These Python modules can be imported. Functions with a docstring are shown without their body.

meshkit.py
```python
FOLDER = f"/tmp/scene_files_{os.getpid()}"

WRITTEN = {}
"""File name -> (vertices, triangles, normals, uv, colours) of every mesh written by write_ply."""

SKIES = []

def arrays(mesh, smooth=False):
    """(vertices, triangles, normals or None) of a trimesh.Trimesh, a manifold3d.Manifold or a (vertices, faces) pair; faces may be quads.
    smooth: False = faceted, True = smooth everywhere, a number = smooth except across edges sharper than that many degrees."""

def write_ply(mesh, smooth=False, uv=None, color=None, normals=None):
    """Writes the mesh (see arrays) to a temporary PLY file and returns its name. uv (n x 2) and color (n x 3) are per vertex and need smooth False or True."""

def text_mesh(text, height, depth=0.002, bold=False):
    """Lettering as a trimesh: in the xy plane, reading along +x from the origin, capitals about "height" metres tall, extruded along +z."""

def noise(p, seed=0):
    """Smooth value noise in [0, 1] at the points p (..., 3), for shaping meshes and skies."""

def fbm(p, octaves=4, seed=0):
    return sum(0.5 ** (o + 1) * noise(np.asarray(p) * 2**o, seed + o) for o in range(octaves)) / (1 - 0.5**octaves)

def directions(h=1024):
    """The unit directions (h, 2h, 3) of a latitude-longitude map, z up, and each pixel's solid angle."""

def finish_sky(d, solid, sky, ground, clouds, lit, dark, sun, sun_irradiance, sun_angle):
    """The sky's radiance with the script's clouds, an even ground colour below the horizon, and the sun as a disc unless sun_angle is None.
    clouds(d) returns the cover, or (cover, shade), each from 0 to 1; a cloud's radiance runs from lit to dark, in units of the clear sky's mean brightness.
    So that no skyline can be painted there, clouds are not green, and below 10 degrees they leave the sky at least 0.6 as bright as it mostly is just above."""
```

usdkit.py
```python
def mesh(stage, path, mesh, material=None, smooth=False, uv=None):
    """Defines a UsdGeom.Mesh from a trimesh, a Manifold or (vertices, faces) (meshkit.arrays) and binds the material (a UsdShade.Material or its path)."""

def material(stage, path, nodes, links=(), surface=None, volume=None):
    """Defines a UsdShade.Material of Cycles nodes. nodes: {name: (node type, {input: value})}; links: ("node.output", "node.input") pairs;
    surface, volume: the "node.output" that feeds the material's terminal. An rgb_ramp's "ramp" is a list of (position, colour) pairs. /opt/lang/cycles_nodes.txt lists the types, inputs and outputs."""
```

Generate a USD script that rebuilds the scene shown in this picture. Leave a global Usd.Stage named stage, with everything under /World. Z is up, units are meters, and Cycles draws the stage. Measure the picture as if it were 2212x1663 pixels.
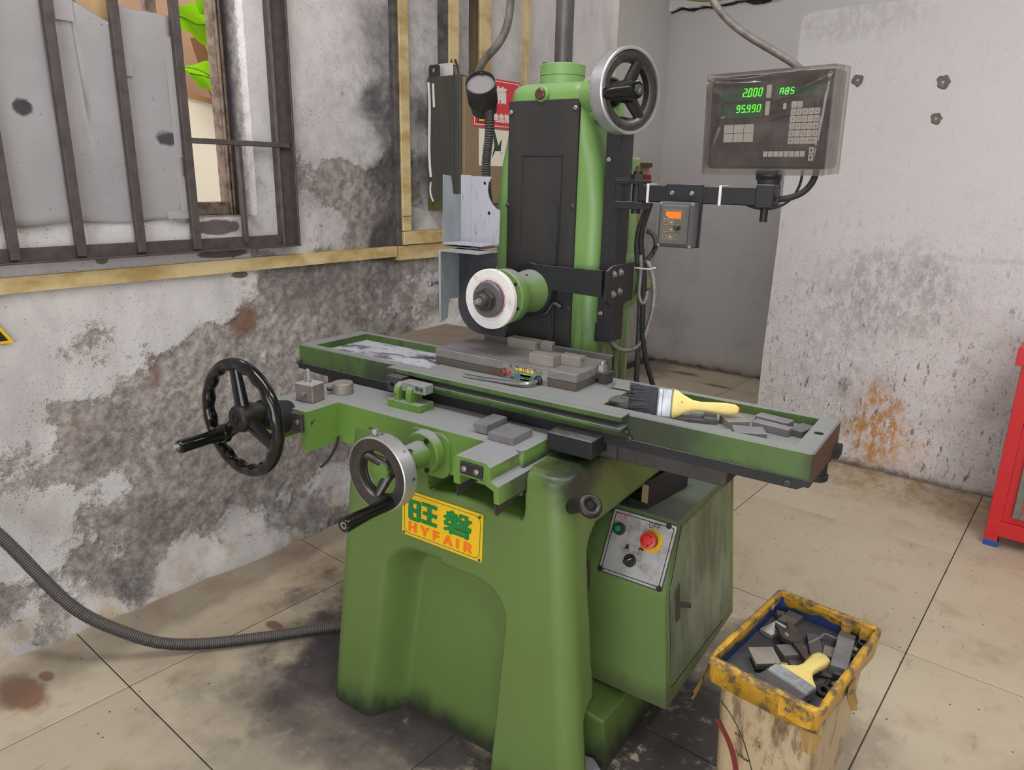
import glob, math
import numpy as np
import trimesh, usdkit, meshkit
import manifold3d as m3
import shapely.geometry as sg
from shapely import affinity
from shapely.ops import unary_union
from pxr import Usd, UsdGeom, UsdLux, UsdShade, Gf, Sdf, Vt

# ---------------------------------------------------------------- stage, camera, light, exposure
stage = Usd.Stage.CreateInMemory()
UsdGeom.SetStageUpAxis(stage, 'Z')
UsdGeom.SetStageMetersPerUnit(stage, 1.0)
UsdGeom.Xform.Define(stage, '/World')
rng = np.random.default_rng(7)
PI = math.pi
ROOMROT = -5.2203          # the room's axes, turned against the machine's (the world's) axes, degrees about z

def define_camera():
    yaw, pitch, roll = -0.687309231 + math.radians(5.22030681), 0.280009980, 0.0211377878
    f = np.array([math.sin(yaw) * math.cos(pitch), math.cos(yaw) * math.cos(pitch), -math.sin(pitch)])
    r = np.array([math.cos(yaw), -math.sin(yaw), 0.0])
    u = np.cross(r, f)
    c, s = math.cos(roll), math.sin(roll)
    r, u = c * r + s * u, -s * r + c * u
    cam = UsdGeom.Camera.Define(stage, '/World/camera')
    m = Gf.Matrix4d(*r, 0, *u, 0, *(-f), 0, 0.0, 0.0, 1.365, 1)
    cam.AddTransformOp().Set(m)
    cam.CreateHorizontalApertureAttr(36.0)
    cam.CreateVerticalApertureAttr(36.0 * 1663 / 2212)
    cam.CreateFocalLengthAttr(36.0 * 1557.448 / 2212)
    cam.CreateExposureAttr(EXPOSURE)
    return cam

EXPOSURE = 0.40
define_camera()

def rect_light(name, loc, size, power, color, rotz=0.0, down=True, rotx=None):
    l = UsdLux.RectLight.Define(stage, '/World/' + name)
    l.CreateWidthAttr(size[0]); l.CreateHeightAttr(size[1])
    l.CreateIntensityAttr(power); l.CreateColorAttr(Gf.Vec3f(*color))
    l.AddTranslateOp().Set(Gf.Vec3d(*loc)); l.AddRotateZOp().Set(rotz)
    if rotx: l.AddRotateXOp().Set(rotx)
    return l

dome = UsdLux.DomeLight.Define(stage, '/World/sky_light')
dome.CreateIntensityAttr(1.3); dome.CreateColorAttr(Gf.Vec3f(0.93, 0.96, 1.0))
sun = UsdLux.DistantLight.Define(stage, '/World/sun_light')
sun.CreateIntensityAttr(40.0); sun.CreateAngleAttr(1.5); sun.CreateColorAttr(Gf.Vec3f(1.0, 0.88, 0.66))
sun.AddRotateZOp().Set(ROOMROT); sun.AddRotateYOp().Set(24.0)      # high, coming over the roof into the yard outside the window
# fluorescent fittings under the ceiling (outside the frame)
rect_light('tube_light_a', (-0.75, 0.85, 2.92), (1.5, 0.3), 17.0, (1.0, 0.985, 0.96), 8)
rect_light('tube_light_b', (0.75, 2.1, 2.92), (1.5, 0.3), 13.0, (1.0, 0.985, 0.96), 80)
rect_light('tube_light_c', (1.6, -0.6, 2.92), (1.5, 0.3), 13.0, (1.0, 0.985, 0.96), 8)
rect_light('tube_light_d', (-1.1, 4.2, 2.92), (1.2, 0.3), 7.0, (1.0, 0.985, 0.96), 8)

# ---------------------------------------------------------------- names and prims
_used = {}
def numbered(parent, name):
    k = (parent, name)
    n = _used.get(k, 0); _used[k] = n + 1
    return name if n == 0 else f'{name}_{n:03d}'

class Thing:
    """An Xform at a thing's base; parts are given in world coordinates and stored in the thing's own."""
    def __init__(self, name, label=None, cat=None, group=None, loc=(0, 0, 0), rotz=0.0, kind=None):
        self.path = '/World/' + numbered('/World', name)
        x = UsdGeom.Xform.Define(stage, self.path)
        x.AddTranslateOp().Set(Gf.Vec3d(*map(float, loc)))
        if rotz: x.AddRotateZOp().Set(float(rotz))
        self.prim = x.GetPrim()
        a = math.radians(rotz)
        self.inv = np.linalg.inv(trimesh.transformations.translation_matrix(loc) @ trimesh.transformations.rotation_matrix(a, [0, 0, 1]))
        tag(self.prim, label, cat, group, kind)
    def part(self, name, mesh, mat, parent=None, smooth=30, label=None, kind=None, local=False):
        base = parent or self.path
        p = base + '/' + numbered(base, name)
        v, f = tv(mesh)
        if not local:
            v = v @ self.inv[:3, :3].T + self.inv[:3, 3]
        m = usdkit.mesh(stage, p, trimesh.Trimesh(v, f, process=False), mat, smooth=smooth)
        if label: m.GetPrim().SetCustomDataByKey('label', label)
        if kind: m.GetPrim().SetCustomDataByKey('kind', kind)
        return p

def tag(prim, label=None, cat=None, group=None, kind=None):
    for k, v in (('label', label), ('category', cat), ('group', group), ('kind', kind)):
        if v: prim.SetCustomDataByKey(k, v)

def single(name, mesh, mat, label, cat, group=None, smooth=30):
    p = '/World/' + numbered('/World', name)
    m = usdkit.mesh(stage, p, trimesh.Trimesh(*tv(mesh), process=False), mat, smooth=smooth)
    tag(m.GetPrim(), label, cat, group)
    return p

# ---------------------------------------------------------------- mesh helpers
def tv(mesh):
    if isinstance(mesh, (list,)) and mesh and not isinstance(mesh[0], np.ndarray):
        mesh = cat(*mesh)
    if hasattr(mesh, 'to_mesh'):
        k = mesh.to_mesh(); return np.array(k.vert_properties[:, :3], float), np.array(k.tri_verts, int)
    if isinstance(mesh, tuple):
        v, f = np.asarray(mesh[0], float), np.asarray(mesh[1], int)
        if f.shape[1] == 4: f = np.vstack([f[:, [0, 1, 2]], f[:, [0, 2, 3]]])
        return v, f
    return np.array(mesh.vertices, float), np.array(mesh.faces, int)

def cat(*ms):
    vs, fs, n = [], [], 0
    for m in ms:
        v, f = tv(m); vs.append(v); fs.append(f + n); n += len(v)
    return trimesh.Trimesh(np.vstack(vs), np.vstack(fs), process=False)

def xf(mesh, M):
    v, f = tv(mesh); M = np.asarray(M, float)
    if np.linalg.det(M[:3, :3]) < 0: f = f[:, ::-1]
    return trimesh.Trimesh(v @ M[:3, :3].T + M[:3, 3], f, process=False)

def frame(o, x, y):
    x = np.array(x, float); x /= np.linalg.norm(x)
    y = np.array(y, float); y -= x * (x @ y); y /= np.linalg.norm(y)
    M = np.eye(4); M[:3, 0] = x; M[:3, 1] = y; M[:3, 2] = np.cross(x, y); M[:3, 3] = o
    return M

def rotz(mesh, deg, c=(0, 0, 0)):
    return xf(mesh, trimesh.transformations.rotation_matrix(math.radians(deg), [0, 0, 1], c))

def rot(mesh, deg, axis, c=(0, 0, 0)):
    return xf(mesh, trimesh.transformations.rotation_matrix(math.radians(deg), axis, c))

def move(mesh, d):
    v, f = tv(mesh); return trimesh.Trimesh(v + np.asarray(d, float), f, process=False)

def hull(pts):
    return trimesh.convex.convex_hull(np.asarray(pts, float))

def box(x0, x1, y0, y1, z0, z1, b=0.0015):
    b = min(b, abs(x1 - x0) / 2.2, abs(y1 - y0) / 2.2, abs(z1 - z0) / 2.2)
    if b <= 0:
        m = trimesh.creation.box([abs(x1 - x0), abs(y1 - y0), abs(z1 - z0)]); m.apply_translation([(x0 + x1) / 2, (y0 + y1) / 2, (z0 + z1) / 2]); return m
    p = []
    for X, sx in ((x0, 1), (x1, -1)):
        for Y, sy in ((y0, 1), (y1, -1)):
            for Z, sz in ((z0, 1), (z1, -1)):
                p += [(X + sx * b, Y + sy * b, Z), (X + sx * b, Y, Z + sz * b), (X, Y + sy * b, Z + sz * b)]
    return hull(p)

def plain(x0, x1, y0, y1, z0, z1): return box(x0, x1, y0, y1, z0, z1, 0)

def basis(axis):
    a = np.array(axis, float); a /= np.linalg.norm(a)
    t = np.array([0, 0, 1.0]) if abs(a[2]) < 0.9 else np.array([1.0, 0, 0])
    u = np.cross(t, a); u /= np.linalg.norm(u)
    return a, u, np.cross(a, u)

def lathe(profile, o, axis, n=40, closed=False):
    """profile: (distance along the axis, radius) pairs from one end to the other."""
    a, u, w = basis(axis)
    o = np.asarray(o, float)
    ang = np.arange(n) * 2 * PI / n
    ring = np.cos(ang)[:, None] * u + np.sin(ang)[:, None] * w
    P = list(profile)
    V = np.vstack([o + a * d + ring * max(r, 1e-6) for d, r in P])
    F = []
    m = len(P)
    for i in range(m if closed else m - 1):
        j = (i + 1) % m
        for k in range(n):
            k2 = (k + 1) % n
            F += [(i * n + k, i * n + k2, j * n + k2), (i * n + k, j * n + k2, j * n + k)]
    if not closed:
        for i, flip in ((0, True), (m - 1, False)):
            c = len(V); V = np.vstack([V, o + a * P[i][0]])
            for k in range(n):
                k2 = (k + 1) % n
                F.append((c, i * n + k2, i * n + k) if flip else (c, i * n + k, i * n + k2))
    return trimesh.Trimesh(V, np.array(F), process=False)

def cyl(p0, p1, r0, r1=None, n=32, b=0.0):
    p0, p1 = np.array(p0, float), np.array(p1, float)
    r1 = r0 if r1 is None else r1
    L = np.linalg.norm(p1 - p0)
    prof = [(0, r0), (L, r1)] if not b else [(0, r0 - b), (b, r0), (L - b, r1), (L, r1 - b)]
    return lathe(prof, p0, p1 - p0, n)

def spline(pts, n=40):
    from scipy.interpolate import CubicSpline
    p = np.array(pts, float)
    t = np.r_[0, np.cumsum(np.linalg.norm(np.diff(p, axis=0), axis=1))]
    return CubicSpline(t, p)(np.linspace(0, t[-1], n))

def tube(path, r, n=12, ribs=None, depth=0.12):
    """A tube along a polyline; ribs: spacing of the corrugation in metres."""
    p = np.array(path, float)
    if ribs:
        d = np.r_[0, np.cumsum(np.linalg.norm(np.diff(p, axis=0), axis=1))]
        k = int(d[-1] / ribs) * 4
        s = np.linspace(0, d[-1], k + 1)
        p = np.stack([np.interp(s, d, p[:, i]) for i in range(3)], 1)
        rad = r * (1 - depth * np.array([0, 0, 1, 1])[np.arange(k + 1) % 4])
    else:
        rad = np.full(len(p), float(r))
    t = np.gradient(p, axis=0); t /= np.linalg.norm(t, axis=1, keepdims=True) + 1e-12
    u = np.zeros_like(p)
    u0 = np.cross(t[0], [0, 0, 1.0]) if abs(t[0][2]) < 0.9 else np.cross(t[0], [1.0, 0, 0])
    u0 /= np.linalg.norm(u0)
    for i in range(len(p)):
        u0 = u0 - t[i] * (u0 @ t[i]); u0 /= np.linalg.norm(u0); u[i] = u0
    w = np.cross(t, u)
    ang = np.arange(n) * 2 * PI / n
    V = (p[:, None] + rad[:, None, None] * (np.cos(ang)[None, :, None] * u[:, None] + np.sin(ang)[None, :, None] * w[:, None])).reshape(-1, 3)
    i, j = np.meshgrid(np.arange(len(p) - 1), np.arange(n), indexing='ij')
    a, b2, c, d2 = i * n + j, i * n + (j + 1) % n, (i + 1) * n + (j + 1) % n, (i + 1) * n + j
    F = np.vstack([np.stack([a, b2, c], -1).reshape(-1, 3), np.stack([a, c, d2], -1).reshape(-1, 3)])
    V = np.vstack([V, p[0], p[-1]]); e = len(V)
    k = np.arange(n)
    F = np.vstack([F, np.stack([np.full(n, e - 2), (k + 1) % n, k], 1), np.stack([np.full(n, e - 1), (len(p) - 1) * n + k, (len(p) - 1) * n + (k + 1) % n], 1)])
    return trimesh.Trimesh(V, F, process=False)

def prism(poly, h, M=None):
    """Extrudes a shapely polygon by h along +z, then places it with the 4x4 matrix M."""
    if not hasattr(poly, 'exterior') and not hasattr(poly, 'geoms'): poly = sg.Polygon(poly)
    ms = [trimesh.creation.extrude_polygon(g, h, engine='earcut') for g in getattr(poly, 'geoms', [poly])]
    m = cat(*ms)
    return m if M is None else xf(m, M)

def XZ(y): return frame((0, y, 0), (1, 0, 0), (0, 0, 1))            # (x, z) drawing; extrudes towards -y from y
def YZ(x): return frame((x, 0, 0), (0, 1, 0), (0, 0, 1))            # (y, z) drawing; extrudes towards +x from x
def XY(z): return frame((0, 0, z), (1, 0, 0), (0, 1, 0))

def rrect(x0, y0, x1, y1, r, q=6):
    r = min(r, (x1 - x0) / 2.01, (y1 - y0) / 2.01)
    return sg.box(x0 + r, y0 + r, x1 - r, y1 - r).buffer(r, quad_segs=q)

def circle(x, y, r, q=10): return sg.Point(x, y).buffer(r, quad_segs=q)

def man(mesh):
    v, f = tv(mesh)
    m = trimesh.Trimesh(v, f); m.merge_vertices()
    return m3.Manifold(m3.Mesh(np.asarray(m.vertices, np.float32), np.asarray(m.faces, np.uint32)))

def sub(a, *bs):
    a = man(a)
    for b in bs: a = a - man(b)
    return trimesh.Trimesh(*tv(a), process=False)

def add(a, *bs):
    a = man(a)
    for b in bs: a = a + man(b)
    return trimesh.Trimesh(*tv(a), process=False)

_fonts = {}
def text(s, height, depth=0.0006, cjk=False, bold=0, wide=1.0):
    """Lettering in the xy plane from the origin, reading along +x, extruded along +z; None where the font is missing."""
    from PIL import Image, ImageDraw, ImageFont
    found = glob.glob('/opt/blender-*/*/datafiles/fonts/' + ('Noto Sans CJK Regular.woff2' if cjk else 'Inter.woff2'))
    if not found: return None
    font = _fonts.setdefault(cjk, ImageFont.truetype(found[0], 96))
    x0, y0, x1, y1 = font.getbbox(s, anchor='ls', stroke_width=bold)
    im = Image.new('L', (x1 - x0 + 8, y1 - y0 + 8))
    ImageDraw.Draw(im).text((4 - x0, 4 - y0), s, 255, font, anchor='ls', stroke_width=bold)
    on = np.pad(np.asarray(im) > 127, ((0, 0), (1, 1))).astype(np.int8)
    rows, st = np.nonzero(np.diff(on, axis=1) == 1)
    en = np.nonzero(np.diff(on, axis=1) == -1)[1]
    shp = unary_union([sg.box(a, -r - 1, b, -r) for r, a, b in zip(rows, st, en)]).buffer(0.6).buffer(-0.6).simplify(0.7)
    a, b, c, d = shp.bounds
    k = height / ((d - b) if cjk else 70.0)
    shp = affinity.affine_transform(shp, [k * wide, 0, 0, k, -a * k * wide, (-b if cjk else (4 - y0)) * k])
    return prism(shp, depth)

def sm(a, b, x):
    t = np.clip((np.asarray(x, float) - a) / (b - a), 0, 1); return t * t * (3 - 2 * t)

# ---------------------------------------------------------------- materials
def S(r, g, b):
    c = np.array([r, g, b], float) / 255
    return tuple(np.where(c <= 0.04045, c / 12.92, ((c + 0.055) / 1.055) ** 2.4))

class G:
    def __init__(self): self.n, self.l, self.c = {}, [], 0
    def a(self, kind, out, **inp):
        self.c += 1; nm = f'n{self.c}'; vals = {}
        for k, v in inp.items():
            if isinstance(v, str) and '.' in v: self.l.append((v, f'{nm}.{k}'))
            else: vals[k] = v
        self.n[nm] = (kind, vals)
        return f'{nm}.{out}'
    def pos(self): return self.a('geometry', 'position')
    def up(self):
        return self.a('separate_xyz', 'z', vector=self.a('geometry', 'normal'))
    def xyz(self, i):
        return self.a('separate_xyz', 'xyz'[i], vector=self.pos())
    def attr(self, n): return self.a('attribute', 'fac', attribute=n)
    def noise(self, scale, detail=3.0, rough=0.55, stretch=None, off=0.0, dist=0.0, turn=None):
        v = self.pos()
        if stretch or off or turn:
            kw = dict(vector=v, mapping_type='point', location=(off, off * 1.7, off * 0.6), scale=stretch or (1, 1, 1))
            if turn: kw['rotation'] = turn
            v = self.a('mapping', 'vector', **kw)
        return self.a('noise_texture', 'fac', vector=v, scale=scale, detail=detail, roughness=rough, distortion=dist)
    def vor(self, scale, feature='f1', off=0.0):
        v = self.a('mapping', 'vector', vector=self.pos(), mapping_type='point', location=(off, off, off))
        return self.a('voronoi_texture', 'distance', vector=v, scale=scale, feature=feature)
    def math(self, t, x, y=0.0, clamp=False): return self.a('math', 'value', math_type=t, value1=x, value2=y, use_clamp=clamp)
    def mul(self, x, y): return self.math('multiply', x, y)
    def plus(self, x, y): return self.math('add', x, y)
    def minus(self, x, y): return self.math('subtract', x, y)
    def mx(self, x, y): return self.math('maximum', x, y)
    def mn(self, x, y): return self.math('minimum', x, y)
    def step(self, v, a, b):
        """0 at a, 1 at b (a may be above b)."""
        lo, hi, t0, t1 = (a, b, 0.0, 1.0) if a < b else (b, a, 1.0, 0.0)
        return self.a('map_range', 'result', range_type='smoothstep', value=v, from_min=lo, from_max=hi, to_min=t0, to_max=t1, clamp=True)
    def mix(self, f, x, y): return self.a('mix_color', 'result', fac=f, a=x, b=y)
    def ramp(self, f, stops): return self.a('rgb_ramp', 'color', fac=f, ramp=stops)
    def blob(self, c, r, amp=0.6, scale=9.0, soft=0.35, off=0.0):
        d = self.a('vector_math', 'vector', math_type='subtract', vector1=self.pos(), vector2=tuple(map(float, c)))
        d = self.a('vector_math', 'vector', math_type='divide', vector1=d, vector2=tuple(map(float, r)))
        L = self.a('vector_math', 'value', math_type='length', vector1=d)
        L = self.plus(L, self.mul(self.minus(self.noise(scale, 4.0, 0.6, off=off + 3.1), 0.5), amp * 2))
        return self.step(L, 1.0 + soft, 1.0 - soft)
    def surf(self, name, base, rough=0.5, metal=0.0, bump=None, strength=0.5, distance=0.002, **kw):
        if bump: kw['normal'] = self.a('bump', 'normal', height=bump, strength=strength, distance=distance)
        p = self.a('principled_bsdf', 'BSDF', base_color=base, roughness=rough, metallic=metal, **kw)
        return usdkit.material(stage, '/World/Looks/' + name, self.n, self.l, surface=p)

DUST = S(138, 136, 143)
def painted(name, c0, c1, dust=0.75, chips=0.1, rough=0.42, grime=0.35, dustcol=DUST, foot=False, extra=None):
    g = G()
    col = g.mix(g.noise(3.0, 3), c0, c1)
    gr = g.step(g.noise(7.0, 6, 0.65, stretch=(1, 1, .35), off=4.0), 0.52, 0.75)
    col = g.mix(g.mul(gr, grime), col, S(48, 48, 38))
    spk = g.step(g.vor(130.0), 0.13, 0.07)
    spk = g.mul(spk, g.step(g.noise(14.0, 2, off=2.0), 0.50, 0.62))
    col = g.mix(g.mul(spk, 0.75), col, S(30, 32, 24))
    if foot:      # oily black along the feet
        z = g.xyz(2)
        m = g.step(g.plus(z, g.mul(g.noise(16.0, 5, 0.7, stretch=(1, 1, .4)), 0.13)), 0.16, 0.07)
        col = g.mix(g.mul(m, 0.9), col, S(38, 36, 34))
        m2 = g.step(g.plus(z, g.mul(g.noise(9.0, 5, 0.7, off=8.0), 0.12)), 0.80, 0.875)
        m2 = g.mul(m2, g.step(g.plus(g.xyz(0), g.mul(g.noise(9.0, 4, off=1.0), 0.15)), -0.66, -0.60))
        col = g.mix(g.mul(m2, 0.9), col, S(34, 33, 33))
        bl = g.blob((-0.58, 1.18, .77), (.09, .12, .06), .5, 14.0)
        col = g.mix(g.mul(bl, .8), col, S(36, 35, 34))
    if extra: col = extra(g, col)
    if chips:
        ch = g.step(g.noise(26.0, 6, 0.62, off=6.0), 0.70 - chips * 0.4, 0.715 - chips * 0.4)
        col = g.mix(ch, col, S(72, 66, 62))
    d = g.mul(g.step(g.up(), 0.45, 0.9), dust)
    d = g.mul(d, g.step(g.noise(9.0, 6, 0.7, off=9.0), 0.22, 0.44))
    fine = g.step(g.noise(420.0, 2, off=3.0), 0.35, 0.65)
    d = g.mul(d, g.plus(0.78, g.mul(fine, 0.22)))
    col = g.mix(d, col, dustcol)
    r = g.plus(rough, g.mul(d, 0.45))
    return g.surf(name, col, r, bump=g.noise(160.0, 3), strength=0.12, distance=0.001)

def metal(name, c, rough=0.4, met=0.9, var=0.35, dust=0.0, scale=20.0, dark=None, brush=None, spots=None, dustcol=DUST):
    g = G()
    n = g.noise(scale, 5, 0.62, stretch=brush, off=float(len(name)))
    col = g.mix(g.mul(g.step(n, 0.35, 0.72), var), c, dark or tuple(np.array(c) * 0.35))
    if spots is not None:
        col = g.mix(g.step(g.noise(9.0, 6, 0.68, off=5.0), 0.56, 0.66), col, spots)
    m = met
    if dust:
        d = g.mul(g.step(g.up(), 0.3, 0.9), dust)
        d = g.mul(d, g.step(g.noise(15.0, 5, 0.7, off=2.0), 0.2, 0.6))
        d = g.plus(d, g.mul(g.step(g.noise(300.0, 2), 0.62, 0.72), dust * 0.25))
        col = g.mix(d, col, dustcol)
        m = g.mul(g.math('subtract', 1.0, d, True), met)
    r = g.plus(rough, g.mul(n, 0.15))
    return g.surf(name, col, r, m, bump=g.noise(scale * 7, 3, stretch=brush), strength=0.1, distance=0.001)

def flat(name, c, rough=0.5, met=0.0, var=0.12, scale=30.0, **kw):
    g = G()
    col = g.mix(g.mul(g.noise(scale, 4, off=1.3), var * 2), c, tuple(np.array(c) * 0.4))
    return g.surf(name, col, rough, met, **kw)

def emit(name, c, power, base=None):
    g = G()
    return g.surf(name, base or c, 0.4, emission_color=c, emission_strength=power)

GREEN, GREEN2 = S(96, 122, 62), S(84, 106, 52)
def saddle_wear(g, col):
    b = g.blob((-0.79, 1.12, .84), (.05, .07, .03), .7, 18.0, .12)
    col = g.mix(g.mul(b, .8), col, S(96, 88, 84))
    m = g.mul(g.step(g.xyz(0), -.775, -.745), g.step(g.plus(g.xyz(2), g.mul(g.noise(18.0, 5, .7), .03)), .835, .815))
    m = g.mul(m, g.step(g.plus(g.xyz(1), g.mul(g.noise(16.0, 5, .7), .12)), 1.08, 1.16))
    return g.mix(g.mul(m, .85), col, S(58, 56, 54))
def table_dirt(g, col):
    z, x = g.xyz(2), g.xyz(0)
    m = g.step(g.plus(z, g.mul(g.noise(14.0, 5, .7, stretch=(.5, .5, 1.5)), .035)), .884, .862)
    col = g.mix(g.mul(m, .75), col, S(34, 35, 30))
    m = g.step(g.noise(16.0, 6, .72, stretch=(1, 1, .6), off=11.0), .52, .66)
    col = g.mix(g.mul(m, .5), col, S(36, 38, 30))
    b = g.blob((-.53, 1.28, .88), (.10, .06, .06), .6, 14.0, .5)
    col = g.mix(g.mul(b, .8), col, S(40, 40, 38))
    b = g.blob((-1.25, 1.28, .87), (.07, .06, .05), .5, 14.0, .5)
    col = g.mix(g.mul(b, .8), col, S(44, 44, 42))
    b = g.blob((-.215, 1.40, .87), (.03, .2, .06), .5, 12.0, .5)
    return g.mix(g.mul(b, .8), col, S(48, 42, 34))
def box_dirt(g, col):
    z = g.xyz(2)
    m = g.step(g.plus(z, g.mul(g.noise(16.0, 5, .7, stretch=(1, 1, .4)), .09)), .275, .215)
    col = g.mix(g.mul(m, .6), col, S(70, 62, 50))
    m = g.step(g.plus(z, g.mul(g.noise(10.0, 5, .7), .08)), .50, .62)
    return g.mix(g.mul(m, .55), col, S(36, 36, 34))
def side_dirt(g, col):
    m = g.step(g.noise(9.0, 6, .7, stretch=(1, 1.4, .35), off=3.0), .44, .60)
    col = g.mix(g.mul(m, .6), col, S(46, 50, 40))
    m = g.step(g.noise(5.0, 3, .5, stretch=(1, 1, .5), off=6.0), .52, .66)
    return g.mix(g.mul(m, .4), col, S(150, 164, 140))
M = {}
M['green'] = painted('green_paint', GREEN, GREEN2, dust=0.0, chips=0.0, grime=0.22, foot=True)
M['green_saddle'] = painted('green_saddle_paint', S(106, 142, 66), S(92, 124, 56), dust=1.0, chips=0.14, grime=0.35, extra=saddle_wear)
M['green_table'] = painted('green_table_paint', S(80, 108, 54), S(64, 88, 42), dust=0.85, chips=0.10, grime=0.85, extra=table_dirt)
def column_grime(g, col):
    m = g.step(g.plus(g.xyz(2), g.mul(g.noise(8.0, 5, .65, stretch=(1, 1, .4)), .45)), 1.42, 1.05)
    m = g.mul(m, g.step(g.noise(14.0, 5, .65, stretch=(2.5, 2.5, .3), off=5.0), .3, .62))
    return g.mix(g.mul(m, .8), col, S(34, 34, 32))
M['green_column'] = painted('green_column_paint', S(114, 150, 84), S(104, 138, 76), dust=0.35, chips=0.05, grime=0.3, extra=column_grime)
M['green_box'] = painted('green_cabinet_paint', S(106, 132, 72), S(96, 120, 68), dust=0.7, chips=0.04, grime=0.55, dustcol=S(84, 86, 84), extra=box_dirt)
M['green_dull'] = painted('green_grey_paint', S(116, 130, 100), S(86, 102, 76), dust=0.0, chips=0.02, grime=0.95, extra=side_dirt)
M['green_head'] = painted('green_head_paint', S(118, 150, 88), S(108, 140, 82), dust=0.85, chips=0.05, grime=0.3, dustcol=S(140, 138, 142))
M['black_cover'] = metal('dark_cover_metal', S(44, 43, 43), 0.55, 0.25, 0.6, 0.25, 10.0, dark=S(58, 54, 50), brush=(1, 1, .25))
M['black_paint'] = metal('black_painted_metal', S(30, 30, 34), 0.45, 0.1, 0.4, 0.5, 14.0, dark=S(20, 20, 22), dustcol=S(150, 146, 148))
M['black_gloss'] = flat('black_gloss_plastic', S(15, 15, 16), 0.16, 0.0, 0.2)
M['black_matt'] = flat('black_matt_plastic', S(34, 33, 33), 0.6)
M['black_void'] = flat('black_greasy_metal', S(26, 25, 25), 0.7)
M['dark_steel'] = metal('dark_steel', S(74, 70, 68), 0.5, 0.4, 0.5, 0.25, 25.0)
M['steel'] = metal('machined_steel', S(150, 148, 146), 0.35, 0.6, 0.4, 0.0, 30.0)
M['steel_block'] = metal('ground_steel', S(132, 130, 132), 0.42, 0.35, 0.4, 0.12, 18.0)
M['steel_warm'] = metal('warm_ground_steel', S(150, 143, 134), 0.4, 0.35, 0.35, 0.08, 18.0)
M['steel_dark'] = metal('dark_ground_steel', S(100, 98, 97), 0.45, 0.35, 0.4, 0.1, 18.0)
M['steel_bright'] = metal('bright_steel', S(205, 205, 205), 0.3, 0.7, 0.25, 0.0, 22.0)
M['chrome'] = metal('polished_steel', S(190, 190, 192), 0.15, 1.0, 0.3, 0.0, 40.0)
M['aluminium'] = metal('satin_aluminium', S(190, 190, 194), 0.33, 0.75, 0.15, 0.0, 50.0)
M['cast'] = metal('cast_handwheel_metal', S(96, 92, 90), 0.32, 0.85, 0.45, 0.0, 60.0, dark=S(46, 44, 42))
M['cast_dark'] = metal('dark_cast_metal', S(58, 55, 53), 0.38, 0.7, 0.4, 0.1, 60.0)
def chuck_mat(name, c, spots):
    g = G()
    col = g.mix(g.mul(g.noise(8.0, 6, .7), .9), c, S(86, 80, 76))
    stripes = g.step(g.noise(90.0, 3, .5, stretch=(.06, 1, 1), off=2.0), .5, .62)
    col = g.mix(g.mul(stripes, .25), col, S(60, 58, 60))
    if spots: col = g.mix(g.step(g.noise(13.0, 5, .7, off=5.0), .5, .62), col, S(106, 80, 64))
    d = g.mul(g.step(g.up(), .5, .9), g.step(g.plus(g.xyz(0), g.mul(g.noise(8., 5, .6), .25)), -.86, -1.06))
    col = g.mix(g.mul(d, .75), col, S(128, 130, 142))
    return g.surf(name, col, .45, .3, bump=g.noise(120.0, 3, stretch=(.1, 1, 1)), strength=.1, distance=.001)
M['chuck_top'] = chuck_mat('chuck_top_steel', S(158, 154, 156), False)
M['chuck_body'] = chuck_mat('chuck_body_steel', S(108, 98, 90), True)
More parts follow.
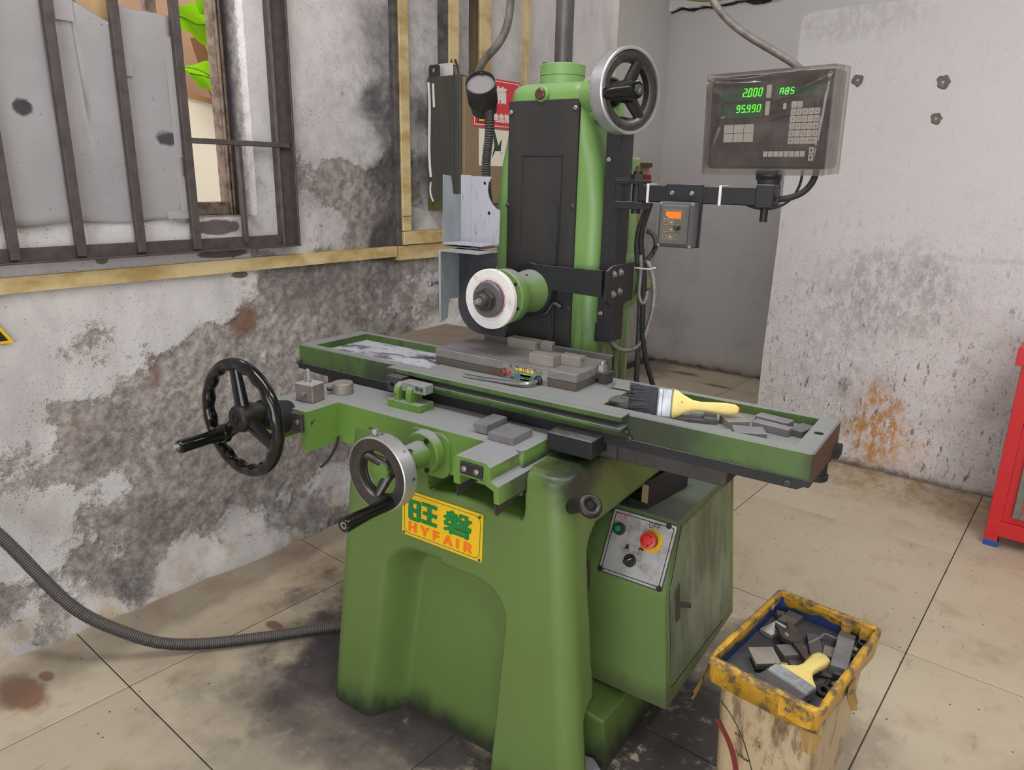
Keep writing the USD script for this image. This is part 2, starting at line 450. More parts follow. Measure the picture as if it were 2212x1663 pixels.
def guard_mat():
    g = G()
    col = g.mix(g.noise(6.0, 5, .6), S(176, 174, 184), S(150, 150, 160))
    col = g.mix(g.step(g.noise(16.0, 7, .75, stretch=(3, 3, .5), off=1.0), .56, .70), col, S(86, 84, 100))
    col = g.mix(g.mul(g.step(g.noise(60.0, 6, .75, stretch=(2, 2, .7), off=7.0), .6, .68), .7), col, S(110, 108, 122))
    return g.surf('dusty_guard_sheet', col, .75, .1, bump=g.noise(90.0, 5), strength=.35, distance=.002)
M['guard'] = guard_mat()
M['guard_dark'] = metal('sooty_guard_sheet', S(66, 67, 72), .7, .2, .8, .1, 9.0, dark=S(24, 24, 27), brush=(1, 1, .6), dustcol=S(150, 150, 158))
M['guard_pale'] = metal('pale_guard_sheet', S(150, 156, 160), .65, .15, .5, .2, 14.0, dark=S(96, 106, 100), brush=(1, 1, .4))
def wheel_mat():
    g = G()
    col = g.mix(g.mul(g.step(g.noise(40.0, 5, .7), .50, .75), .45), S(214, 210, 208), S(150, 140, 132))
    return g.surf('grinding_wheel_abrasive', col, .9, bump=g.noise(700.0, 2), strength=.3, distance=.0006)
M['abrasive'] = wheel_mat()
M['red_ink'] = flat('red_ink', S(190, 52, 44), .6)
M['red_paint'] = flat('red_sheet_paint', S(196, 24, 30), .42, 0, .06)
M['red_button'] = flat('red_button_plastic', S(208, 48, 38), .38, 0, .05)
M['green_button'] = flat('green_button_plastic', S(10, 140, 66), .35, 0, .05)
M['yellow_ring'] = flat('yellow_ring_plastic', S(222, 170, 12), .5, 0, .12)
M['yellow_plate'] = flat('yellow_plate_enamel', S(228, 184, 22), .4, 0, .07, 12.0)
M['plate_green'] = flat('plate_green_enamel', S(10, 118, 56), .45, 0, .05)
M['plate_orange'] = flat('plate_orange_enamel', S(232, 112, 16), .45, 0, .05)
def panel_mat():
    g = G()
    col = g.mix(g.step(g.noise(14.0, 6, .7), .45, .7), S(186, 184, 184), S(140, 132, 124))
    col = g.mix(g.step(g.noise(24.0, 6, .75, off=4.0), .66, .74), col, S(92, 70, 48))
    return g.surf('worn_panel_aluminium', col, .45, .4)
M['panel'] = panel_mat()
M['ink'] = flat('black_print_ink', S(24, 24, 24), .6)
M['white_ink'] = flat('white_print', S(222, 218, 214), .6)
M['brush_yellow'] = (lambda g: g.surf('yellow_brush_handle', g.mix(g.step(g.noise(120.0, 4, .7, stretch=(.5, 1, 1)), .64, .68), g.mix(g.noise(8.0, 3), S(228, 208, 128), S(212, 190, 108)), S(70, 58, 34)), .45))(G())
M['bristle'] = (lambda g: g.surf('dusty_black_bristles', g.mix(g.noise(200.0, 4, .7, stretch=(.2, 1, 1)), S(42, 42, 48), S(78, 78, 86)), .95))(G())
M['bristle_grey'] = (lambda g: g.surf('grey_dusty_bristles', g.mix(g.noise(160.0, 4, .7, stretch=(1, .3, 1)), S(74, 70, 70), S(108, 102, 100)), .95))(G())
M['tin'] = metal('tinplate_ferrule', S(176, 180, 184), .3, .85, .5, 0, 60.0, dark=S(110, 116, 120))
M['rubber'] = flat('black_rubber', S(36, 35, 36), .7)
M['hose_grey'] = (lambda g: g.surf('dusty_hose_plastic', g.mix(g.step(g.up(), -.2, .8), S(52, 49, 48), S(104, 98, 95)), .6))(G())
M['conduit'] = metal('grey_metal_conduit', S(150, 148, 144), .4, .6, .4, .2, 50.0)
M['conduit_dark'] = metal('dark_metal_conduit', S(80, 79, 78), .45, .5, .4, .2, 50.0)
M['pipe_old'] = metal('old_grey_pipe', S(128, 122, 116), .5, .4, .7, .2, 25.0, dark=S(70, 62, 58))
M['glass'] = G().surf('clear_glass', (.95, .95, .95), .05, transmission_weight=1.0) if False else None
g = G(); M['glass'] = g.surf('clear_oiler_glass', (.95, .96, .97), .08, transmission_weight=.9, ior=1.45)
M['lens'] = flat('dusty_lamp_lens', S(118, 112, 114), .55)
M['lamp_black'] = metal('dusty_black_lamp_plastic', S(52, 49, 48), .55, .05, .3, .45, 30.0)

# ---------------------------------------------------------------- the room (its own axes; every piece is turned by ROOMROT)
def RW(p):
    a = math.radians(ROOMROT); x, y, z = p
    return (x * math.cos(a) - y * math.sin(a), x * math.sin(a) + y * math.cos(a), z)

def room(name, mesh, mat, label=None, smooth=30):
    t = '/World/' + numbered('/World', name)
    m = usdkit.mesh(stage, t, trimesh.Trimesh(*tv(mesh), process=False), mat, smooth=smooth)
    m.AddRotateZOp().Set(ROOMROT)
    tag(m.GetPrim(), label, None, None, 'structure')
    return m

def floor_mat(name, c0, c1, seed):
    g = G()
    col = g.mix(g.noise(2.2, 4, .6, off=seed), c0, c1)
    col = g.mix(g.mul(g.step(g.noise(5.0, 6, .65, off=seed + 3), .5, .72), .45), col, S(150, 120, 84))
    scr = g.step(g.noise(34.0, 4, .6, stretch=(1, .25, 1), off=seed), .60, .68)
    col = g.mix(g.mul(scr, .3), col, S(126, 116, 104))
    sp = g.mul(g.step(g.vor(26.0, off=seed), .10, .06), g.step(g.noise(5.0, 2, off=1.0), .5, .56))
    col = g.mix(g.mul(sp, .85), col, S(54, 46, 46))
    for c, r, k in (((-1.87, 1.28, 0), (.2, .16, .1), .2), ((-.24, 3.72, 0), (.75, .25, .1), .75), ((.05, 3.5, 0), (.22, .16, .1), .55), ((-1.85, 1.55, 0), (.25, .12, .1), .5)):
        col = g.mix(g.mul(g.mul(g.blob(c, r, .9, 7.0, .5), k), g.step(g.noise(15.0, 6, .75, stretch=(1, .5, 1), off=c[0]), .34, .66)), col, S(142, 104, 60))
    for c, r in (((-1.707, 1.214, 0), (.035, .018, .1)), ((-2.02, .69, 0), (.03, .016, .1)), ((-2.0, .62, 0), (.1, .05, .1))):
        col = g.mix(g.mul(g.blob(c, r, .35, 30.0, .3), .8), col, S(120, 66, 32))
    # spilt oil and grinding dust round the machine's foot
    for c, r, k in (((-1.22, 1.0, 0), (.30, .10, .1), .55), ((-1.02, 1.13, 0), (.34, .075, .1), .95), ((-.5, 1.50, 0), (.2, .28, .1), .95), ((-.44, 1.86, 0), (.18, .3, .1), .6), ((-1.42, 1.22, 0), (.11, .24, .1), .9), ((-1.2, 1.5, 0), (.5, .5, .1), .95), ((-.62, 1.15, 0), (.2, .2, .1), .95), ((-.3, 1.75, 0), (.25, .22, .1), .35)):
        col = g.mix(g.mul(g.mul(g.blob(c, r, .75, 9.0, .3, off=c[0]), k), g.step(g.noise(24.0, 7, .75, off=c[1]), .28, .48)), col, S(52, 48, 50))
    for c, r, k in (((-1.1, .93, 0), (.5, .26, .1), .45), ((-1.5, 1.5, 0), (.2, .4, .1), .35), ((-1.86, 4.98, 0), (.12, .04, .1), .9), ((-1.53, 4.8, 0), (.1, .03, .1), .9)):
        col = g.mix(g.mul(g.blob(c, r, .9, 12.0, .5, off=2.0), k), col, S(104, 94, 96))
    # dirt swept up against the walls
    for c, r, k in (((-1.6, 5.32, 0), (1.3, .16, .1), .8), ((-2.3, 4.9, 0), (.35, .5, .1), .7), ((-.2, 3.88, 0), (1.3, .11, .1), .75), ((-2.05, 1.35, 0), (.1, 1.3, .1), .45)):
        col = g.mix(g.mul(g.blob(c, r, .5, 8.0, .3, off=4.0), k), col, S(96, 84, 80))
    return g.surf(name, col, g.plus(.34, g.mul(g.noise(7.0, 4), .25)), bump=g.noise(90.0, 3), strength=.05, distance=.001)

TILES = [floor_mat('beige_floor_tile_a', S(204, 192, 170), S(188, 174, 150), 0.0), floor_mat('beige_floor_tile_b', S(198, 186, 165), S(182, 168, 144), 5.0)]
M['grout'] = flat('dark_tile_joint', S(62, 54, 52), .9)
fl = Thing('floor', 'large beige floor tiles with dark joints, rust marks and black oil by the machine', None, None, (0, 0, 0), ROOMROT, 'structure')
fl.part('joint_bed', plain(-2.9, 4.8, -3.3, 5.2, -.06, -.0022), M['grout'], local=True, smooth=False)
GAP = .0016
for i in range(10):
    for j in range(11):
        x0, y0 = -2.66 + .8 * i, -3.365 + .8 * j
        x1, y1 = min(x0 + .8, 4.8), min(y0 + .8, 5.2)
        if x1 - x0 < .02 or y1 - y0 < .02: continue
        dz = rng.uniform(-.0004, .0004)
        fl.part('tile', box(x0 + GAP, x1 - GAP, y0 + GAP, y1 - GAP, -.012, dz, .0012), TILES[int(rng.integers(2))], local=True, smooth=False)

# --- left wall: peeling plaster over grey render, with the window opening
XW = -2.27
CTRL = np.array([(1.58,1.78,0,0.15),(1.69,1.87,0.1,0.2),(1.81,1.81,0.15,0.3),(1.94,1.83,0.1,0.6),(1.55,1.48,0.25,0.3),(1.67,1.48,0.15,0.2),(1.84,1.49,0.1,0.4),(1.65,1.39,0.6,0.3),(1.7,1.32,0.85,0.35),(1.79,1.29,0.85,0.4),(1.87,1.24,0.9,0.5),(1.56,1.29,0.55,0.4),(1.53,1.18,0.1,0.1),(1.65,1.16,0.2,0.3),(1.78,1.15,0.5,0.4),(1.95,1.33,0.6,0.8),(1.96,1.58,0.2,0.8),(1.96,1.13,0.5,0.95),(2.13,1.85,0.1,0.4),(2.15,1.69,0.1,0.5),(2.12,1.51,0.2,0.5),(2.19,1.6,0.2,0.95),(2.19,1.36,0.3,0.95),(2.12,1.29,0.5,0.5),(2.12,1.22,0.2,0.6),(2.21,1.17,0.2,0.2),(2.09,1.36,0.5,0.7),(2.6,2.01,0.1,0.25),(2.66,1.89,0.1,0.25),(2.42,1.96,0.1,0.4),(2.89,2.04,0,0.05),(3.23,2.09,0,0.05),(3.52,2.13,0,0.1),(1.4,1.47,0.1,0.15),(1.39,1.26,0.15,0.5),(1.5,1.77,0.05,0.2),(1.44,1.76,0.1,0.2),(1.46,1.25,0.15,0.1),(0.65,1.0,0,0),(0.76,0.94,0.25,0.1),(0.63,0.82,0,0),(0.58,0.75,0.05,0),(0.62,0.72,0.3,0.1),(0.89,1.0,0.1,0),(0.95,0.94,0.05,0),(1.1,0.96,0.05,0),(1.21,0.95,0.05,0),(1.3,0.97,0.2,0.1),(1.44,0.97,0.7,0.5),(1.64,0.99,0.9,0.6),(1.36,0.85,0.85,0.1),(1.17,0.82,0.75,0.05),(1.02,0.87,0.1,0),(0.88,0.89,0.5,0.1),(0.77,0.84,0.6,0.15),(0.83,0.8,0.2,0),(0.94,0.79,0.5,0.05),(0.77,0.75,0.3,0),(0.7,0.75,0.1,0),(1.08,0.74,0.95,0.15),(0.92,0.65,1,0.2),(0.72,0.66,0.95,0.2),(0.61,0.61,0.85,0.1),(0.63,0.62,0.2,0),(0.63,0.59,0.2,0),(0.84,0.56,1,0.3),(1.06,0.55,0.95,0.3),(0.94,0.45,0.85,0.3),(0.77,0.51,0.95,0.4),(0.64,0.53,0.9,0.2),(0.58,0.48,0.3,0),(0.69,0.44,0.2,0),(0.82,0.41,0.25,0.05),(0.97,0.41,0.7,0.25),(1.12,0.4,0.8,0.3),(1.29,0.26,0.9,0.4),(1.39,0.32,0.9,0.4),(1.49,0.29,0.8,0.4),(1.6,0.35,0.8,0.5),(1.59,0.14,0.4,0.3),(1.3,0.61,0.8,0.2),(1.49,0.57,0.8,0.2),(1.52,0.74,0.7,0.15),(1.39,0.75,0.7,0.1),(1.63,0.85,0.75,0.35),(1.77,0.91,0.7,0.5),(1.91,0.93,0.6,0.6),(2.11,0.95,0.45,0.4),(2.25,0.89,0.5,0.35),(1.98,0.8,0.6,0.4),(2.19,0.78,0.4,0.3),(2.34,0.74,0.2,0.2),(0.58,0.39,0.2,0),(0.74,0.31,0.7,0.3),(0.63,0.28,0.4,0.2),(0.87,0.26,0.85,0.5),(0.94,0.2,0.95,0.5),(0.8,0.21,0.3,0.1),(1.11,0.21,0.65,0.4),(1.22,0.1,0.3,0.1),(0.54,0.24,0.1,0),(0.72,0.19,0.75,0.5),(0.65,0.14,0.3,0.1),(0.59,0.16,0.5,0.2),(0.81,0.11,0.75,0.6),(0.53,0.09,0.3,0.3),(0.51,0.18,0.7,0.5),(0.58,0.05,0.6,0.3),(0.49,0.02,0.05,0),(0.7,0.01,0.1,0),(1.01,0.09,0.1,0),(1.37,0.1,0.45,0.5),(1.29,0.03,0.2,0.1),(1.58,0.06,0.5,0.6),(0.97,0.0,0.1,0),(1.11,0.05,0.15,0)])
OY0, OY1, OZ0, OZ1 = .30, 1.385, 1.222, 2.45       # the window opening
def wall_left():
    ys = np.unique(np.r_[np.linspace(-3.3, .3, 30), np.arange(.3, 3.6, .0075), OY0, OY1, 3.59]); ys = ys[ys <= 3.5901]
    zs = np.unique(np.r_[np.arange(-.01, 2.25, .0075), np.linspace(2.25, 3.1, 12), OZ0, OZ1])
    Y, Z = np.meshgrid(ys, zs, indexing='ij')
    P = np.stack([Y, Z, np.zeros_like(Y)], -1)
    d2 = (Y[..., None] - CTRL[:, 0]) ** 2 + (Z[..., None] - CTRL[:, 1]) ** 2
    w = np.exp(-d2 / (2 * .045 ** 2)) + 2e-4 / (d2 + .01) ** 2 * 1e-2
    peel = (w * CTRL[:, 2]).sum(-1) / w.sum(-1); soot = (w * CTRL[:, 3]).sum(-1) / w.sum(-1)
    n1 = meshkit.fbm(P * 11.0, 5, 3) - .5; n2 = meshkit.fbm(P * 46.0, 4, 9) - .5
    k = peel + n1 * .75 + n2 * .35
    bare = sm(.44, .50, k)
    far = sm(2.3, 2.75, Y); soft = 1 - .8 * far
    relief = (-.0035 * bare + bare * (n2 * .011 + n1 * .006) + (1 - bare) * n1 * .004) * soft
    edge = np.exp(-((k - .44) / .05) ** 2)
    relief += edge * .0035 * sm(.48, .62, meshkit.fbm(P * 8.0, 3, 21)) * soft          # lifted rims of the paint
    lumpy = sm(1.0, .6, Z) * sm(1.55, 1.85, Y)                                    # knobbly patch right of the machine's tray
    relief += lumpy * (meshkit.fbm(P * 17.0, 4, 31) - .5) * .035
    foot = sm(.16, 0.0, Z) * (.035 + .05 * (meshkit.fbm(P * 5.0, 3, 5) - .3))
    X = XW + relief + foot
    V = np.stack([X, Y, Z], -1).reshape(-1, 3)
    a, b = len(ys), len(zs)
    i, j = np.meshgrid(np.arange(a - 1), np.arange(b - 1), indexing='ij')
    yc, zc = (ys[:-1] + ys[1:]) / 2, (zs[:-1] + zs[1:]) / 2
    keep = ~((yc[:, None] > OY0) & (yc[:, None] < OY1) & (zc[None] > OZ0) & (zc[None] < OZ1))
    i, j = i[keep], j[keep]
    q = np.stack([i * b + j, (i + 1) * b + j, (i + 1) * b + j + 1, i * b + j + 1], -1)
    F = np.vstack([q[:, [0, 1, 2]], q[:, [0, 2, 3]]])
    tri = trimesh.Trimesh(V, F, process=False)
    if tri.face_normals[:, 0].mean() < 0: F = F[:, ::-1]
    att = {'peel': k.ravel(), 'soot': soot.ravel()}
    # reveals of the opening, and the wall's end
    for quad, pk, so in (([(XW, OY1), (XW - .22, OY1)], .62, .75),):
        pass
    ex, n = [], len(V)
    def strip(p, q, za, zb, pk, so, m=40):
        nonlocal n
        t = np.linspace(0, 1, m); zz = np.linspace(za, zb, m * 3)
        T, ZZ = np.meshgrid(t, zz, indexing='ij')
        v = np.stack([p[0] + (q[0] - p[0]) * T, p[1] + (q[1] - p[1]) * T, ZZ], -1)
        nn = meshkit.fbm(v * 40.0, 4, 2) - .5
        v[..., 1] += nn * .006 * np.clip(np.minimum(T, 1 - T) * 6, 0, 1)
        ii, jj = np.meshgrid(np.arange(m - 1), np.arange(m * 3 - 1), indexing='ij'); w_ = m * 3
        f = np.stack([ii * w_ + jj, ii * w_ + jj + 1, (ii + 1) * w_ + jj + 1, (ii + 1) * w_ + jj], -1).reshape(-1, 4) + n
        ex.append((v.reshape(-1, 3), np.vstack([f[:, [0, 1, 2]], f[:, [0, 2, 3]]]), np.broadcast_to(pk(T), T.shape).ravel(), np.broadcast_to(so(T), T.shape).ravel()))
        n += v.size // 3
    strip((XW, OY1), (XW - .22, OY1), OZ0 - .01, OZ1, lambda T: .35 + .3 * sm(.1, .3, T), lambda T: .25 + .75 * sm(.15, .6, T))
    strip((XW - .5, 3.59), (XW, 3.59), 0, 3.1, lambda T: .1, lambda T: .1)
    V = np.vstack([V] + [e[0] for e in ex]); F = np.vstack([F] + [e[1] for e in ex])
    m = room('wall_left', trimesh.Trimesh(V, F, process=False), wall_mat(), 'soot-stained left wall of white plaster peeling off grey render round the barred window', smooth=True)
    api = UsdGeom.PrimvarsAPI(m)
    for key, i_ in (('peel', 2), ('soot', 3)):
        val = np.r_[att[key], np.concatenate([e[i_] for e in ex])].astype(np.float32)
        api.CreatePrimvar(key, Sdf.ValueTypeNames.FloatArray, 'vertex').Set(Vt.FloatArray.FromNumpy(val))
    # the sill
    v = plain(XW - .22, XW - .006, OY0, OY1, OZ0 - .03, OZ0)
    room('trim_1', v, M['sill'], 'dirty plaster window sill below the bright gap')

def wall_mat():
    g = G()
    k = g.plus(g.attr('peel'), g.plus(g.mul(g.minus(g.noise(60.0, 6, .75), .5), .75), g.mul(g.minus(g.noise(240.0, 3, .7, off=4.0), .5), .5)))
    bare = g.step(k, .42, .54)
    paint = g.mix(g.noise(3.0, 4, off=1.0), S(216, 213, 213), S(190, 185, 185))
    yel = g.mul(g.step(g.plus(g.xyz(2), g.mul(g.noise(6.0, 4), .2)), .26, .12), g.step(g.noise(7.0, 4, .6, off=8.0), .45, .6))
    paint = g.mix(g.mul(yel, .6), paint, S(176, 150, 100))
    sp = g.step(g.noise(170.0, 3, .7, off=3.0), .60, .66)
    paint = g.mix(g.mul(sp, g.mul(g.step(g.attr('peel'), -.05, .3), .75)), paint, S(96, 90, 88))
    rend = g.mix(g.step(g.noise(30.0, 7, .75, off=2.0), .36, .64), S(124, 118, 113), S(178, 171, 166))
    rend = g.mix(g.mul(g.step(g.noise(160.0, 4, .75, off=5.0), .58, .68), .8), rend, S(196, 190, 186))
    rend = g.mix(g.mul(g.step(g.noise(150.0, 4, .75, off=9.0), .60, .68), .7), rend, S(58, 54, 53))
    for c, r, kk in ((RW((XW, 1.30, .875)), (.06, .05, .055), .8), (RW((XW, .975, .75)), (.03, .03, .05), .5), (RW((XW, 1.0, .80)), (.02, .03, .02), .5), (RW((XW, .77, .60)), (.05, .2, .1), .12)):
        rend = g.mix(g.mul(g.blob(c, r, .5, 26.0, .4), kk), rend, S(110, 62, 36))
    col = g.mix(bare, paint, rend)
    for c, r, kk in ((RW((XW, 1.235, 1.19)), (.05, .085, .024), .9), (RW((XW, 1.25, 1.105)), (.05, .09, .014), .9), (RW((XW, 1.30, 1.03)), (.05, .03, .012), .9), (RW((XW, .87, 1.11)), (.05, .018, .012), .8)):
        col = g.mix(g.mul(g.blob(c, r, .3, 30.0, .12), kk), col, S(84, 66, 64))
    s = g.plus(g.attr('soot'), g.mul(g.minus(g.noise(18.0, 6, .68, off=6.0), .5), .8))
    col = g.mix(g.mul(g.step(s, .12, .95), .92), col, S(50, 46, 50))
    stain = g.mul(g.step(g.noise(4.0, 5, .65, off=12.0, stretch=(1, 1, .5)), .44, .68), .3)
    col = g.mix(stain, col, S(108, 100, 100))
    dots = g.mul(g.step(g.vor(70.0, off=2.0), .13, .09), g.step(g.noise(12.0, 3, off=4.0), .5, .58))
    col = g.mix(g.mul(dots, .8), col, S(48, 45, 46))
    return g.surf('peeling_plaster', col, .85, bump=g.plus(g.mul(g.noise(150.0, 4, .7), .6), g.mul(bare, -1.0)), strength=.55, distance=.0035)
M['sill'] = (lambda g: g.surf('sooty_sill', g.mix(g.step(g.noise(22.0, 5, .7), .42, .6), S(112, 106, 106), S(62, 56, 56)), .9))(G())
wall_left()

# --- the deeper left wall beyond the pier, the back wall of the recess, the partition on the right
def old_white(name, c0, c1, low, scuffs=.5, blobs=()):
    g = G()
    col = g.mix(g.noise(1.6, 4, .6), c0, c1)
    z = g.xyz(2)
    more = g.step(z, 1.5, .2)
    a = g.mx(g.step(g.noise(34.0, 6, .72, stretch=(1, 1, .34), off=1.0, turn=(0, .5, 0)), .595, .64), g.mul(g.step(g.noise(60.0, 5, .7, stretch=(1, 1, .22), off=4.0, turn=(0, -.35, 0)), .62, .66), .8))
    b = g.step(g.noise(95.0, 5, .75, off=5.0), .565, .64)
    sc = g.mx(g.mul(a, g.plus(.08, g.mul(more, 1.0))), g.mul(b, g.plus(.15, g.mul(more, .8))))
    col = g.mix(g.mul(sc, scuffs), col, S(96, 88, 82))
    sp = g.mul(g.step(g.noise(16.0, 7, .78, off=9.0), .50, .66), g.plus(.1, g.mul(more, .7)))
    col = g.mix(g.mul(sp, scuffs * .55), col, S(118, 110, 106))
    hz = g.mul(g.step(g.noise(3.5, 5, .6, off=3.0), .48, .72), more)
    col = g.mix(g.mul(hz, .35), col, S(128, 122, 116))
    foot = g.step(g.plus(z, g.mul(g.noise(10.0, 5, .7), .16)), .19, .05)
    col = g.mix(g.mul(foot, low), col, S(142, 122, 88))
    foot2 = g.step(g.plus(z, g.mul(g.noise(14.0, 5, .7, off=2.0), .10)), .085, .04)
    col = g.mix(g.mul(foot2, .85), col, S(66, 58, 60))
    for c, r, k, cc, amp, sc_ in blobs:
        mk = g.mul(g.blob(c, r, amp, sc_, .4, off=r[0]), k)
        if k < .9 or amp > .3: mk = g.mul(mk, g.step(g.noise(34.0, 7, .78, stretch=(1, 1, .45), off=r[2] * 9), .40, .58))
        col = g.mix(mk, col, cc)
    return g.surf(name, col, .8, bump=g.noise(60.0, 4, .6), strength=.12, distance=.002)

M['wall_back'] = old_white('recess_plaster', S(196, 193, 194), S(186, 182, 182), .6, .12)
BW = lambda x, z: RW((x, 3.75, z))
M['wall_part'] = old_white('scuffed_white_plaster', S(214, 211, 213), S(204, 200, 200), .5, .85, [
    (BW(-.80, .86), (.30, .2, .22), .42, S(112, 106, 102), .7, 8.0), (BW(-1.0, .45), (.25, .2, .3), .25, S(120, 114, 110), .8, 8.0),
    (BW(-.75, .22), (.12, .1, .20), .95, S(176, 120, 40), .85, 15.0), (BW(-.64, .12), (.14, .1, .08), .45, S(200, 150, 90), .7, 14.0), (BW(-.9, .18), (.07, .1, .06), .55, S(170, 124, 60), .6, 14.0),
    (BW(-.92, .39), (.035, .1, .05), .75, S(86, 82, 82), .12, 20.0), (BW(-.3, .5), (.6, .2, .5), .12, S(214, 170, 160), .6, 3.0),
    (BW(-1.1, 2.08), (.3, .2, .08), .3, S(150, 144, 140), .6, 9.0), (BW(-.52, 1.06), (.3, .1, .012), .25, S(120, 114, 110), .5, 9.0)])
M['wall_side'] = old_white('smooth_far_plaster', S(200, 196, 194), S(190, 184, 180), .5, .15, [(RW((-2.75, 4.5, .9)), (.3, .6, .25), .55, S(128, 116, 100), .7, 7.0), (RW((-2.75, 4.7, .4)), (.3, .5, .3), .4, S(140, 118, 88), .8, 9.0), (RW((-2.75, 4.6, .35)), (.3, .08, .06), .7, S(150, 96, 44), .5, 20.0)])
room('wall_back', plain(-2.95, 4.8, 5.04, 5.15, -.02, 3.1), M['wall_back'], 'plain grey back wall of the recess beyond the machine')
room('wall_left_far', plain(-2.95, -2.745, 3.3, 5.1, -.02, 3.1), M['wall_side'], 'stained left wall of the recess behind the cable bundle')
def partition():
    # free-standing stub wall: rounded upper corner, slightly wavy edge
    pts = [(-1.345, 0), (-1.349, .5), (-1.343, 1.1), (-1.352, 1.7), (-1.355, 2.09), (-1.345, 2.12), (-1.31, 2.137), (-1.1, 2.142), (-.6, 2.134), (4.8, 2.15), (4.8, 0)]
    return prism(sg.Polygon(pts), .22, frame((0, 3.75 + .22, 0), (1, 0, 0), (0, 0, 1)))
room('wall_right', partition(), M['wall_part'], 'scuffed white partition wall with three plugged holes and an ochre stain')
M['wall_beam'] = old_white('beam_plaster', S(224, 222, 220), S(214, 210, 206), .0, .1)
def broken_edge():
    xs = np.arange(-2.745, 4.6, .02); lo = 2.515 + (np.array([meshkit.fbm(np.array([[x * 9, 1.0, 0]]), 4, 3)[0] for x in xs]) - .5) * .05
    pts = list(zip(xs, lo)) + [(4.6, 3.1), (-2.745, 3.1)]
    return prism(sg.Polygon(pts), .045, frame((0, 5.04, 0), (1, 0, 0), (0, 0, 1)))
def dark_gap():
    xs = np.arange(-2.745, -1.2, .015); lo = 2.50 + (np.array([meshkit.fbm(np.array([[x * 14, 5.0, 0]]), 4, 6)[0] for x in xs]) - .5) * .05
    return prism(sg.Polygon(list(zip(xs, lo)) + [(-1.2, 2.56), (-2.745, 2.56)]), .012, frame((0, 5.04, 0), (1, 0, 0), (0, 0, 1)))
room('trim_3', dark_gap(), M['black_void'], 'dark broken gap under the beam face')
room('trim_2', broken_edge(), M['wall_beam'], 'white beam face with a broken lower edge high in the recess')
room('ceiling', plain(-2.95, 4.9, -3.3, 5.15, 3.0, 3.1), flat('ceiling_white', S(200, 198, 196), .9), 'white ceiling above the machine')
room('wall_right_far', plain(4.8, 4.9, -3.3, 5.15, -.02, 3.1), M['wall_back'], 'far right wall')
room('wall_rear', cat(plain(-2.95, -.6, -3.4, -3.3, -.02, 3.1), plain(3.4, 4.9, -3.4, -3.3, -.02, 3.1), plain(-.6, 3.4, -3.4, -3.3, 2.6, 3.1)), M['wall_back'], 'wall behind the viewer with a wide open doorway')

# plugged holes knocked into the partition
M['hole'] = (lambda g: g.surf('broken_plaster', g.mix(g.noise(90.0, 5, .7), S(88, 82, 78), S(140, 132, 124)), .95, bump=g.noise(120.0, 4), strength=.8, distance=.004))(G())
def crater(x, z, r, seed):
    a = np.arange(18) * 2 * PI / 18
    rr = r * (1 + .45 * (meshkit.fbm(np.stack([np.cos(a) * 2, np.sin(a) * 2, np.full(18, seed * 3.0)], -1), 3, seed) - .5) * 2)
    V, F = [], []
    for s, d in ((1.0, .0), (.82, .006), (.55, .0035), (.22, .003), (.18, -.012)):
        V += [(x + math.cos(t) * q * s, 3.75 - .0005 - d * (.7 + .6 * rng.random()), z + math.sin(t) * q * s * 1.15) for t, q in zip(a, rr)]
    for i in range(4):
        for k in range(18):
            k2 = (k + 1) % 18
            F += [(i * 18 + k, i * 18 + k2, (i + 1) * 18 + k2), (i * 18 + k, (i + 1) * 18 + k2, (i + 1) * 18 + k)]
    V.append((x, 3.75 + .012, z)); F += [(72 + k, 72 + (k + 1) % 18, 90) for k in range(18)]
    return trimesh.Trimesh(np.array(V), np.array(F), process=False)
for x, z, r, w in ((-1.065, 1.827, .024, 'plugged screw hole in the white partition, beside the readout'), (-.715, 1.798, .026, 'plugged screw hole in the white partition, upper one of the right pair'), (-.718, 1.65, .022, 'plugged screw hole in the white partition, lower one of the right pair')):
    t = Thing('plugged_hole', w, 'wall hole', 'plugged holes in the partition', RW((x, 3.75, z)), ROOMROT)
    t.part('broken_plaster', crater(x - x, z - z, r, int(abs(x) * 100)) if False else move(crater(x, z, r, int(abs(x * 100))), (-x, -3.75, -z)), M['hole'], local=True)

# ---------------------------------------------------------------- window: frame, taped board, bars, and what stands outside
M['alu_old'] = metal('oxidised_window_metal', S(150, 132, 118), .5, .4, .8, 0, 30.0, dark=S(66, 56, 50))
M['rust_bar'] = metal('brown_painted_bar', S(86, 78, 76), .5, .2, .6, 0, 30.0, dark=S(58, 48, 46))
win = Thing('window_1', 'old window with a narrow bright gap beside the taped grey board', None, None, (0, 0, 0), ROOMROT, 'structure')
xg = XW - .15
def wpart(n, m, mat, **k): return win.part(n, m, mat, local=True, **k)
fr = wpart('window_frame', [box(xg - .03, xg + .02, 1.354, 1.385, OZ0, OZ1), box(xg - .03, xg + .02, OY0, 1.385, OZ0, OZ0 + .042), box(xg + .02, xg + .034, 1.357, 1.362, OZ0, OZ1, .001), box(xg + .02, xg + .03, 1.369, 1.376, OZ0, OZ1, .001)], M['alu_old'])
wpart('sash_stile', box(xg - .04, xg - .005, 1.15, 1.185, OZ0 + .042, OZ1), M['alu_old'])
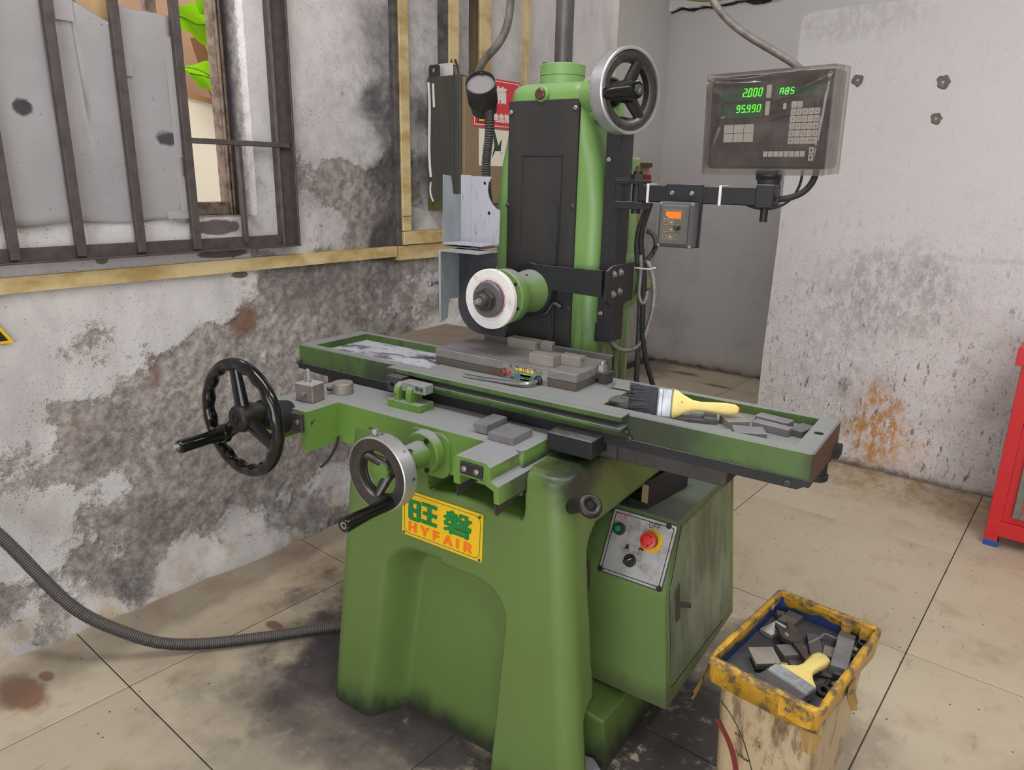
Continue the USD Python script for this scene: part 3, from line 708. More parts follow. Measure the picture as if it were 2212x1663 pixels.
def board_mat():
    g = G()
    col = g.mix(g.noise(2.5, 5, .6), S(168, 164, 166), S(146, 142, 146))
    dots = g.mul(g.step(g.vor(60.0), .12, .07), g.step(g.noise(8.0, 3), .45, .55))
    col = g.mix(g.mul(dots, .8), col, S(56, 54, 58))
    c = RW((XW + .012, .723, 1.514)); col = g.mix(g.blob(c, (.03, .022, .022), .4, 45.0, .2), col, S(58, 55, 60))
    c = RW((XW + .012, 1.10, 1.456)); col = g.mix(g.blob(c, (.04, .035, .022), .6, 40.0, .3), col, S(66, 62, 68))
    return g.surf('grey_taped_board', col, .42, bump=g.noise(5.0, 5, .5), strength=.4, distance=.02)
bd_ = Thing('window_board', 'large grey board taped over the window behind the bars', 'board', None, RW((XW, .75, 1.2)), ROOMROT)
def board():
    ys = np.linspace(.25, 1.135, 60); zs = np.linspace(0, 1, 60)
    V, F = [], []
    for s, off in ((0, .012), (1, .002)):
        for y in ys:
            top = 2.4 if y < .87 else (1.80 - (y - .87) * .5 if y < .965 else (1.748 + .05 * sm(.965, 1.0, y)))
            bot = 1.218 + .004 * math.sin(y * 25) - (.01 if y > 1.1 else 0)
            for t in zs:
                z = bot + (top - bot) * t
                wv = .004 * math.sin(y * 13 + z * 4) + .003 * math.sin(z * 17 + y * 3)
                V.append((XW + off + (wv if s == 0 else 0), y, z))
    n = 60 * 60
    for i in range(59):
        for j in range(59):
            a, b, c, d = i * 60 + j, (i + 1) * 60 + j, (i + 1) * 60 + j + 1, i * 60 + j + 1
            F += [(a, b, c), (a, c, d), (n + a, n + c, n + b), (n + a, n + d, n + c)]
    ring = [i * 60 for i in range(60)] + [59 * 60 + j for j in range(60)] + [i * 60 + 59 for i in range(59, -1, -1)] + [j for j in range(59, -1, -1)]
    for a, b in zip(ring, ring[1:] + ring[:1]):
        if a != b: F += [(a, n + a, b), (b, n + a, n + b)]
    return trimesh.Trimesh(np.array(V), np.array(F), process=False)
o = np.array([XW, .75, 1.2])
bd_.part('sheet', move(board(), -o), board_mat(), local=True, smooth=True)
g = G(); M['tape'] = g.surf('clear_tape', S(190, 186, 188), .15, alpha=.55)
for y0, z0, y1, z1 in ((.83, 1.74, .875, 1.83), (.985, 1.62, 1.012, 1.80), (1.112, 1.24, 1.136, 1.74), (1.07, 1.222, 1.135, 1.245)):
    bd_.part('tape', move(box(XW + .0175, XW + .0185, y0, y1, z0, z1, .0002), -o), M['tape'], local=True)
M['tan_board'] = flat('tan_plywood', S(206, 172, 124), .7, 0, .15, 6.0)
t = Thing('plywood_offcut', 'tan plywood sheet behind the top edge of the grey window board', 'board', None, RW((XW - .05, .98, 1.7)), ROOMROT)
t.part('sheet', prism(sg.Polygon([(-.14, 0), (.16, 0), (.16, .1), (.14, .085), (0.03, .075), (.02, .4), (-.14, .4)]), .008, YZ(-.004)), M['tan_board'], local=True)

gr = Thing('window_bars', 'brown steel security grille of upright bars over the window', 'window grille', None, RW((XW, 1.0, 1.12)), ROOMROT)
o2 = np.array([XW, 1.0, 1.12])
def gpart(n, m): gr.part(n, move(m, -o2), M['rust_bar'], local=True)
xb = XW + .02
for y in (.48, .646, .809, .975, 1.146):
    gpart('bar', box(xb, xb + .022, y - .014, y + .010, 1.128, 2.5))
gpart('bar', box(xb, xb + .02, 1.308, 1.322, 1.14, 1.455))
gpart('bottom_rail', cat(box(xb, xb + .004, .2, 1.515, 1.120, 1.158), box(xb - .018, xb + .034, .2, 1.515, 1.118, 1.123)))
gpart('cross_rail', box(xb + .002, xb + .022, 1.15, 1.50, 1.446, 1.462))
gpart('end_post', cat(box(xb, xb + .005, 1.455, 1.515, 1.12, 2.5), box(xb, xb + .03, 1.508, 1.515, 1.12, 2.5), box(xb - .018, xb + .02, 1.455, 1.461, 1.12, 2.5)))

# outside, across a narrow yard
yard = Thing('yard_wall', 'brown sunlit wall across the yard outside the window', 'wall', None, RW((-4.0, 1.6, 0)), ROOMROT)
yard.part('wall_face', plain(-.1, 0, -3.0, 4.0, 0, 3.2), flat('brown_yard_wall', S(176, 138, 104), .8, 0, .3, 3.0), local=True)
room('ground', plain(-4.6, -2.5, -1.4, 5.6, -.07, -.02), flat('yard_concrete', S(150, 140, 125), .9), 'concrete ground of the yard outside the window')
t = Thing('plywood_sheet', 'bright cream plywood panel standing outside the window gap', 'panel', None, RW((-3.9, 2.1, .4)), ROOMROT)
t.part('sheet', prism(sg.Polygon([(-.55, -.4), (.75, -.4), (.75, 1.20), (-.55, 1.44)]), .02, YZ(0)), flat('cream_plywood', S(255, 246, 222), .6, 0, .02), local=True)
t.part('edge_batten', prism(sg.Polygon([(-.55, 1.42), (.75, 1.18), (.75, 1.205), (-.55, 1.445)]), .03, YZ(0)), flat('batten_wood', S(186, 138, 92), .7), local=True)
t = Thing('leaning_plank', 'broken brown plank leaning above the cream panel outside', 'plank', None, RW((-3.85, 2.1, 1.75)), ROOMROT)
t.part('plank', prism(sg.Polygon([(-.06, .265), (-.022, .288), (.03, .17), (.16, -.1), (.13, -.18), (.03, -.02), (-.035, .17)]), .03, YZ(0)), flat('brown_plank', S(128, 88, 48), .8, 0, .3, 14.0), local=True)
def leaf_mat():
    g = G()
    d = g.a('diffuse_bsdf', 'BSDF', color=S(126, 184, 40)); t_ = g.a('translucent_bsdf', 'BSDF', color=S(150, 214, 30))
    m = g.a('mix_closure', 'closure', fac=.5, closure1=d, closure2=t_)
    return usdkit.material(stage, '/World/Looks/leaf_green', g.n, g.l, surface=m)
M['leaf'] = leaf_mat(); M['vein'] = flat('leaf_vein', S(70, 104, 40), .6); M['stem'] = flat('pale_stem', S(196, 200, 150), .5)
plant = Thing('leafy_plant', 'bright green broad-leaved plant outside the window gap', 'plant', None, RW((-2.75, 1.6, .6)), ROOMROT)
def leaf(y, z, L, W, tilt, droop, seed):
    n, m = 26, 13
    V, F = [], []
    for i in range(n):
        u = i / (n - 1)
        w = W * (math.sin(PI * min(u * .93 + .04, 1)) ** .75) * (1 + .16 * math.sin(u * 17 + seed)) + .002
        for j in range(m):
            v = j / (m - 1) * 2 - 1
            V.append((.02 * math.sin(u * 5 + v * 2 + seed) + .018 * abs(v), u * L, v * w - droop * u * u * L + .008 * math.sin(u * 9 + seed)))
    for i in range(n - 1):
        for j in range(m - 1):
            a = i * m + j; F += [(a, a + m, a + m + 1), (a, a + m + 1, a + 1)]
    me = trimesh.Trimesh(np.array(V), np.array(F), process=False)
    mid = tube(np.array([(V[i * m + 6][0] + .001, V[i * m + 6][1], V[i * m + 6][2]) for i in range(n)]), .0016, 6)
    T = trimesh.transformations.rotation_matrix(math.radians(tilt), [1, 0, 0])
    k = lambda q: move(xf(q, T), (0, y - 1.6, z - .6))
    return k(me), k(mid)
for y, z, L, W, tl, dr, sd in ((1.385, 1.885, .24, .062, 4, .1, 1), (1.425, 1.728, .24, .05, -14, .25, 4), (1.46, 2.03, .22, .07, -30, .2, 2), (1.33, 1.98, .15, .05, 160, .2, 6), (1.10, 1.80, .2, .06, 10, .1, 3)):
    a_, b_ = leaf(y, z, L, W, tl, dr, sd)
    p = plant.part('leaf', a_, M['leaf'], local=True, smooth=True)
    plant.part('vein', b_, M['vein'], parent=p, local=True)
plant.part('stem', [tube(spline([(.02, .12, -.6), (.01, .1, .2), (0, .05, .7), (0, -.05, 1.3), (0, .0, 1.5)], 40), .012, 8), tube(spline([(0, -.06, 1.1), (0, -.12, 1.125), (0, -.175, 1.128)], 10), .003, 6), tube(spline([(0, -.05, 1.25), (0, -.12, 1.28), (0, -.215, 1.285)], 10), .003, 6)], M['stem'], local=True)

# ---------------------------------------------------------------- trunking, electrical box and boards on the left wall
M['trunk'] = (lambda g: g.surf('yellowed_pvc', g.mix(g.step(g.noise(9.0, 5, .6, stretch=(1, .5, 1)), .4, .68), S(206, 186, 140), S(164, 138, 84)), .45))(G())
M['trunk_grey'] = metal('sooted_grey_trunking', S(96, 90, 88), .7, .1, .8, 0, 20.0, dark=S(36, 34, 35))
M['trunk_brown'] = metal('brown_stained_trunking', S(108, 92, 70), .7, .1, .8, 0, 14.0, dark=S(60, 48, 38), brush=(1, 1, .3))
M['trunk_black'] = metal('blackened_trunking', S(52, 48, 48), .7, .1, .7, 0, 30.0, dark=S(24, 23, 24))
def trunk(label, mesh, mat, at, extra=()):
    t = Thing('cable_trunking', label, 'cable trunking', None, RW(at), ROOMROT)
    t.part('cover', move(mesh, -np.array(at)), mat, local=True)
    for n, m, mt in extra: t.part(n, move(m, -np.array(at)), mt, local=True)
def sloped(y0, y1, za, zb, zc, zd, d=.024, b=.002):
    # a duct whose two ends sit at slightly different heights
    return hull([(XW - .004 + (0 if k == 0 else d - (b if k == 2 else 0)), y, z + s * (b if k == 2 else 0)) for k in (0, 2) for y, lo, hi in ((y0, za, zb), (y1, zc, zd)) for z, s in ((lo, 1), (hi, -1))] + [(XW - .004 + d - b, y, z) for y, lo, hi in ((y0, za, zb), (y1, zc, zd)) for z in (lo, hi)])
trunk('long yellowed trunking running level below the window', sloped(-.2, 1.99, 1.036, 1.078, 1.046, 1.088), M['trunk'], (XW, 1.0, 1.04))
trunk('yellowed trunking continuing level behind the grinder guard', sloped(1.995, 3.5, 1.030, 1.088, 1.030, 1.09, .026), M['trunk'], (XW, 2.3, 1.03))
trunk('short wide yellowed trunking piece above the level run', box(XW - .004, XW + .034, 2.016, 3.4, 1.092, 1.145, .002), M['trunk'], (XW, 2.3, 1.09))
trunk('upright cream trunking with a blackened left edge, left of the electrical box', box(XW - .004, XW + .03, 2.014, 2.062, 1.147, 3.0, .002), M['trunk'], (XW, 2.04, 1.15), [('edge_strip', box(XW - .004, XW + .024, 1.988, 2.012, 1.09, 3.0, .002), M['trunk_grey']), ('lid_joint', box(XW, XW + .0312, 2.0145, 2.0615, 1.205, 1.207, .0002), M['trunk_black'])])
trunk('upright trunking above the electrical box, grey-sooted on its left side', box(XW - .004, XW + .05, 2.262, 2.32, 1.80, 3.0, .002), M['trunk'], (XW, 2.28, 1.78), [('edge_strip', box(XW - .004, XW + .046, 2.246, 2.26, 1.80, 3.0, .002), M['trunk_grey'])])
trunk('upright trunking behind the work lamp, half blackened', box(XW - .004, XW + .04, 2.46, 2.53, 1.75, 3.0, .002), M['trunk'], (XW, 2.5, 1.75), [('edge_strip', box(XW - .004, XW + .03, 2.43, 2.458, 1.75, 3.0, .002), M['trunk_brown'])])
trunk('narrow brown-yellow trunking beside the white pier', box(XW - .004, XW + .025, 2.785, 2.815, 1.75, 3.0, .002), M['trunk'], (XW, 2.8, 1.75))
t = Thing('cable_trunking', 'short stained trunking low behind the cable bundle', 'cable trunking', None, RW((-2.73, 4.3, .6)), ROOMROT)
t.part('cover', box(-.02, .02, -.6, .7, -.03, .03), M['trunk'], local=True)

M['olive_box'] = metal('olive_steel_box', S(88, 86, 80), .55, .3, .5, 0, 12.0, dark=S(60, 58, 52), brush=(1, 1, .2))
M['brown_door'] = flat('brown_box_door', S(138, 116, 88), .55, .0, .15, 8.0)
eb = Thing('electrical_box', 'olive-grey steel electrical box on the left wall with a red warning sign', 'electrical box', None, RW((XW, 2.4, 1.25)), ROOMROT)
oe = np.array([XW, 2.4, 1.25])
def ep(n, m, mat, **k): return eb.part(n, move(m, -oe), mat, local=True, **k)
body = ep('body', box(XW, -2.085, 2.184, 2.86, 1.252, 1.745, .003), M['olive_box'])
ep('seam', box(-2.118, -2.116, 2.1832, 2.1842, 1.256, 1.742, .0002), M['black_matt'], parent=body)
door = ep('door', box(-2.085, -2.068, 2.19, 2.855, 1.258, 1.738, .003), M['brown_door'])
ep('mounting_tab', sub(prism(rrect(XW + .0, 1.225, XW + .17, 1.275, .006), .004, XZ(2.186)), cyl((XW + .035, 2.19, 1.25), (XW + .035, 2.17, 1.25), .008)), metal('green_tab_metal', S(98, 104, 60), .5, .4, .5))
ep('mounting_tab', sub(prism(rrect(XW + .01, 1.742, XW + .07, 1.79, .012), .004, XZ(2.19)), cyl((XW + .035, 2.20, 1.77), (XW + .035, 2.17, 1.77), .009)), M['dark_steel'])
ep('paint_run', [tube(spline([(XW + .012, 2.182, 1.725), (XW + .016, 2.182, 1.60), (XW + .012, 2.182, 1.45), (XW + .02, 2.182, 1.36)], 30), .006, 8), tube([(XW + .038, 2.182, 1.72), (XW + .042, 2.182, 1.63)], .005, 8), tube(spline([(XW + .02, 2.182, 1.34), (XW + .022, 2.182, 1.28), (XW + .034, 2.182, 1.262)], 12), .004, 8)], M['white_ink'])
ep('wire', [tube(spline([(-2.225, 2.275, 1.82), (-2.21, 2.268, 1.785), (-2.19, 2.262, 1.745)], 12), .005, 8), tube(spline([(-2.215, 2.29, 1.82), (-2.195, 2.285, 1.79), (-2.18, 2.275, 1.745)], 12), .004, 8)], flat('red_black_wire', S(96, 40, 40), .5))
ep('trunk_end', box(XW, XW + .09, 2.235, 2.245, 1.742, 1.80, .001), M['white_ink'])
sign = ep('warning_sign', box(-2.068, -2.0665, 2.238, 2.53, 1.560, 1.748, .0005), flat('red_sign_print', S(206, 52, 62), .5, 0, .05), label='red warning sign with white lettering')
def on_door(mesh, y, z): return xf(mesh, frame((-2.0665, y, z), (0, 1, 0), (0, 0, 1)))
line = sg.box(0, 0, .278, .175).difference(sg.box(.003, .003, .275, .172))
ep('sign_border', on_door(prism(line, .0004), 2.245, 1.566), M['white_ink'], parent=sign)
for s_, h_, y_, z_ in (('电箱', .068, 2.315, 1.655), ('有电危险', .036, 2.325, 1.582)):
    m_ = text(s_, h_, .0005, True, 4)
    if m_ is not None: ep('lettering', on_door(m_, y_, z_), M['white_ink'], parent=sign)
tri = sg.Polygon([(0, 0), (.06, 0), (.03, .055)])
ep('warning_triangle', on_door(prism(tri, .0005), 2.262, 1.576), M['ink'], parent=sign)
ep('warning_triangle', on_door(prism(tri.buffer(-.005), .0008), 2.262, 1.576), M['yellow_plate'], parent=sign)
ep('paper_notice', box(-2.068, -2.067, 2.275, 2.48, 1.41, 1.553, .0003), (lambda g: g.surf('white_printed_paper', g.mix(g.step(g.noise(16.0, 3, .5), .60, .62), S(222, 216, 200), S(180, 170, 150)), .7))(G()))
ep('printed_mark', on_door(prism(sg.Polygon([(.02, .02), (.035, .07), (.02, .135), (.03, .14), (.06, .07), (.08, .10), (.075, .05), (.04, .05)]), .0006), 2.335, 1.42), flat('dark_green_print', S(44, 64, 50), .6))

# yellow warning sticker at the left edge
st = Thing('warning_sticker', 'small yellow and black triangular warning sticker at the left edge', 'sticker', None, RW((XW + .002, .58, .91)), ROOMROT)
tri = sg.Polygon([(-.05, 0), (.03, 0), (-.01, .07)]).buffer(.004)
st.part('border', prism(tri, .0008, YZ(.006)), M['yellow_plate'], local=True)
st.part('print', prism(tri.buffer(-.008), .0012, YZ(.006)), M['ink'], local=True)

# wooden switch board on the deeper wall
fb = Thing('switch_board', 'tan wooden board with two red knife switches on the far left wall', 'switch board', None, RW((-2.745, 4.4, 1.2)), ROOMROT)
M['wood_tan'] = (lambda g: g.surf('tan_board_wood', g.mix(g.noise(14.0, 5, .6, stretch=(1, 3, .2)), S(190, 166, 122), S(156, 130, 90)), .6))(G())
fb.part('board', box(0, .03, .02, .42, -.62, .275, .003), M['wood_tan'], local=True)
fb.part('top_cap', box(0, .05, .01, .43, .255, .285, .003), flat('dark_wood_edge', S(96, 78, 56), .6), local=True)
for y in (.06, .28):
    p = fb.part('knife_switch', box(.03, .085, y, y + .085, .03, .205, .006), flat('red_switch_cover', S(146, 34, 34), .4) if y < .1 else M['sw'] , local=True) if False else fb.part('knife_switch', box(.03, .085, y, y + .085, .03, .205, .006), M.setdefault('sw', flat('red_switch_cover', S(150, 36, 36), .4)), local=True)
fb.part('indicator', lathe([(0, .014), (.03, .013), (.04, .006)], (.03, .19, .12), (1, 0, 0), 16), M['dark_steel'], local=True)
p = fb.part('white_switch', box(.03, .07, .0, .22, -.50, -.12, .006), M['white_ink'], local=True)
p2 = fb.part('note', box(.0705, .0715, .02, .2, -.20, -.05, .0003), flat('pink_note_paper', S(214, 200, 190), .7), local=True)
fb.part('red_scribble', [tube(spline([(.073, .06 + dx, -.16), (.073, .075 + dx, -.10), (.073, .08 + dx, -.07)], 8), .004, 6) for dx in (0, .03, .055)] + [tube([(.073, .05, -.12), (.073, .15, -.115)], .004, 6)], M['red_ink'], parent=p2, local=True)

# red cabinet at the right edge
rc = Thing('red_cabinet', 'red steel cabinet with blue feet at the right edge by the partition', 'cabinet', None, RW((-.19, 3.25, 0)), ROOMROT)
rc.part('side_post', box(0, .045, -.04, 0, .02, .74), M['red_paint'], local=True)
rc.part('side_post', box(0, .045, .28, .34, .02, .74), M['red_paint'], local=True)
rc.part('side_panel', box(.006, .012, -.002, .30, .06, .74), M['red_paint'], local=True)
rc.part('front_panel', box(.04, .9, -.03, -.02, .09, .50), M['red_paint'], local=True)
rc.part('bottom_rail', box(0, .95, -.045, 0, .05, .11), M['red_paint'], local=True)
rc.part('top', box(-.02, .97, -.06, .36, .735, .80), M['red_paint'], local=True)
rc.part('shelf_back', box(.02, .9, .30, .32, .1, .74), flat('dark_red_sheet', S(110, 14, 20), .5), local=True)
for y in (-.03, .30): rc.part('foot', box(0, .05, y - .012, y + .03, 0, .025, .002), M.setdefault('blue_foot', flat('blue_plastic_foot', S(28, 72, 150), .4)), local=True)
fr_ = rc.part('document_frame', [box(.075, .10, -.05, -.035, .14, .43), box(.10, .5, -.05, -.035, .14, .165), box(.10, .5, -.05, -.035, .405, .43)], metal('grey_frame', S(122, 122, 112), .5, .3, .5), local=True)
rc.part('poster', box(.095, .5, -.042, -.036, .16, .41), flat('red_poster', S(196, 66, 66), .3), parent=fr_, local=True)
m_ = text('第', .022, .0005, True, 2)
if m_ is not None: rc.part('lettering', xf(m_, frame((.118, -.0425, .175), (1, 0, 0), (0, 0, 1))), M['white_ink'], parent=fr_, local=True)

# ================================================================ the surface grinder
gd = Thing('surface_grinder', 'green hand-operated surface grinder with white wheel and black handwheels, filling the middle', 'grinding machine', None, (-0.95, 1.45, 0))
P_ = gd.part

def rr_ring(x0, x1, y0, y1, r, nf, ns, nb, nc=8):
    """Corner-rounded rectangle, anticlockwise from the front left: front, right, back, left."""
    pts = []
    def arc(cx, cy, a0):
        for k in range(nc): a = a0 + (k + .5) / nc * PI / 2; pts.append((cx + r * math.cos(a), cy + r * math.sin(a)))
    pts += [(x, y0) for x in np.linspace(x0 + r, x1 - r, nf)]; arc(x1 - r, y0 + r, -PI / 2)
    pts += [(x1, y) for y in np.linspace(y0 + r, y1 - r, ns)]; arc(x1 - r, y1 - r, 0)
    pts += [(x, y1) for x in np.linspace(x1 - r, x0 + r, nb)]; arc(x0 + r, y1 - r, PI / 2)
    pts += [(x0, y) for y in np.linspace(y1 - r, y0 + r, max(ns // 3, 6))]; arc(x0 + r, y0 + r, PI)
    return np.array(pts)

def sdbox(x, z, cx, cz, hx, hz, r):
    qx, qz = np.abs(x - cx) - hx + r, np.abs(z - cz) - hz + r
    return np.hypot(np.maximum(qx, 0), np.maximum(qz, 0)) + np.minimum(np.maximum(qx, qz), 0) - r

def base_mesh():
    top = .80
    zs = np.r_[np.unique(np.r_[np.linspace(0, .70, 90), np.linspace(.125, .165, 8)]), np.linspace(.70, top, 22)[1:]]
    rings = []
    for z in zs:
        x0, x1 = -1.328 + .098 * z, -.556 - .108 * z
        y0 = 1.10 + .045 * z
        rd = .022
        t = max(0, (z - (top - rd)) / rd); ins = rd * (1 - math.sqrt(max(0, 1 - t * t)))
        p = rr_ring(x0 + ins, x1 - ins, y0 + ins, 1.80 - ins, .045, 150, 100, 16)
        X, Y = p[:, 0].copy(), p[:, 1].copy()
        Z = np.full(len(p), z)
        front = Y < y0 + .06
        xl, xr = -1.155 + .12 * z, -.80 + .055 * z
        d = sdbox(X, Z, (xl + xr) / 2, .0, (xr - xl) / 2, .505, .075)
        s_r = sm(.014, -.020, d); s_l = sm(.030, -.035, d)
        mk = np.where(X > -.95, s_r, s_l)
        Y += np.where(front, mk * .088, 0)
        d = sdbox(X, Z, -.86, .80, .125, .105, .01)
        Y += np.where(front & (mk < .01), sm(.004, -.004, d) * .16, 0)
        side = X > x1 - .03
        d = sdbox(Y, Z, 1.46, .10, .245, .56, .06)
        s2 = sm(.008, -.012, d) * (.034 + .115 * sm(.13, .16, z))
        d = sdbox(Y, Z, 1.2325, .0, .065, .265, .03)
        s3 = sm(.006, -.006, d) * .15
        X -= np.where(side & (Y > 1.14), np.maximum(s2, s3), 0)
        rings.append(np.stack([X, Y, Z], 1))
    n = len(rings[0]); V = np.vstack(rings); m = len(rings)
    i, j = np.meshgrid(np.arange(m - 1), np.arange(n), indexing='ij')
    a, b, c, d = i * n + j, i * n + (j + 1) % n, (i + 1) * n + (j + 1) % n, (i + 1) * n + j
    F = np.vstack([np.stack([a, b, c], -1).reshape(-1, 3), np.stack([a, c, d], -1).reshape(-1, 3)])
    tp = trimesh.creation.triangulate_polygon(sg.Polygon(rings[-1][:, :2]), engine='earcut')
    V2 = np.c_[tp[0], np.full(len(tp[0]), top)]
    f2 = np.asarray(tp[1]); e1 = V2[f2[:, 1]] - V2[f2[:, 0]]; e2 = V2[f2[:, 2]] - V2[f2[:, 0]]
    fl_ = np.cross(e1, e2)[:, 2] < 0; f2[fl_] = f2[fl_][:, ::-1]
    tp3 = f2 + len(V)
    return trimesh.Trimesh(np.vstack([V, V2]), np.vstack([F, tp3]), process=False)
P_('base', base_mesh(), M['green'], smooth=50)
P_('base_gap_liner', box(-.985, -.735, 1.27, 1.30, .69, .80, 0), M['black_void'])

# name plate
def front(mesh, x, y, z, tilt=0.0): return xf(mesh, frame((x, y, z), (1, 0, 0), (0, tilt, 1)))
py = 1.1246
pl = P_('name_plate', front(prism(rrect(0, 0, .232, .112, .004), .0016), -1.064, py, .560, .045), M['yellow_plate'], label='yellow name plate with green and orange lettering')
line = rrect(.006, .006, .226, .106, .016).difference(rrect(.0072, .0072, .2248, .1048, .015))
P_('border_line', front(prism(line, .0022), -1.064, py, .560, .045), M['plate_green'], parent=pl)
def on_plate(m, u, v): return front(m, -1.064 + u * .232, py, .560 + (1 - v) * .112, .045)
# the two characters, drawn as on the plate in heavy strokes
def strokes(rects): return unary_union([sg.box(*r) if len(r) == 4 else sg.Polygon(r) for r in rects])
ri = rrect(0, 0, .037, .050, .006).union(sg.box(0, .02, .03, .05)).difference(unary_union([sg.box(.0125, .0075, .0245, .0205), sg.box(.0125, .0295, .0245, .0425)]))
wang = strokes([(0, .042, .044, .050), (.004, .021, .044, .029), (0, 0, .044, .008), (.0165, 0, .0275, .05)])
P_('lettering', on_plate(prism(ri, .0024), .089, .62), M['plate_green'], parent=pl)
P_('lettering', on_plate(prism(wang, .0024), .262, .60), M['plate_green'], parent=pl)
m_ = text('磐', .056, .0024, True, 2, 1.42)
if m_ is not None: P_('lettering', on_plate(m_, .54, .62), M['plate_green'], parent=pl)
for ch, u in zip('HYFAIR', (.087, .242, .405, .535, .692, .785)):
    m_ = text(ch, .0205, .0024, False, 5, 1.28) if ch != 'I' else prism(sg.box(0, 0, .0085, .0215), .0024)
    if m_ is not None: P_('lettering', on_plate(m_, u, .875), M['plate_orange'], parent=pl)
for u, v in ((.03, .05), (.972, .05), (.025, .955), (.972, .955)):
    P_('rivet', xf(lathe([(0, .0035), (.002, .003), (.003, .001)], (0, 0, 0), (0, 0, 1), 12), frame((-1.064 + u * .232, py - .001, .560 + (1 - v) * .112), (1, 0, 0), (0, .045, 1))), M['dark_steel'], parent=pl)

# lifting ring on the right shoulder
a_ = np.array([.62, -.40, .68])
P_('lifting_ring', cat(lathe([(math.sin(t) * .0075, .0175 + math.cos(t) * .0075) for t in np.linspace(0, 2 * PI, 14)[:-1]], (-.578, 1.125, .768), a_, 32, True), cyl((-.578, 1.125, .768), (-.64, 1.165, .735), .010, .016, 20), lathe([(-.010, .0145), (-.005, .0135), (-.0035, .002)], (-.578, 1.125, .768), a_, 24)), M['cast_dark'])

# ---- saddle
def saddle():
    # plan: main body with two arms reaching forward
    body = rrect(-1.425, 1.138, -.742, 1.66, .008).union(sg.box(-1.425, 1.04, -1.278, 1.2))
    m = prism(body, .098, XY(.737))
    cuts = [box(-1.40, -1.30, 1.03, 1.20, .70, .80, 0), box(-.97, -.74, 1.16, 1.5, .70, .79, 0)]
    m = sub(m, *cuts)
    # right arm: inverted channel with a stepped right side
    prof = sg.Polygon([(-.842, .776), (-.842, .829), (-.836, .836), (-.762, .836), (-.752, .829), (-.7505, .804), (-.746, .799), (-.733, .794), (-.730, .788), (-.730, .758), (-.742, .758), (-.744, .783), (-.762, .79), (-.762, .797), (-.826, .797), (-.826, .776)])
    arm = prism(prof, .24, XZ(1.28))
    m = add(m, arm)
    return m
sd_ = P_('saddle', saddle(), M['green_saddle'], smooth=35)
ep1 = P_('end_plate', box(-.822, -.768, 1.034, 1.040, .803, .829, .0015), M['black_matt'], parent=sd_)
for x in (-.810, -.780): P_('end_plate_screw', lathe([(0, .006), (.003, .006), (.0045, .003)], (x, 1.034, .816), (0, -1, 0), 16), M['steel'], parent=sd_)
ep2 = P_('end_plate', box(-1.412, -1.286, 1.030, 1.040, .785, .83, .0015), M['dark_steel'], parent=sd_)
P_('end_plate_screw', lathe([(0, .006), (.003, .006), (.0045, .003)], (-1.297, 1.030, .81), (0, -1, 0), 16), M['steel'], parent=sd_)
P_('chip_guard', plain(-1.284, -1.282, 1.052, 1.145, .748, .79), M['dark_steel'], parent=sd_)
P_('chip_guard', prism(sg.Polygon([(1.042, .735), (1.05, .728), (1.2, .765), (1.26, .79), (1.042, .79)]), .002, YZ(-.742)), M['dark_steel'], parent=sd_)
P_('chip_guard', prism(sg.Polygon([(1.045, .745), (1.16, .765), (1.16, .79), (1.045, .79)]), .002, YZ(-.838)), M['dark_steel'], parent=sd_)
P_('guide_wire', tube(spline([(-1.275, 1.13, .75), (-1.285, 1.12, .71), (-1.31, 1.10, .67)], 12), .003, 8), M['rubber'], parent=sd_)
# way bed under the table
P_('way_bed', cat(box(-1.498, -.379, 1.30, 1.505, .798, .842, .002), box(-1.49, -.61, 1.292, 1.50, .80, .846, .002)), M['dark_steel'], smooth=20)
P_('way_guard', box(-.738, -.632, 1.222, 1.30, .816, .856, .002), M['black_paint'])
P_('way_guard_end', plain(-.3795, -.377, 1.31, 1.49, .805, .836), M['black_void'])

# boss of the cross feed
bx, bz = -.990, .781
pad = rrect(bx - .062, bz - .058, bx + .062, bz + .045, .03)
P_('feed_boss', cat(prism(pad, .012, XZ(1.145)), cyl((bx, 1.134, bz), (bx, 1.108, bz), .050, .048, 40, .003), cyl((bx, 1.112, bz), (bx, 1.03, bz), .030, .028, 32), cyl((bx, 1.04, bz), (bx, .985, bz), .022, .02, 28)), M['green_saddle'])
P_('feed_pointer', hull([(bx + .018, 1.06, bz + .03), (bx + .024, 1.06, bz + .024), (bx + .03, 1.0, bz + .05), (bx + .033, 1.0, bz + .044), (bx + .03, 1.0, bz + .046), (bx + .02, 1.05, bz + .03)]), M['dark_steel'])
for ang in (60, 180, 300):
    P_('boss_screw', lathe([(0, .006), (.004, .006), (.0042, .003), (.002, .0028)], (bx + .039 * math.cos(math.radians(ang)), 1.108, bz + .039 * math.sin(math.radians(ang))), (0, -1, 0), 16), M['black_matt'])

# ---- handwheels
def spoke(p, q, r0, r1, flatten=(1, 1, .6)):
    s = trimesh.creation.icosphere(2, 1.0).vertices * np.array(flatten)
    return hull(np.vstack([s * r0 + p, s * r1 + q]))
def rim(R, r, waves=0, amp=0.0, n=120, m=20, squash=1.0):
    V = []
    for i in range(n):
        t = i / n * 2 * PI
        for k in range(m):
            a = k / m * 2 * PI
            rr = r * (1 - amp * (0.5 + 0.5 * math.cos(waves * t)) * (0.5 - 0.5 * math.cos(a)) ** 1.2) if waves else r
            rad = R + rr * math.cos(a)
            V.append((rad * math.cos(t), rad * math.sin(t), rr * math.sin(a) * squash))
    F = []
    for i in range(n):
        for k in range(m):
            a, b, c, d = i * m + k, ((i + 1) % n) * m + k, ((i + 1) % n) * m + (k + 1) % m, i * m + (k + 1) % m
            F += [(a, b, c), (a, c, d)]
    return trimesh.Trimesh(np.array(V), np.array(F), process=False)
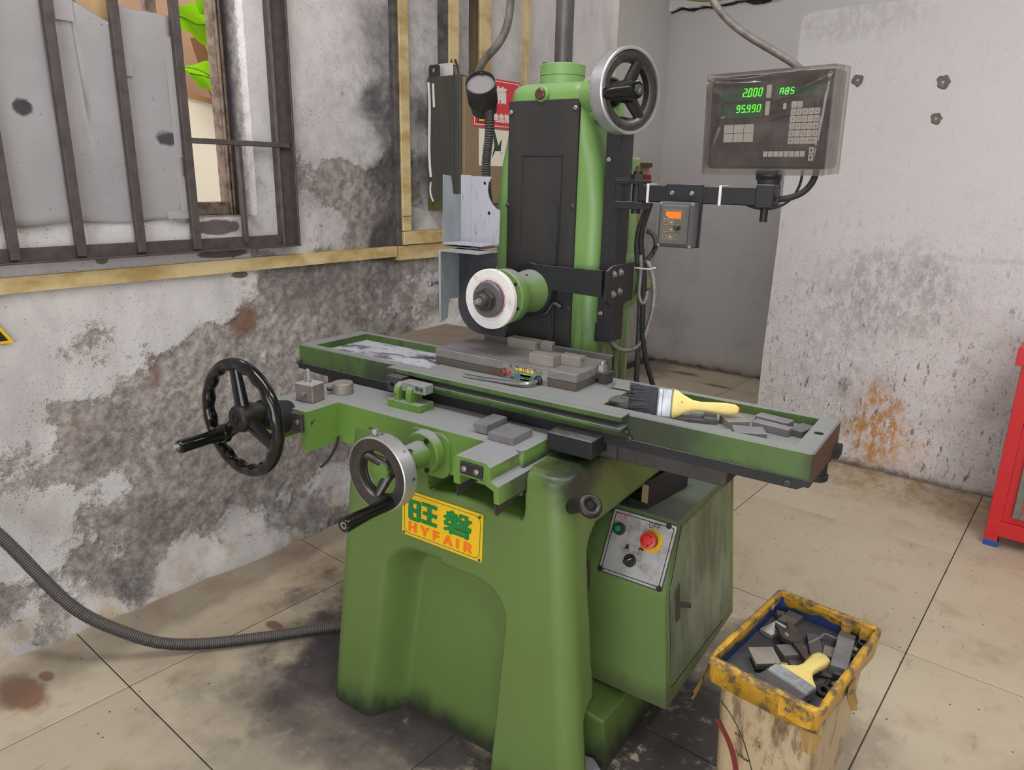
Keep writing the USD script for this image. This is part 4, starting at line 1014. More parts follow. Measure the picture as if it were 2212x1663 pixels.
def pol(r, deg, z=0.0): return np.array([r * math.cos(math.radians(deg)), r * math.sin(math.radians(deg)), z])

# table handwheel (black, left); its axis points at the viewer's side
Fh = frame((-1.356, .925, .836), (1, 0, 0), (0, 0, 1))
hw = P_('table_handwheel', xf(rim(.122, .0155, 16, .35), Fh), M['black_gloss'], smooth=True, label='black glossy table handwheel with three spokes')
for a in (97, 217, 337): P_('spoke', xf(spoke(pol(.02, a, -.006), pol(.116, a, -.002), .020, .0145, (1, 1, .7)), Fh), M['black_gloss'], parent=hw, smooth=True)
P_('hub', xf(lathe([(-.055, .022), (-.02, .032), (.004, .033), (.012, .030), (.016, .026), (.0155, .013), (.013, .0125), (.0128, .006), (.017, .0055)], (0, 0, 0), (0, 0, 1), 40), Fh), M['cast_dark'], parent=hw)
gp = pol(.082, 217)
P_('crank_grip', xf(lathe([(.0, .022), (.012, .022), (.014, .0165), (.05, .0145), (.112, .0155), (.117, .014), (.118, .008)], gp, (0, 0, 1), 32), Fh), M['black_gloss'], parent=hw)
P_('grip_tip', xf(lathe([(.116, .0085), (.130, .0085), (.1315, .0075), (.1315, .003)], gp, (0, 0, 1), 24), Fh), M['steel'], parent=hw)
P_('handwheel_shaft', cyl((-1.356, .97, .836), (-1.356, 1.04, .808), .03, .04, 28), M['black_void'])

# cross-feed handwheel with graduated dial (front)
Fc = frame((-.978, .966, .784), (1, 0, 0), (0, 0, 1))
ch = P_('cross_handwheel', xf(lathe([(-.012, .046), (.0, .075), (.006, .076), (.006, .070), (.004, .052), (.0, .049), (-.016, .046)], (0, 0, 0), (0, 0, 1), 72, True), Fc), M['cast'], label='small cross-feed handwheel with satin graduated dial ring')
P_('dial_ring', xf(lathe([(-.030, .060), (-.030, .079), (.0045, .079), (.006, .077), (.0055, .0745), (-.004, .073)], (0, 0, 0), (0, 0, 1), 96, True), Fc), M['aluminium'], parent=ch)
for a in (20, 140, 260): P_('spoke', xf(spoke(pol(.012, a, -.034), pol(.052, a, -.006), .013, .0095, (1, 1, .7)), Fc), M['cast'], parent=ch, smooth=True)
P_('hub', xf(lathe([(-.055, .02), (-.03, .021), (-.026, .017), (-.026, .007), (-.03, .006)], (0, 0, 0), (0, 0, 1), 32), Fc), M['cast_dark'], parent=ch)
gp = pol(.062, -56)
P_('crank_grip', xf(lathe([(.0, .013), (.006, .015), (.06, .0125), (.122, .0155), (.128, .0135), (.1275, .0085), (.126, .0082), (.126, .003)], gp, (0, 0, 1), 32), Fc), M['black_gloss'], parent=ch)
P_('grip_screw', xf(lathe([(.1255, .008), (.1285, .0078), (.1285, .004), (.126, .0035)], gp, (0, 0, 1), 20), Fc), M['steel'], parent=ch)
P_('locking_screw', xf(lathe([(0, .004), (.008, .004), (.008, .0085), (.015, .0085), (.016, .007)], pol(.076, 98, -.008), pol(1, 98), 20), Fc), M['steel'], parent=ch)
def ring_text(s, ang0, step, r, h, Fm, depth, par, mat, off):
    for i, c in enumerate(s):
        m_ = text(c, h, .0004)
        if m_ is None or c == ' ': continue
        a = math.radians(ang0 + i * step)
        o = np.array([r * math.cos(a), r * math.sin(a), off])
        t_ = np.array([-math.sin(a), math.cos(a), 0]) * (1 if step > 0 else -1)
        P_('numeral', xf(xf(m_, frame(o, t_, (0, 0, -1) if step < 0 else (0, 0, 1))), Fm), mat, parent=par, smooth=False)
marks = []
for k in range(100):
    a = math.radians(k * 3.6); L = .007 if k % 10 == 0 else (.0055 if k % 5 == 0 else .0038)
    o = np.array([.0791 * math.cos(a), .0791 * math.sin(a), -.0295])
    marks.append(xf(box(-.00022, .00022, 0, L, -.0001, .0002, 0), frame(o, (math.sin(a), -math.cos(a), 0), (0, 0, 1))))
P_('graduation', xf(cat(*marks), Fc), M['ink'], parent=ch, smooth=False, kind='stuff')
for s_, a_ in (('0', 47), ('4', 5), ('5', 2), ('5', 93), ('9', 96)):
    ring_text(s_, a_, -2.2, .0792, .0062, Fc, 0, ch, M['ink'], -.016)

# ---- table
def table():
    m = box(-1.588, -.2245, 1.280, 1.516, .843, .910, .003)
    m = sub(m, box(-1.540, -1.135, 1.302, 1.492, .890, .95, .002), box(-.655, -.262, 1.308, 1.492, .890, .95, .002))
    # T-slots run out of the centre pad at the right
    m = sub(m, box(-.70, -.60, 1.425, 1.437, .893, .95, 0))
    m = add(m, box(-1.216, -.5815, 1.245, 1.285, .9015, .9125, .001), box(-1.216, -.5815, 1.245, 1.285, .880, .8875, .001))
    m = sub(m, box(-1.3, -.5, 1.262, 1.263, .9110, .93, 0))
    m = sub(m, cyl((-.243, 1.40, .85), (-.243, 1.40, .93), .009, .009, 20))
    return m
tb = P_('table', table(), M['green_table'], smooth=25)
P_('guard_strip', prism(sg.Polygon([(-1.588, .858), (-1.588, .843), (-1.5, .838), (-.245, .838), (-.2255, .852), (-.2255, .858)]), .004, XZ(1.280)), M['black_paint'], parent=tb)
for x, z in ((-1.583, .859), (-.575, .860), (-1.215, .853), (-.262, .846), (-.583, .872)):
    P_('strip_screw', lathe([(0, .0062), (.0035, .0060), (.005, .004), (.0048, .0022), (.003, .002)], (x, 1.276, z), (0, -1, 0), 16), M['dark_steel'], parent=tb)
# grinding dust lying in the left tray
def dust():
    xs, ys = np.linspace(-1.539, -1.136, 90), np.linspace(1.303, 1.491, 46)
    X, Y = np.meshgrid(xs, ys, indexing='ij')
    Pn = np.stack([X * 26, Y * 26, X * 0], -1)
    ridge = np.exp(-((Y - (1.33 + (X + 1.5) * .22)) / .03) ** 2) * sm(-1.53, -1.40, X)
    Z = .8903 + .0025 * meshkit.fbm(Pn, 4, 2) + ridge * .007 * meshkit.fbm(Pn * 2.2, 4, 8) * 1.6
    V = np.stack([X, Y, Z], -1).reshape(-1, 3); n = len(ys)
    i, j = np.meshgrid(np.arange(len(xs) - 1), np.arange(n - 1), indexing='ij'); a = i * n + j
    F = np.vstack([np.stack([a, a + n, a + n + 1], -1).reshape(-1, 3), np.stack([a, a + n + 1, a + 1], -1).reshape(-1, 3)])
    return trimesh.Trimesh(V, F, process=False)
dm = (lambda g: g.surf('grinding_dust', g.mix(g.step(g.noise(26.0, 6, .7, stretch=(.35, 1, 1)), .48, .62), S(172, 174, 184), S(74, 74, 84)), .95, bump=g.noise(300.0, 3), strength=.4, distance=.001))(G())
P_('grinding_dust', dust(), dm, parent=tb, smooth=True, kind='stuff')
P_('table_stop', sub(box(-1.197, -1.150, 1.222, 1.262, .862, .900, .0015), cyl((-1.18, 1.21, .878), (-1.18, 1.235, .878), .0065, n=20)), M['dark_steel'], parent=tb)
P_('table_stop', cat(box(-1.216, -1.19, 1.240, 1.262, .884, .912, .001), box(-1.216, -1.18, 1.243, 1.262, .866, .884, .001)), M['dark_steel'], parent=tb)
P_('rack_end', cat(cyl((-.252, 1.49, .845), (-.252, 1.49, .826), .023, n=28, b=.002), cyl((-.252, 1.49, .828), (-.252, 1.49, .795), .019, n=28), cyl((-.252, 1.49, .797), (-.252, 1.49, .783), .023, n=28, b=.002), box(-.245, -.215, 1.485, 1.52, .835, .86, .002)), M['black_void'], parent=tb)

# table reversing bracket on the saddle (green clevis with a latch)
br = P_('stop_bracket', cat(box(-1.168, -1.066, 1.192, 1.243, .8345, .853, .001), *[prism(sg.Polygon([(1.196, .853), (1.238, .853), (1.238, .870)] + [(1.217 + .021 * math.cos(t), .872 + .021 * math.sin(t)) for t in np.linspace(0, PI, 14)] + [(1.196, .870)]), .016, YZ(x)) for x in (-1.150, -1.112)]), M['green_saddle'], smooth=25)
P_('latch', sub(cat(box(-1.134, -1.060, 1.205, 1.236, .876, .899, .002)), cyl((-1.085, 1.20, .888), (-1.085, 1.225, .888), .006, n=16), cyl((-1.072, 1.20, .887), (-1.072, 1.225, .887), .006, n=16)), metal('dusty_green_grey', S(136, 140, 132), .6, .2, .4, .7), parent=br)

# ---- rear plate behind the table
P_('rear_plate', cat(box(-1.62, -1.14, 1.68, 1.96, .850, .860, .002), box(-1.55, -1.16, 1.70, 1.94, .80, .85, 0)), metal('dusty_brown_plate', S(120, 104, 92), .7, .2, .5, .3, 10.0, dark=S(84, 70, 58), dustcol=S(150, 138, 128)))
P_('coolant_hose', tube(spline([(-1.30, 1.80, .875), (-1.28, 1.83, .90), (-1.22, 1.85, .90), (-1.15, 1.84, .88)], 20), .005, 8), M['rubber'])

# ---- column
def column():
    V = []
    zs = [.80, .95, 1.10, 1.30, 1.40, 1.48, 1.53, 1.560, 1.575, 1.585, 1.588]
    for z in zs:
        t = sm(1.30, 1.55, z)
        x0, x1 = -1.150 + .042 * t, -.830 - .048 * t
        y0 = 1.585
        ins = 0.0 if z < 1.56 else .022 * (1 - math.sqrt(max(0, 1 - ((z - 1.56) / .028) ** 2)))
        p = rr_ring(x0 + ins, x1 - ins, y0 + ins, 1.80 - ins, .035, 20, 20, 10, 10)
        V.append(np.c_[p, np.full(len(p), z)])
    n = len(V[0]); m = len(V)
    i, j = np.meshgrid(np.arange(m - 1), np.arange(n), indexing='ij')
    a, b, c, d = i * n + j, i * n + (j + 1) % n, (i + 1) * n + (j + 1) % n, (i + 1) * n + j
    F = np.vstack([np.stack([a, b, c], -1).reshape(-1, 3), np.stack([a, c, d], -1).reshape(-1, 3)])
    A = np.vstack(V); k = len(A); A = np.vstack([A, V[-1].mean(0), V[0].mean(0)])
    j = np.arange(n)
    F = np.vstack([F, np.stack([np.full(n, k), (m - 1) * n + j, (m - 1) * n + (j + 1) % n], 1), np.stack([np.full(n, k + 1), (j + 1) % n, j], 1)])
    return trimesh.Trimesh(A, F, process=False)
co = P_('column', column(), M['green_column'], smooth=35)
P_('screw_cap', cat(lathe([(0, .056), (.022, .056), (.0221, .0535), (.0235, .0535), (.0236, .056), (.048, .056), (.050, .054), (.0505, .02)], (-.997, 1.665, 1.585), (0, 0, 1), 48)), M['green_column'], parent=co)
for a in (200, 320, 80): P_('cap_bolt', cyl(np.array([-.997, 1.665, 1.63]) + pol(.046, a), np.array([-.997, 1.665, 1.642]) + pol(.046, a), .006, n=12), M['dark_steel'], parent=co)
P_('oil_plug', cat(cyl((-1.003, 1.59, 1.560), (-1.003, 1.575, 1.560), .021, .019, 28, .003)), M['green_column'], parent=co)
P_('oil_sight', lathe([(0, .013), (.006, .013), (.008, .010), (.007, .003)], (-1.003, 1.576, 1.560), (0, -1, 0), 24), flat('brown_oil_sight', S(78, 50, 36), .3), parent=co)
tb_ = P_('screw_tube', tube([(-.997, 1.665, 1.62), (-.997, 1.665, 3.0)], .0225, 28), M['sooty_tube'] if 'sooty_tube' in M else M.setdefault('sooty_tube', metal('sooty_screw_tube', S(66, 64, 68), .3, .5, .7, 0, 9.0, dark=S(112, 106, 102))), label='black upright tube rising from the column top')

# telescopic front cover
cvx0, cvx1 = -1.097, -.896
cov = P_('way_cover', box(cvx0, cvx1, 1.577, 1.586, .82, 1.547, .001), M['black_cover'], label='dark steel cover plate down the column front')
def tongue(x0, x1, zt, zb): return sg.Polygon([(x0, zb), (x1, zb), (x1, zt - (x1 - x0) / 2)] + [((x0 + x1) / 2 + (x1 - x0) / 2 * math.cos(t), zt - (x1 - x0) / 2 + (x1 - x0) / 2 * math.sin(t)) for t in np.linspace(0, PI, 26)] + [(x0, zt - (x1 - x0) / 2)])
frame_ = sg.box(-1.050, .82, -.938, 1.418).difference(sg.box(-1.0485, .82, -.9395, 1.4165))
P_('cover_slide', prism(sg.box(-1.049, .83, -.939, 1.417), .002, XZ(1.5775)), M['black_cover'], parent=cov)
P_('slide_edge', cat(box(-1.051, -.937, 1.5735, 1.5775, 1.417, 1.4215, .0008), box(-1.0515, -1.049, 1.5745, 1.5775, .83, 1.417, .0005), box(-.939, -.9365, 1.5745, 1.5775, .83, 1.417, .0005)), M['black_matt'], parent=cov)
P_('cover_slide', prism(tongue(-1.0475, -.9405, 1.335, .83), .003, XZ(1.5755)), M['black_cover'], parent=cov)
P_('cover_slide', prism(tongue(-1.0475, -.9405, 1.238, .83), .003, XZ(1.5725)), M['black_cover'], parent=cov)
P_('cover_slide', prism(tongue(-1.0475, -.9405, .99, .83).union(circle(-.994, 1.01, .05)), .003, XZ(1.5695)), M['black_cover'], parent=cov)
for x, z in ((-1.089, 1.521), (-.905, 1.526), (-1.094, 1.296), (-.902, 1.300), (-.903, 1.050)):
    P_('cover_screw', lathe([(0, .0055), (.003, .0055), (.0045, .0035), (.0042, .002), (.003, .0018)], (x, 1.577, z), (0, -1, 0), 16), M['steel'] if z > 1.5 else M['dark_steel'], parent=cov)

# rear of the column and spindle motor
P_('rear_housing', box(-1.12, -.915, 1.79, 1.92, .80, 1.30, .02), M['green_column'])
P_('spindle_motor', cat(cyl((-.884, 1.70, 1.107), (-.884, 1.80, 1.107), .092, .092, 48, .008)), M['green_column'])
P_('side_rail', box(-.872, -.828, 1.74, 1.79, .80, 1.42, .004), M['green_column'])

# scale cover post on the right of the column
sp_ = P_('scale_cover', box(-.828, -.787, 1.592, 1.655, .974, 1.505, .002), M['black_paint'], label='black upright scale cover on the right of the column')
for z in (1.41, 1.045): P_('cover_screw', lathe([(0, .0055), (.003, .0055), (.0045, .003), (.004, .002)], (-.818, 1.592, z), (0, -1, 0), 14), M['steel'], parent=sp_)
P_('post_foot', box(-.90, -.828, 1.60, 1.66, .97, 1.02, .002), M['black_paint'], parent=sp_)

# elevating handwheel, turned towards the right of the viewer
n_ = np.array([.94, -.342, 0.0]); ce = np.array([-.770, 1.573, 1.556])
Fe = frame(ce, (.342, .94, 0), (0, 0, 1)); 
if np.dot(Fe[:3, 2], n_) < 0: Fe = frame(ce, (-.342, -.94, 0), (0, 0, 1))
ev = P_('elevating_handwheel', xf(lathe([(-.014, .062), (-.004, .083), (.006, .085), (.010, .080), (.009, .068), (.004, .0615), (-.010, .060)], (0, 0, 0), (0, 0, 1), 80, True), Fe), M['cast'], label='column handwheel with bright graduated rim and black grip', smooth=35)
P_('dial_ring', xf(lathe([(-.026, .078), (-.026, .0925), (.009, .0925), (.0115, .090), (.011, .0855), (.0, .083)], (0, 0, 0), (0, 0, 1), 96, True), Fe), M['aluminium'], parent=ev)
for a in (68, 188, 308): P_('spoke', xf(spoke(pol(.015, a, -.006), pol(.066, a, .0), .017, .0135, (1, 1, .62)), Fe), M['cast_dark'], parent=ev, smooth=True)
P_('hub', xf(lathe([(-.09, .030), (-.05, .030), (-.048, .024), (-.02, .023), (-.004, .026), (.010, .022), (.014, .014)], (0, 0, 0), (0, 0, 1), 36), Fe), M['cast_dark'], parent=ev)
gp = pol(.071, 188)
P_('crank_grip', xf(lathe([(.0, .012), (.006, .0135), (.05, .0165), (.092, .0185), (.100, .0175), (.102, .013), (.102, .004)], gp, (0, 0, 1), 32), Fe), M['black_gloss'], parent=ev)
P_('grip_screw', xf(lathe([(.101, .0105), (.1055, .0102), (.1055, .0045), (.103, .004)], gp, (0, 0, 1), 24), Fe), M['chrome'], parent=ev)
P_('graduation', xf(cat(*[xf(box(-.00025, .00025, 0, .006 if k % 5 else .009, -.0001, .0002, 0), frame((.0926 * math.cos(k * PI / 50), .0926 * math.sin(k * PI / 50), -.0255), (math.sin(k * PI / 50), -math.cos(k * PI / 50), 0), (0, 0, 1))) for k in range(100)]), Fe), M['ink'], parent=ev, smooth=False, kind='stuff')
P_('bearing_bracket', cat(cyl(ce - n_ * .05, ce - n_ * .12, .034, .042, 32), box(-.90, -.845, 1.60, 1.70, 1.50, 1.56, .01)), M['green_column'])
P_('column_pin', cyl((-.888, 1.60, 1.577), (-.868, 1.575, 1.580), .004, n=12), M['steel'])

# ---- spindle, wheel, guards
sx, sz = -1.0, 1.087
sh = P_('spindle_housing', lathe([(0, .056), (.03, .055), (.07, .050), (.098, .049), (.112, .055), (.128, .066), (.160, .067), (.162, .065), (.163, .05), (.180, .049), (.181, .01)], (sx, 1.575, sz), (0, -1, 0), 56), M['green_head'], smooth=35)
for a in (38, 100, -22, 160, 220, 280): P_('flange_hole', cyl((sx + .058 * math.cos(math.radians(a)), 1.416, sz + .058 * math.sin(math.radians(a))), (sx + .058 * math.cos(math.radians(a)), 1.4117, sz + .058 * math.sin(math.radians(a))), .0042, n=14), M['black_void'], parent=sh)
P_('oil_hole', cyl((sx + .019, 1.50, sz + .0465), (sx + .0196, 1.50, sz + .0478), .003, n=12), M['black_void'], parent=sh)
P_('housing_handle', tube(spline([(-.975, 1.56, 1.03), (-.955, 1.56, 1.035), (-.945, 1.56, 1.052), (-.915, 1.56, 1.052)], 20), .005, 8), M['dark_steel'], parent=sh)
wh = P_('grinding_wheel', lathe([(0, .070), (.001, .0712), (.0125, .0712), (.0135, .070), (.0137, .051), (.0128, .050), (.0128, .02), (0, .02)], (sx, 1.384, sz), (0, -1, 0), 96, True), M['abrasive'], label='white abrasive grinding wheel', smooth=35)
P_('wheel_flange', lathe([(0, .0425), (.003, .043), (.009, .0425), (.011, .041), (.0125, .02)], (sx, 1.3712, sz), (0, -1, 0), 64), metal('grey_flange', S(112, 108, 112), .4, .6, .3, .2, 30.0), parent=wh)
def arc_ring(r0, r1, a0, a1, y, th=.0012, n=40):
    t = np.radians(np.linspace(a0, a1, n)); pts = [(sx + r1 * math.cos(q), sz + r1 * math.sin(q)) for q in t] + [(sx + r0 * math.cos(q), sz + r0 * math.sin(q)) for q in t[::-1]]
    return prism(sg.Polygon(pts), th, XZ(y))
P_('red_ring_mark', cat(arc_ring(.0448, .0458, -70, 130, 1.3707), arc_ring(.0442, .0460, 95, 99, 1.3707), arc_ring(.0440, .0456, 52, 60, 1.3707)), M['red_ink'], parent=wh)
def nut(R, h, y, r=.0): return prism(sg.Polygon([(sx + R * math.cos(k * PI / 3 + .35), sz + R * math.sin(k * PI / 3 + .35)) for k in range(6)]), h, XZ(y))
P_('wheel_nut', cat(lathe([(0, .027), (.003, .0265)], (sx, 1.359, sz), (0, -1, 0), 40), nut(.026, .012, 1.3565), lathe([(.010, .018), (.014, .017), (.024, .016), (.026, .0145), (.0265, .006)], (sx, 1.3565, sz), (0, -1, 0), 40)), M['dark_steel'], parent=wh, smooth=25)
P_('spindle_tip', cat(xf(box(-.0055, .0055, -.0055, .0055, 0, .014, .001), frame((sx, 1.331, sz), (.9, 0, .43), (-.43, 0, .9))), cyl((sx, 1.34, sz), (sx, 1.329, sz), .0085, n=24)), M['steel'], parent=wh)

lg = P_('wheel_guard', prism(sg.Polygon([(-1.157, 1.188), (-1.037, 1.188), (-1.037, 1.16), (-1.072, 1.10), (-1.06, 1.04), (-1.0, 1.01), (-1.01, .980), (-1.09, .980)] + [(-1.085 - .072 * math.sin(t), 1.052 - .072 * math.cos(t)) for t in np.linspace(0, PI / 2, 14)]), .003, XZ(1.453)), M['guard_dark'], label='sooty open wheel guard behind the wheel')
P_('guard_side', cat(prism(sg.Polygon([(1.374, 1.190), (1.45, 1.188), (1.45, 1.065), (1.41, 1.068), (1.405, 1.018), (1.374, 1.012)]), .0025, YZ(-1.1575)), box(-1.157, -1.151, 1.372, 1.376, 1.012, 1.19, .0005)), M['guard_pale'], parent=lg)
P_('guard_top', plain(-1.158, -1.037, 1.374, 1.453, 1.188, 1.191), M['guard_pale'], parent=lg)
P_('guard_lug', cat(box(-1.19, -1.157, 1.395, 1.398, 1.085, 1.125, .0005)), M['guard_pale'], parent=lg)
P_('lug_bolt', cat(cyl((-1.178, 1.398, 1.108), (-1.178, 1.36, 1.108), .004, n=14), lathe([(0, .008), (.012, .008), (.013, .006), (.012, .003)], (-1.178, 1.37, 1.108), (0, -1, 0), 18)), M['steel'], parent=lg)
def cover_face():
    arc = [(-1.02 + .075 * math.cos(t), 1.36 + .105 * math.sin(t)) for t in np.linspace(PI * .98, PI * 1.44, 18)]
    p = sg.Polygon([(-1.187, 1.204), (-1.066, 1.203), (-1.064, 1.286), (-1.076, 1.290), (-1.088, 1.300), (-1.098, 1.315), (-1.103, 1.333), (-1.101, 1.350), (-1.091, 1.366), (-1.155, 1.367), (-1.157, 1.369), (-1.187, 1.369), (-1.187, 1.36)])
    return prism(p.difference(circle(-1.112, 1.350, .0045)).difference(circle(-1.098, 1.278, .0045)), .0025, XZ(1.501))
cg = P_('guard_cover', cover_face(), M['guard'], label='pale dusty hinged guard cover swung up')
P_('cover_side', prism(sg.Polygon([(1.427, 1.203), (1.501, 1.203), (1.501, 1.322), (1.468, 1.322), (1.459, 1.366), (1.430, 1.369)]), .0025, YZ(-1.1895)), M['guard_pale'], parent=cg)
P_('cover_bottom', plain(-1.189, -1.065, 1.427, 1.501, 1.201, 1.204), M['guard'], parent=cg)
P_('cover_fold', prism(sg.Polygon([(-1.187, 1.20), (-1.187, 1.322), (-1.155, 1.322), (-1.15, 1.30), (-1.15, 1.20)]), .002, frame((0, 1.499, 0), (1, -.25, 0), (0, 0, 1))) if False else plain(-1.1575, -1.153, 1.4965, 1.4985, 1.206, 1.366), M['guard'], parent=cg)
P_('hinge', cat(cyl((-1.10, 1.430, 1.196), (-1.065, 1.49, 1.199), .004, n=12), box(-1.189, -1.08, 1.43, 1.47, 1.194, 1.1965, .0005), cyl((-1.152, 1.45, 1.20), (-1.152, 1.45, 1.18), .003, n=10)), M['steel'], parent=cg)

# guard clamp: a flat bar round the housing with a bent end plate
bar_ = sg.Polygon([(-.994, 1.155), (-.796, 1.156), (-.796, 1.092), (-.99, 1.098)]).union(circle(sx - .003, sz + .003, .068)).difference(circle(sx, sz, .0525))
ca = P_('guard_clamp', prism(bar_, .007, XZ(1.553)), M['black_paint'], label='black flat clamp bar from housing to end plate', smooth=25)
ep_ = P_('clamp_plate', prism(sg.Polygon([(1.545, 1.085), (1.575, 1.068), (1.69, 1.071), (1.69, 1.166), (1.575, 1.166), (1.545, 1.156)]), .006, YZ(-.787)), M['black_paint'], parent=ca)
for y, z in ((1.578, 1.146), (1.612, 1.148), (1.578, 1.098), (1.612, 1.101)):
    P_('clamp_screw', lathe([(0, .009), (.0015, .009), (.002, .0055), (.007, .0055), (.008, .004), (.007, .0022), (.005, .002)], (-.781, y, z), (1, 0, 0), 18), M['steel'], parent=ca)
    P_('slot', box(-.7813, -.7805, y - .012, y + .004, z - .003, z + .003, .0002), M['black_void'], parent=ca)

# ---- electrical cabinet on the right of the base
def lean(x, z): return x - .10 * (z - .17)
def cab():
    pr = [(1.393, .165), (1.397, .453), (1.480, .606), (1.88, .600), (1.88, .17)]
    V = []
    for y, z in pr: V.append((lean(-.487, z), y, z))
    for y, z in pr: V.append((lean(-.70, z) - .0, y, z))
    return hull(V)
cb = P_('control_cabinet', cab(), M['green_box'], label='green control cabinet with sloping switch panel', smooth=False)
X_ = np.array([-.518 + .70 - .70, 0, 0])
pc = lambda u, v, d=0.0: None
TL, TR, BR, BL = np.array([-.7085, 1.4765, .5985]), np.array([-.5395, 1.4765, .5985]), np.array([-.5235, 1.4015, .4585]), np.array([-.6925, 1.4015, .4585])
ex, ey = TR - TL, TL - BL
pn = np.cross(ex, ey); pn /= np.linalg.norm(pn)
def on_panel(mesh, u, v, d=0.0):
    o = TL + (BL - TL) * v + (TR - TL) * u + pn * d
    return xf(mesh, frame(o, ex, ey))
W_, H_ = np.linalg.norm(ex), np.linalg.norm(BL - TL)
pan = P_('switch_panel', on_panel(prism(rrect(.003, .003, W_ - .003, H_ - .003, .004), .002), 0, 1, .0008), M['panel'], parent=cb, label='worn aluminium switch panel')
P_('panel_border', on_panel(prism(rrect(.002, .002, W_ - .002, H_ - .002, .004).difference(rrect(.0045, .0045, W_ - .0045, H_ - .0045, .004)), .0026), 0, 1, .0006), M['dark_steel'], parent=cb)
P_('panel_line', on_panel(prism(rrect(.010, .010, W_ - .010, H_ - .010, .003).difference(rrect(.0118, .0118, W_ - .0118, H_ - .0118, .003)), .0004), 0, 1, .0028), M['ink'], parent=cb)
for u, v in ((.055, .05), (.945, .05), (.945, .95), (.055, .95)): P_('panel_screw', on_panel(lathe([(0, .007), (.002, .0065), (.004, .005), (.0038, .002)], (0, 0, 0), (0, 0, 1), 16), u, v, .0028), M['black_matt'], parent=cb)
for s_, h_, u, v, mt in (('O N', .0115, .18, .135, M['red_ink']), ('OFF', .0125, .66, .150, M['ink'])):
    m_ = text(s_, h_, .0005, False, 0, .9)
    if m_ is not None: P_('lettering', on_panel(m_, u, v, .0029), mt, parent=cb)
P_('push_button', on_panel(lathe([(0, .0145), (.004, .0145), (.005, .0125), (.016, .0125), (.018, .011), (.018, .0085), (.015, .008)], (0, 0, 0), (0, 0, 1), 32), .245, .30, .0028), M['black_matt'], parent=cb)
P_('push_button_cap', on_panel(lathe([(0, .0085), (.016, .0085), (.0175, .007), (.018, .003)], (0, 0, 0), (0, 0, 1), 28), .245, .30, .0028), M['green_button'], parent=cb)
P_('stop_ring', on_panel(prism(circle(0, 0, .027, 12), .0012), .735, .335, .0029), M['yellow_ring'], parent=cb)
P_('stop_button', on_panel(lathe([(.018, .012), (.019, .019), (.024, .0195), (.029, .0185), (.031, .015), (.0315, .004)], (0, 0, 0), (0, 0, 1), 36), .735, .335, .0029), M['red_button'], parent=cb)
P_('stop_stem', on_panel(lathe([(0, .016), (.004, .016), (.006, .0125), (.02, .0125)], (0, 0, 0), (0, 0, 1), 30), .735, .335, .0029), M['black_matt'], parent=cb)
def arrow(a0, a1):
    t = np.radians(np.linspace(a0, a1, 14)); r0, r1 = .0118, .0130
    p = sg.Polygon([(r1 * math.cos(q), r1 * math.sin(q)) for q in t] + [(r0 * math.cos(q), r0 * math.sin(q)) for q in t[::-1]])
    q = t[-1]; c = np.array([.0124 * math.cos(q), .0124 * math.sin(q)]); tn = np.array([-math.sin(q), math.cos(q)]) * np.sign(a1 - a0); nr = np.array([math.cos(q), math.sin(q)])
    return p.union(sg.Polygon([c + nr * .0022, c - nr * .0022, c + tn * .0042]))
for a0 in (130, 10, 250): P_('turn_arrow', on_panel(prism(arrow(a0, a0 - 75), .0012), .735, .335, .0338), M['ink'], parent=cb)
P_('selector_knob', on_panel(cat(lathe([(0, .015), (.005, .0148), (.006, .0125), (.010, .012)], (0, 0, 0), (0, 0, 1), 32), rotz(box(-.0045, .0045, -.0125, .0125, .008, .019, .002), -52)), .475, .70, .0029), M['black_matt'], parent=cb)
P_('knob_line', on_panel(rotz(box(-.0006, .0006, .0, .011, .0185, .0194, .0001), -52), .475, .70, .0029), M['white_ink'], parent=cb)
P_('lamp_symbol', on_panel(prism(sg.Polygon([(-.006, 0), (.006, 0), (.002, .011), (-.002, .011)]).union(unary_union([sg.box(x, -.006, x + .001, -.002) for x in (-.005, -.0005, .004)])), .0004), .395, .55, .0029), M['ink'], parent=cb)
P_('tap_symbol', on_panel(prism(unary_union([sg.box(-.007, .0, .006, .004), circle(.003, .003, .0042, 6), sg.box(-.002, .004, .001, .008), sg.box(-.006, .0075, .005, .0088), sg.box(-.007, -.002, -.0045, .002)] + [sg.box(-.0065, -.006 - k * .004, -.0050, -.0035 - k * .004) for k in range(3)]), .0004), .61, .50, .0029), M['ink'], parent=cb)
def on_side(pts, d=.0006, t=.001):
    V = []
    for k in (0, 1):
        for y, z in pts: V.append((lean(-.487, z) + d + (t if k else 0), y, z))
    return hull(V)
def seam(y0, z0, y1, z1, w=.002):
    d = np.array([y1 - y0, z1 - z0]); d /= np.linalg.norm(d); q = np.array([-d[1], d[0]]) * w / 2
    return on_side([(y0 + q[0], z0 + q[1]), (y1 + q[0], z1 + q[1]), (y1 - q[0], z1 - q[1]), (y0 - q[0], z0 - q[1])], -.0004, .0012)
P_('side_door', on_side([(1.425, .215), (1.425, .455), (1.505, .585), (1.845, .580), (1.845, .235), (1.80, .195)], .0, .0025), M['green_dull'], parent=cb, smooth=False)
P_('door_seam', cat(seam(1.425, .215, 1.425, .46), seam(1.43, .465, 1.50, .59), seam(1.845, .22, 1.845, .585), seam(1.425, .205, 1.79, .19), seam(1.79, .19, 1.845, .23)), M['black_void'], parent=cb)
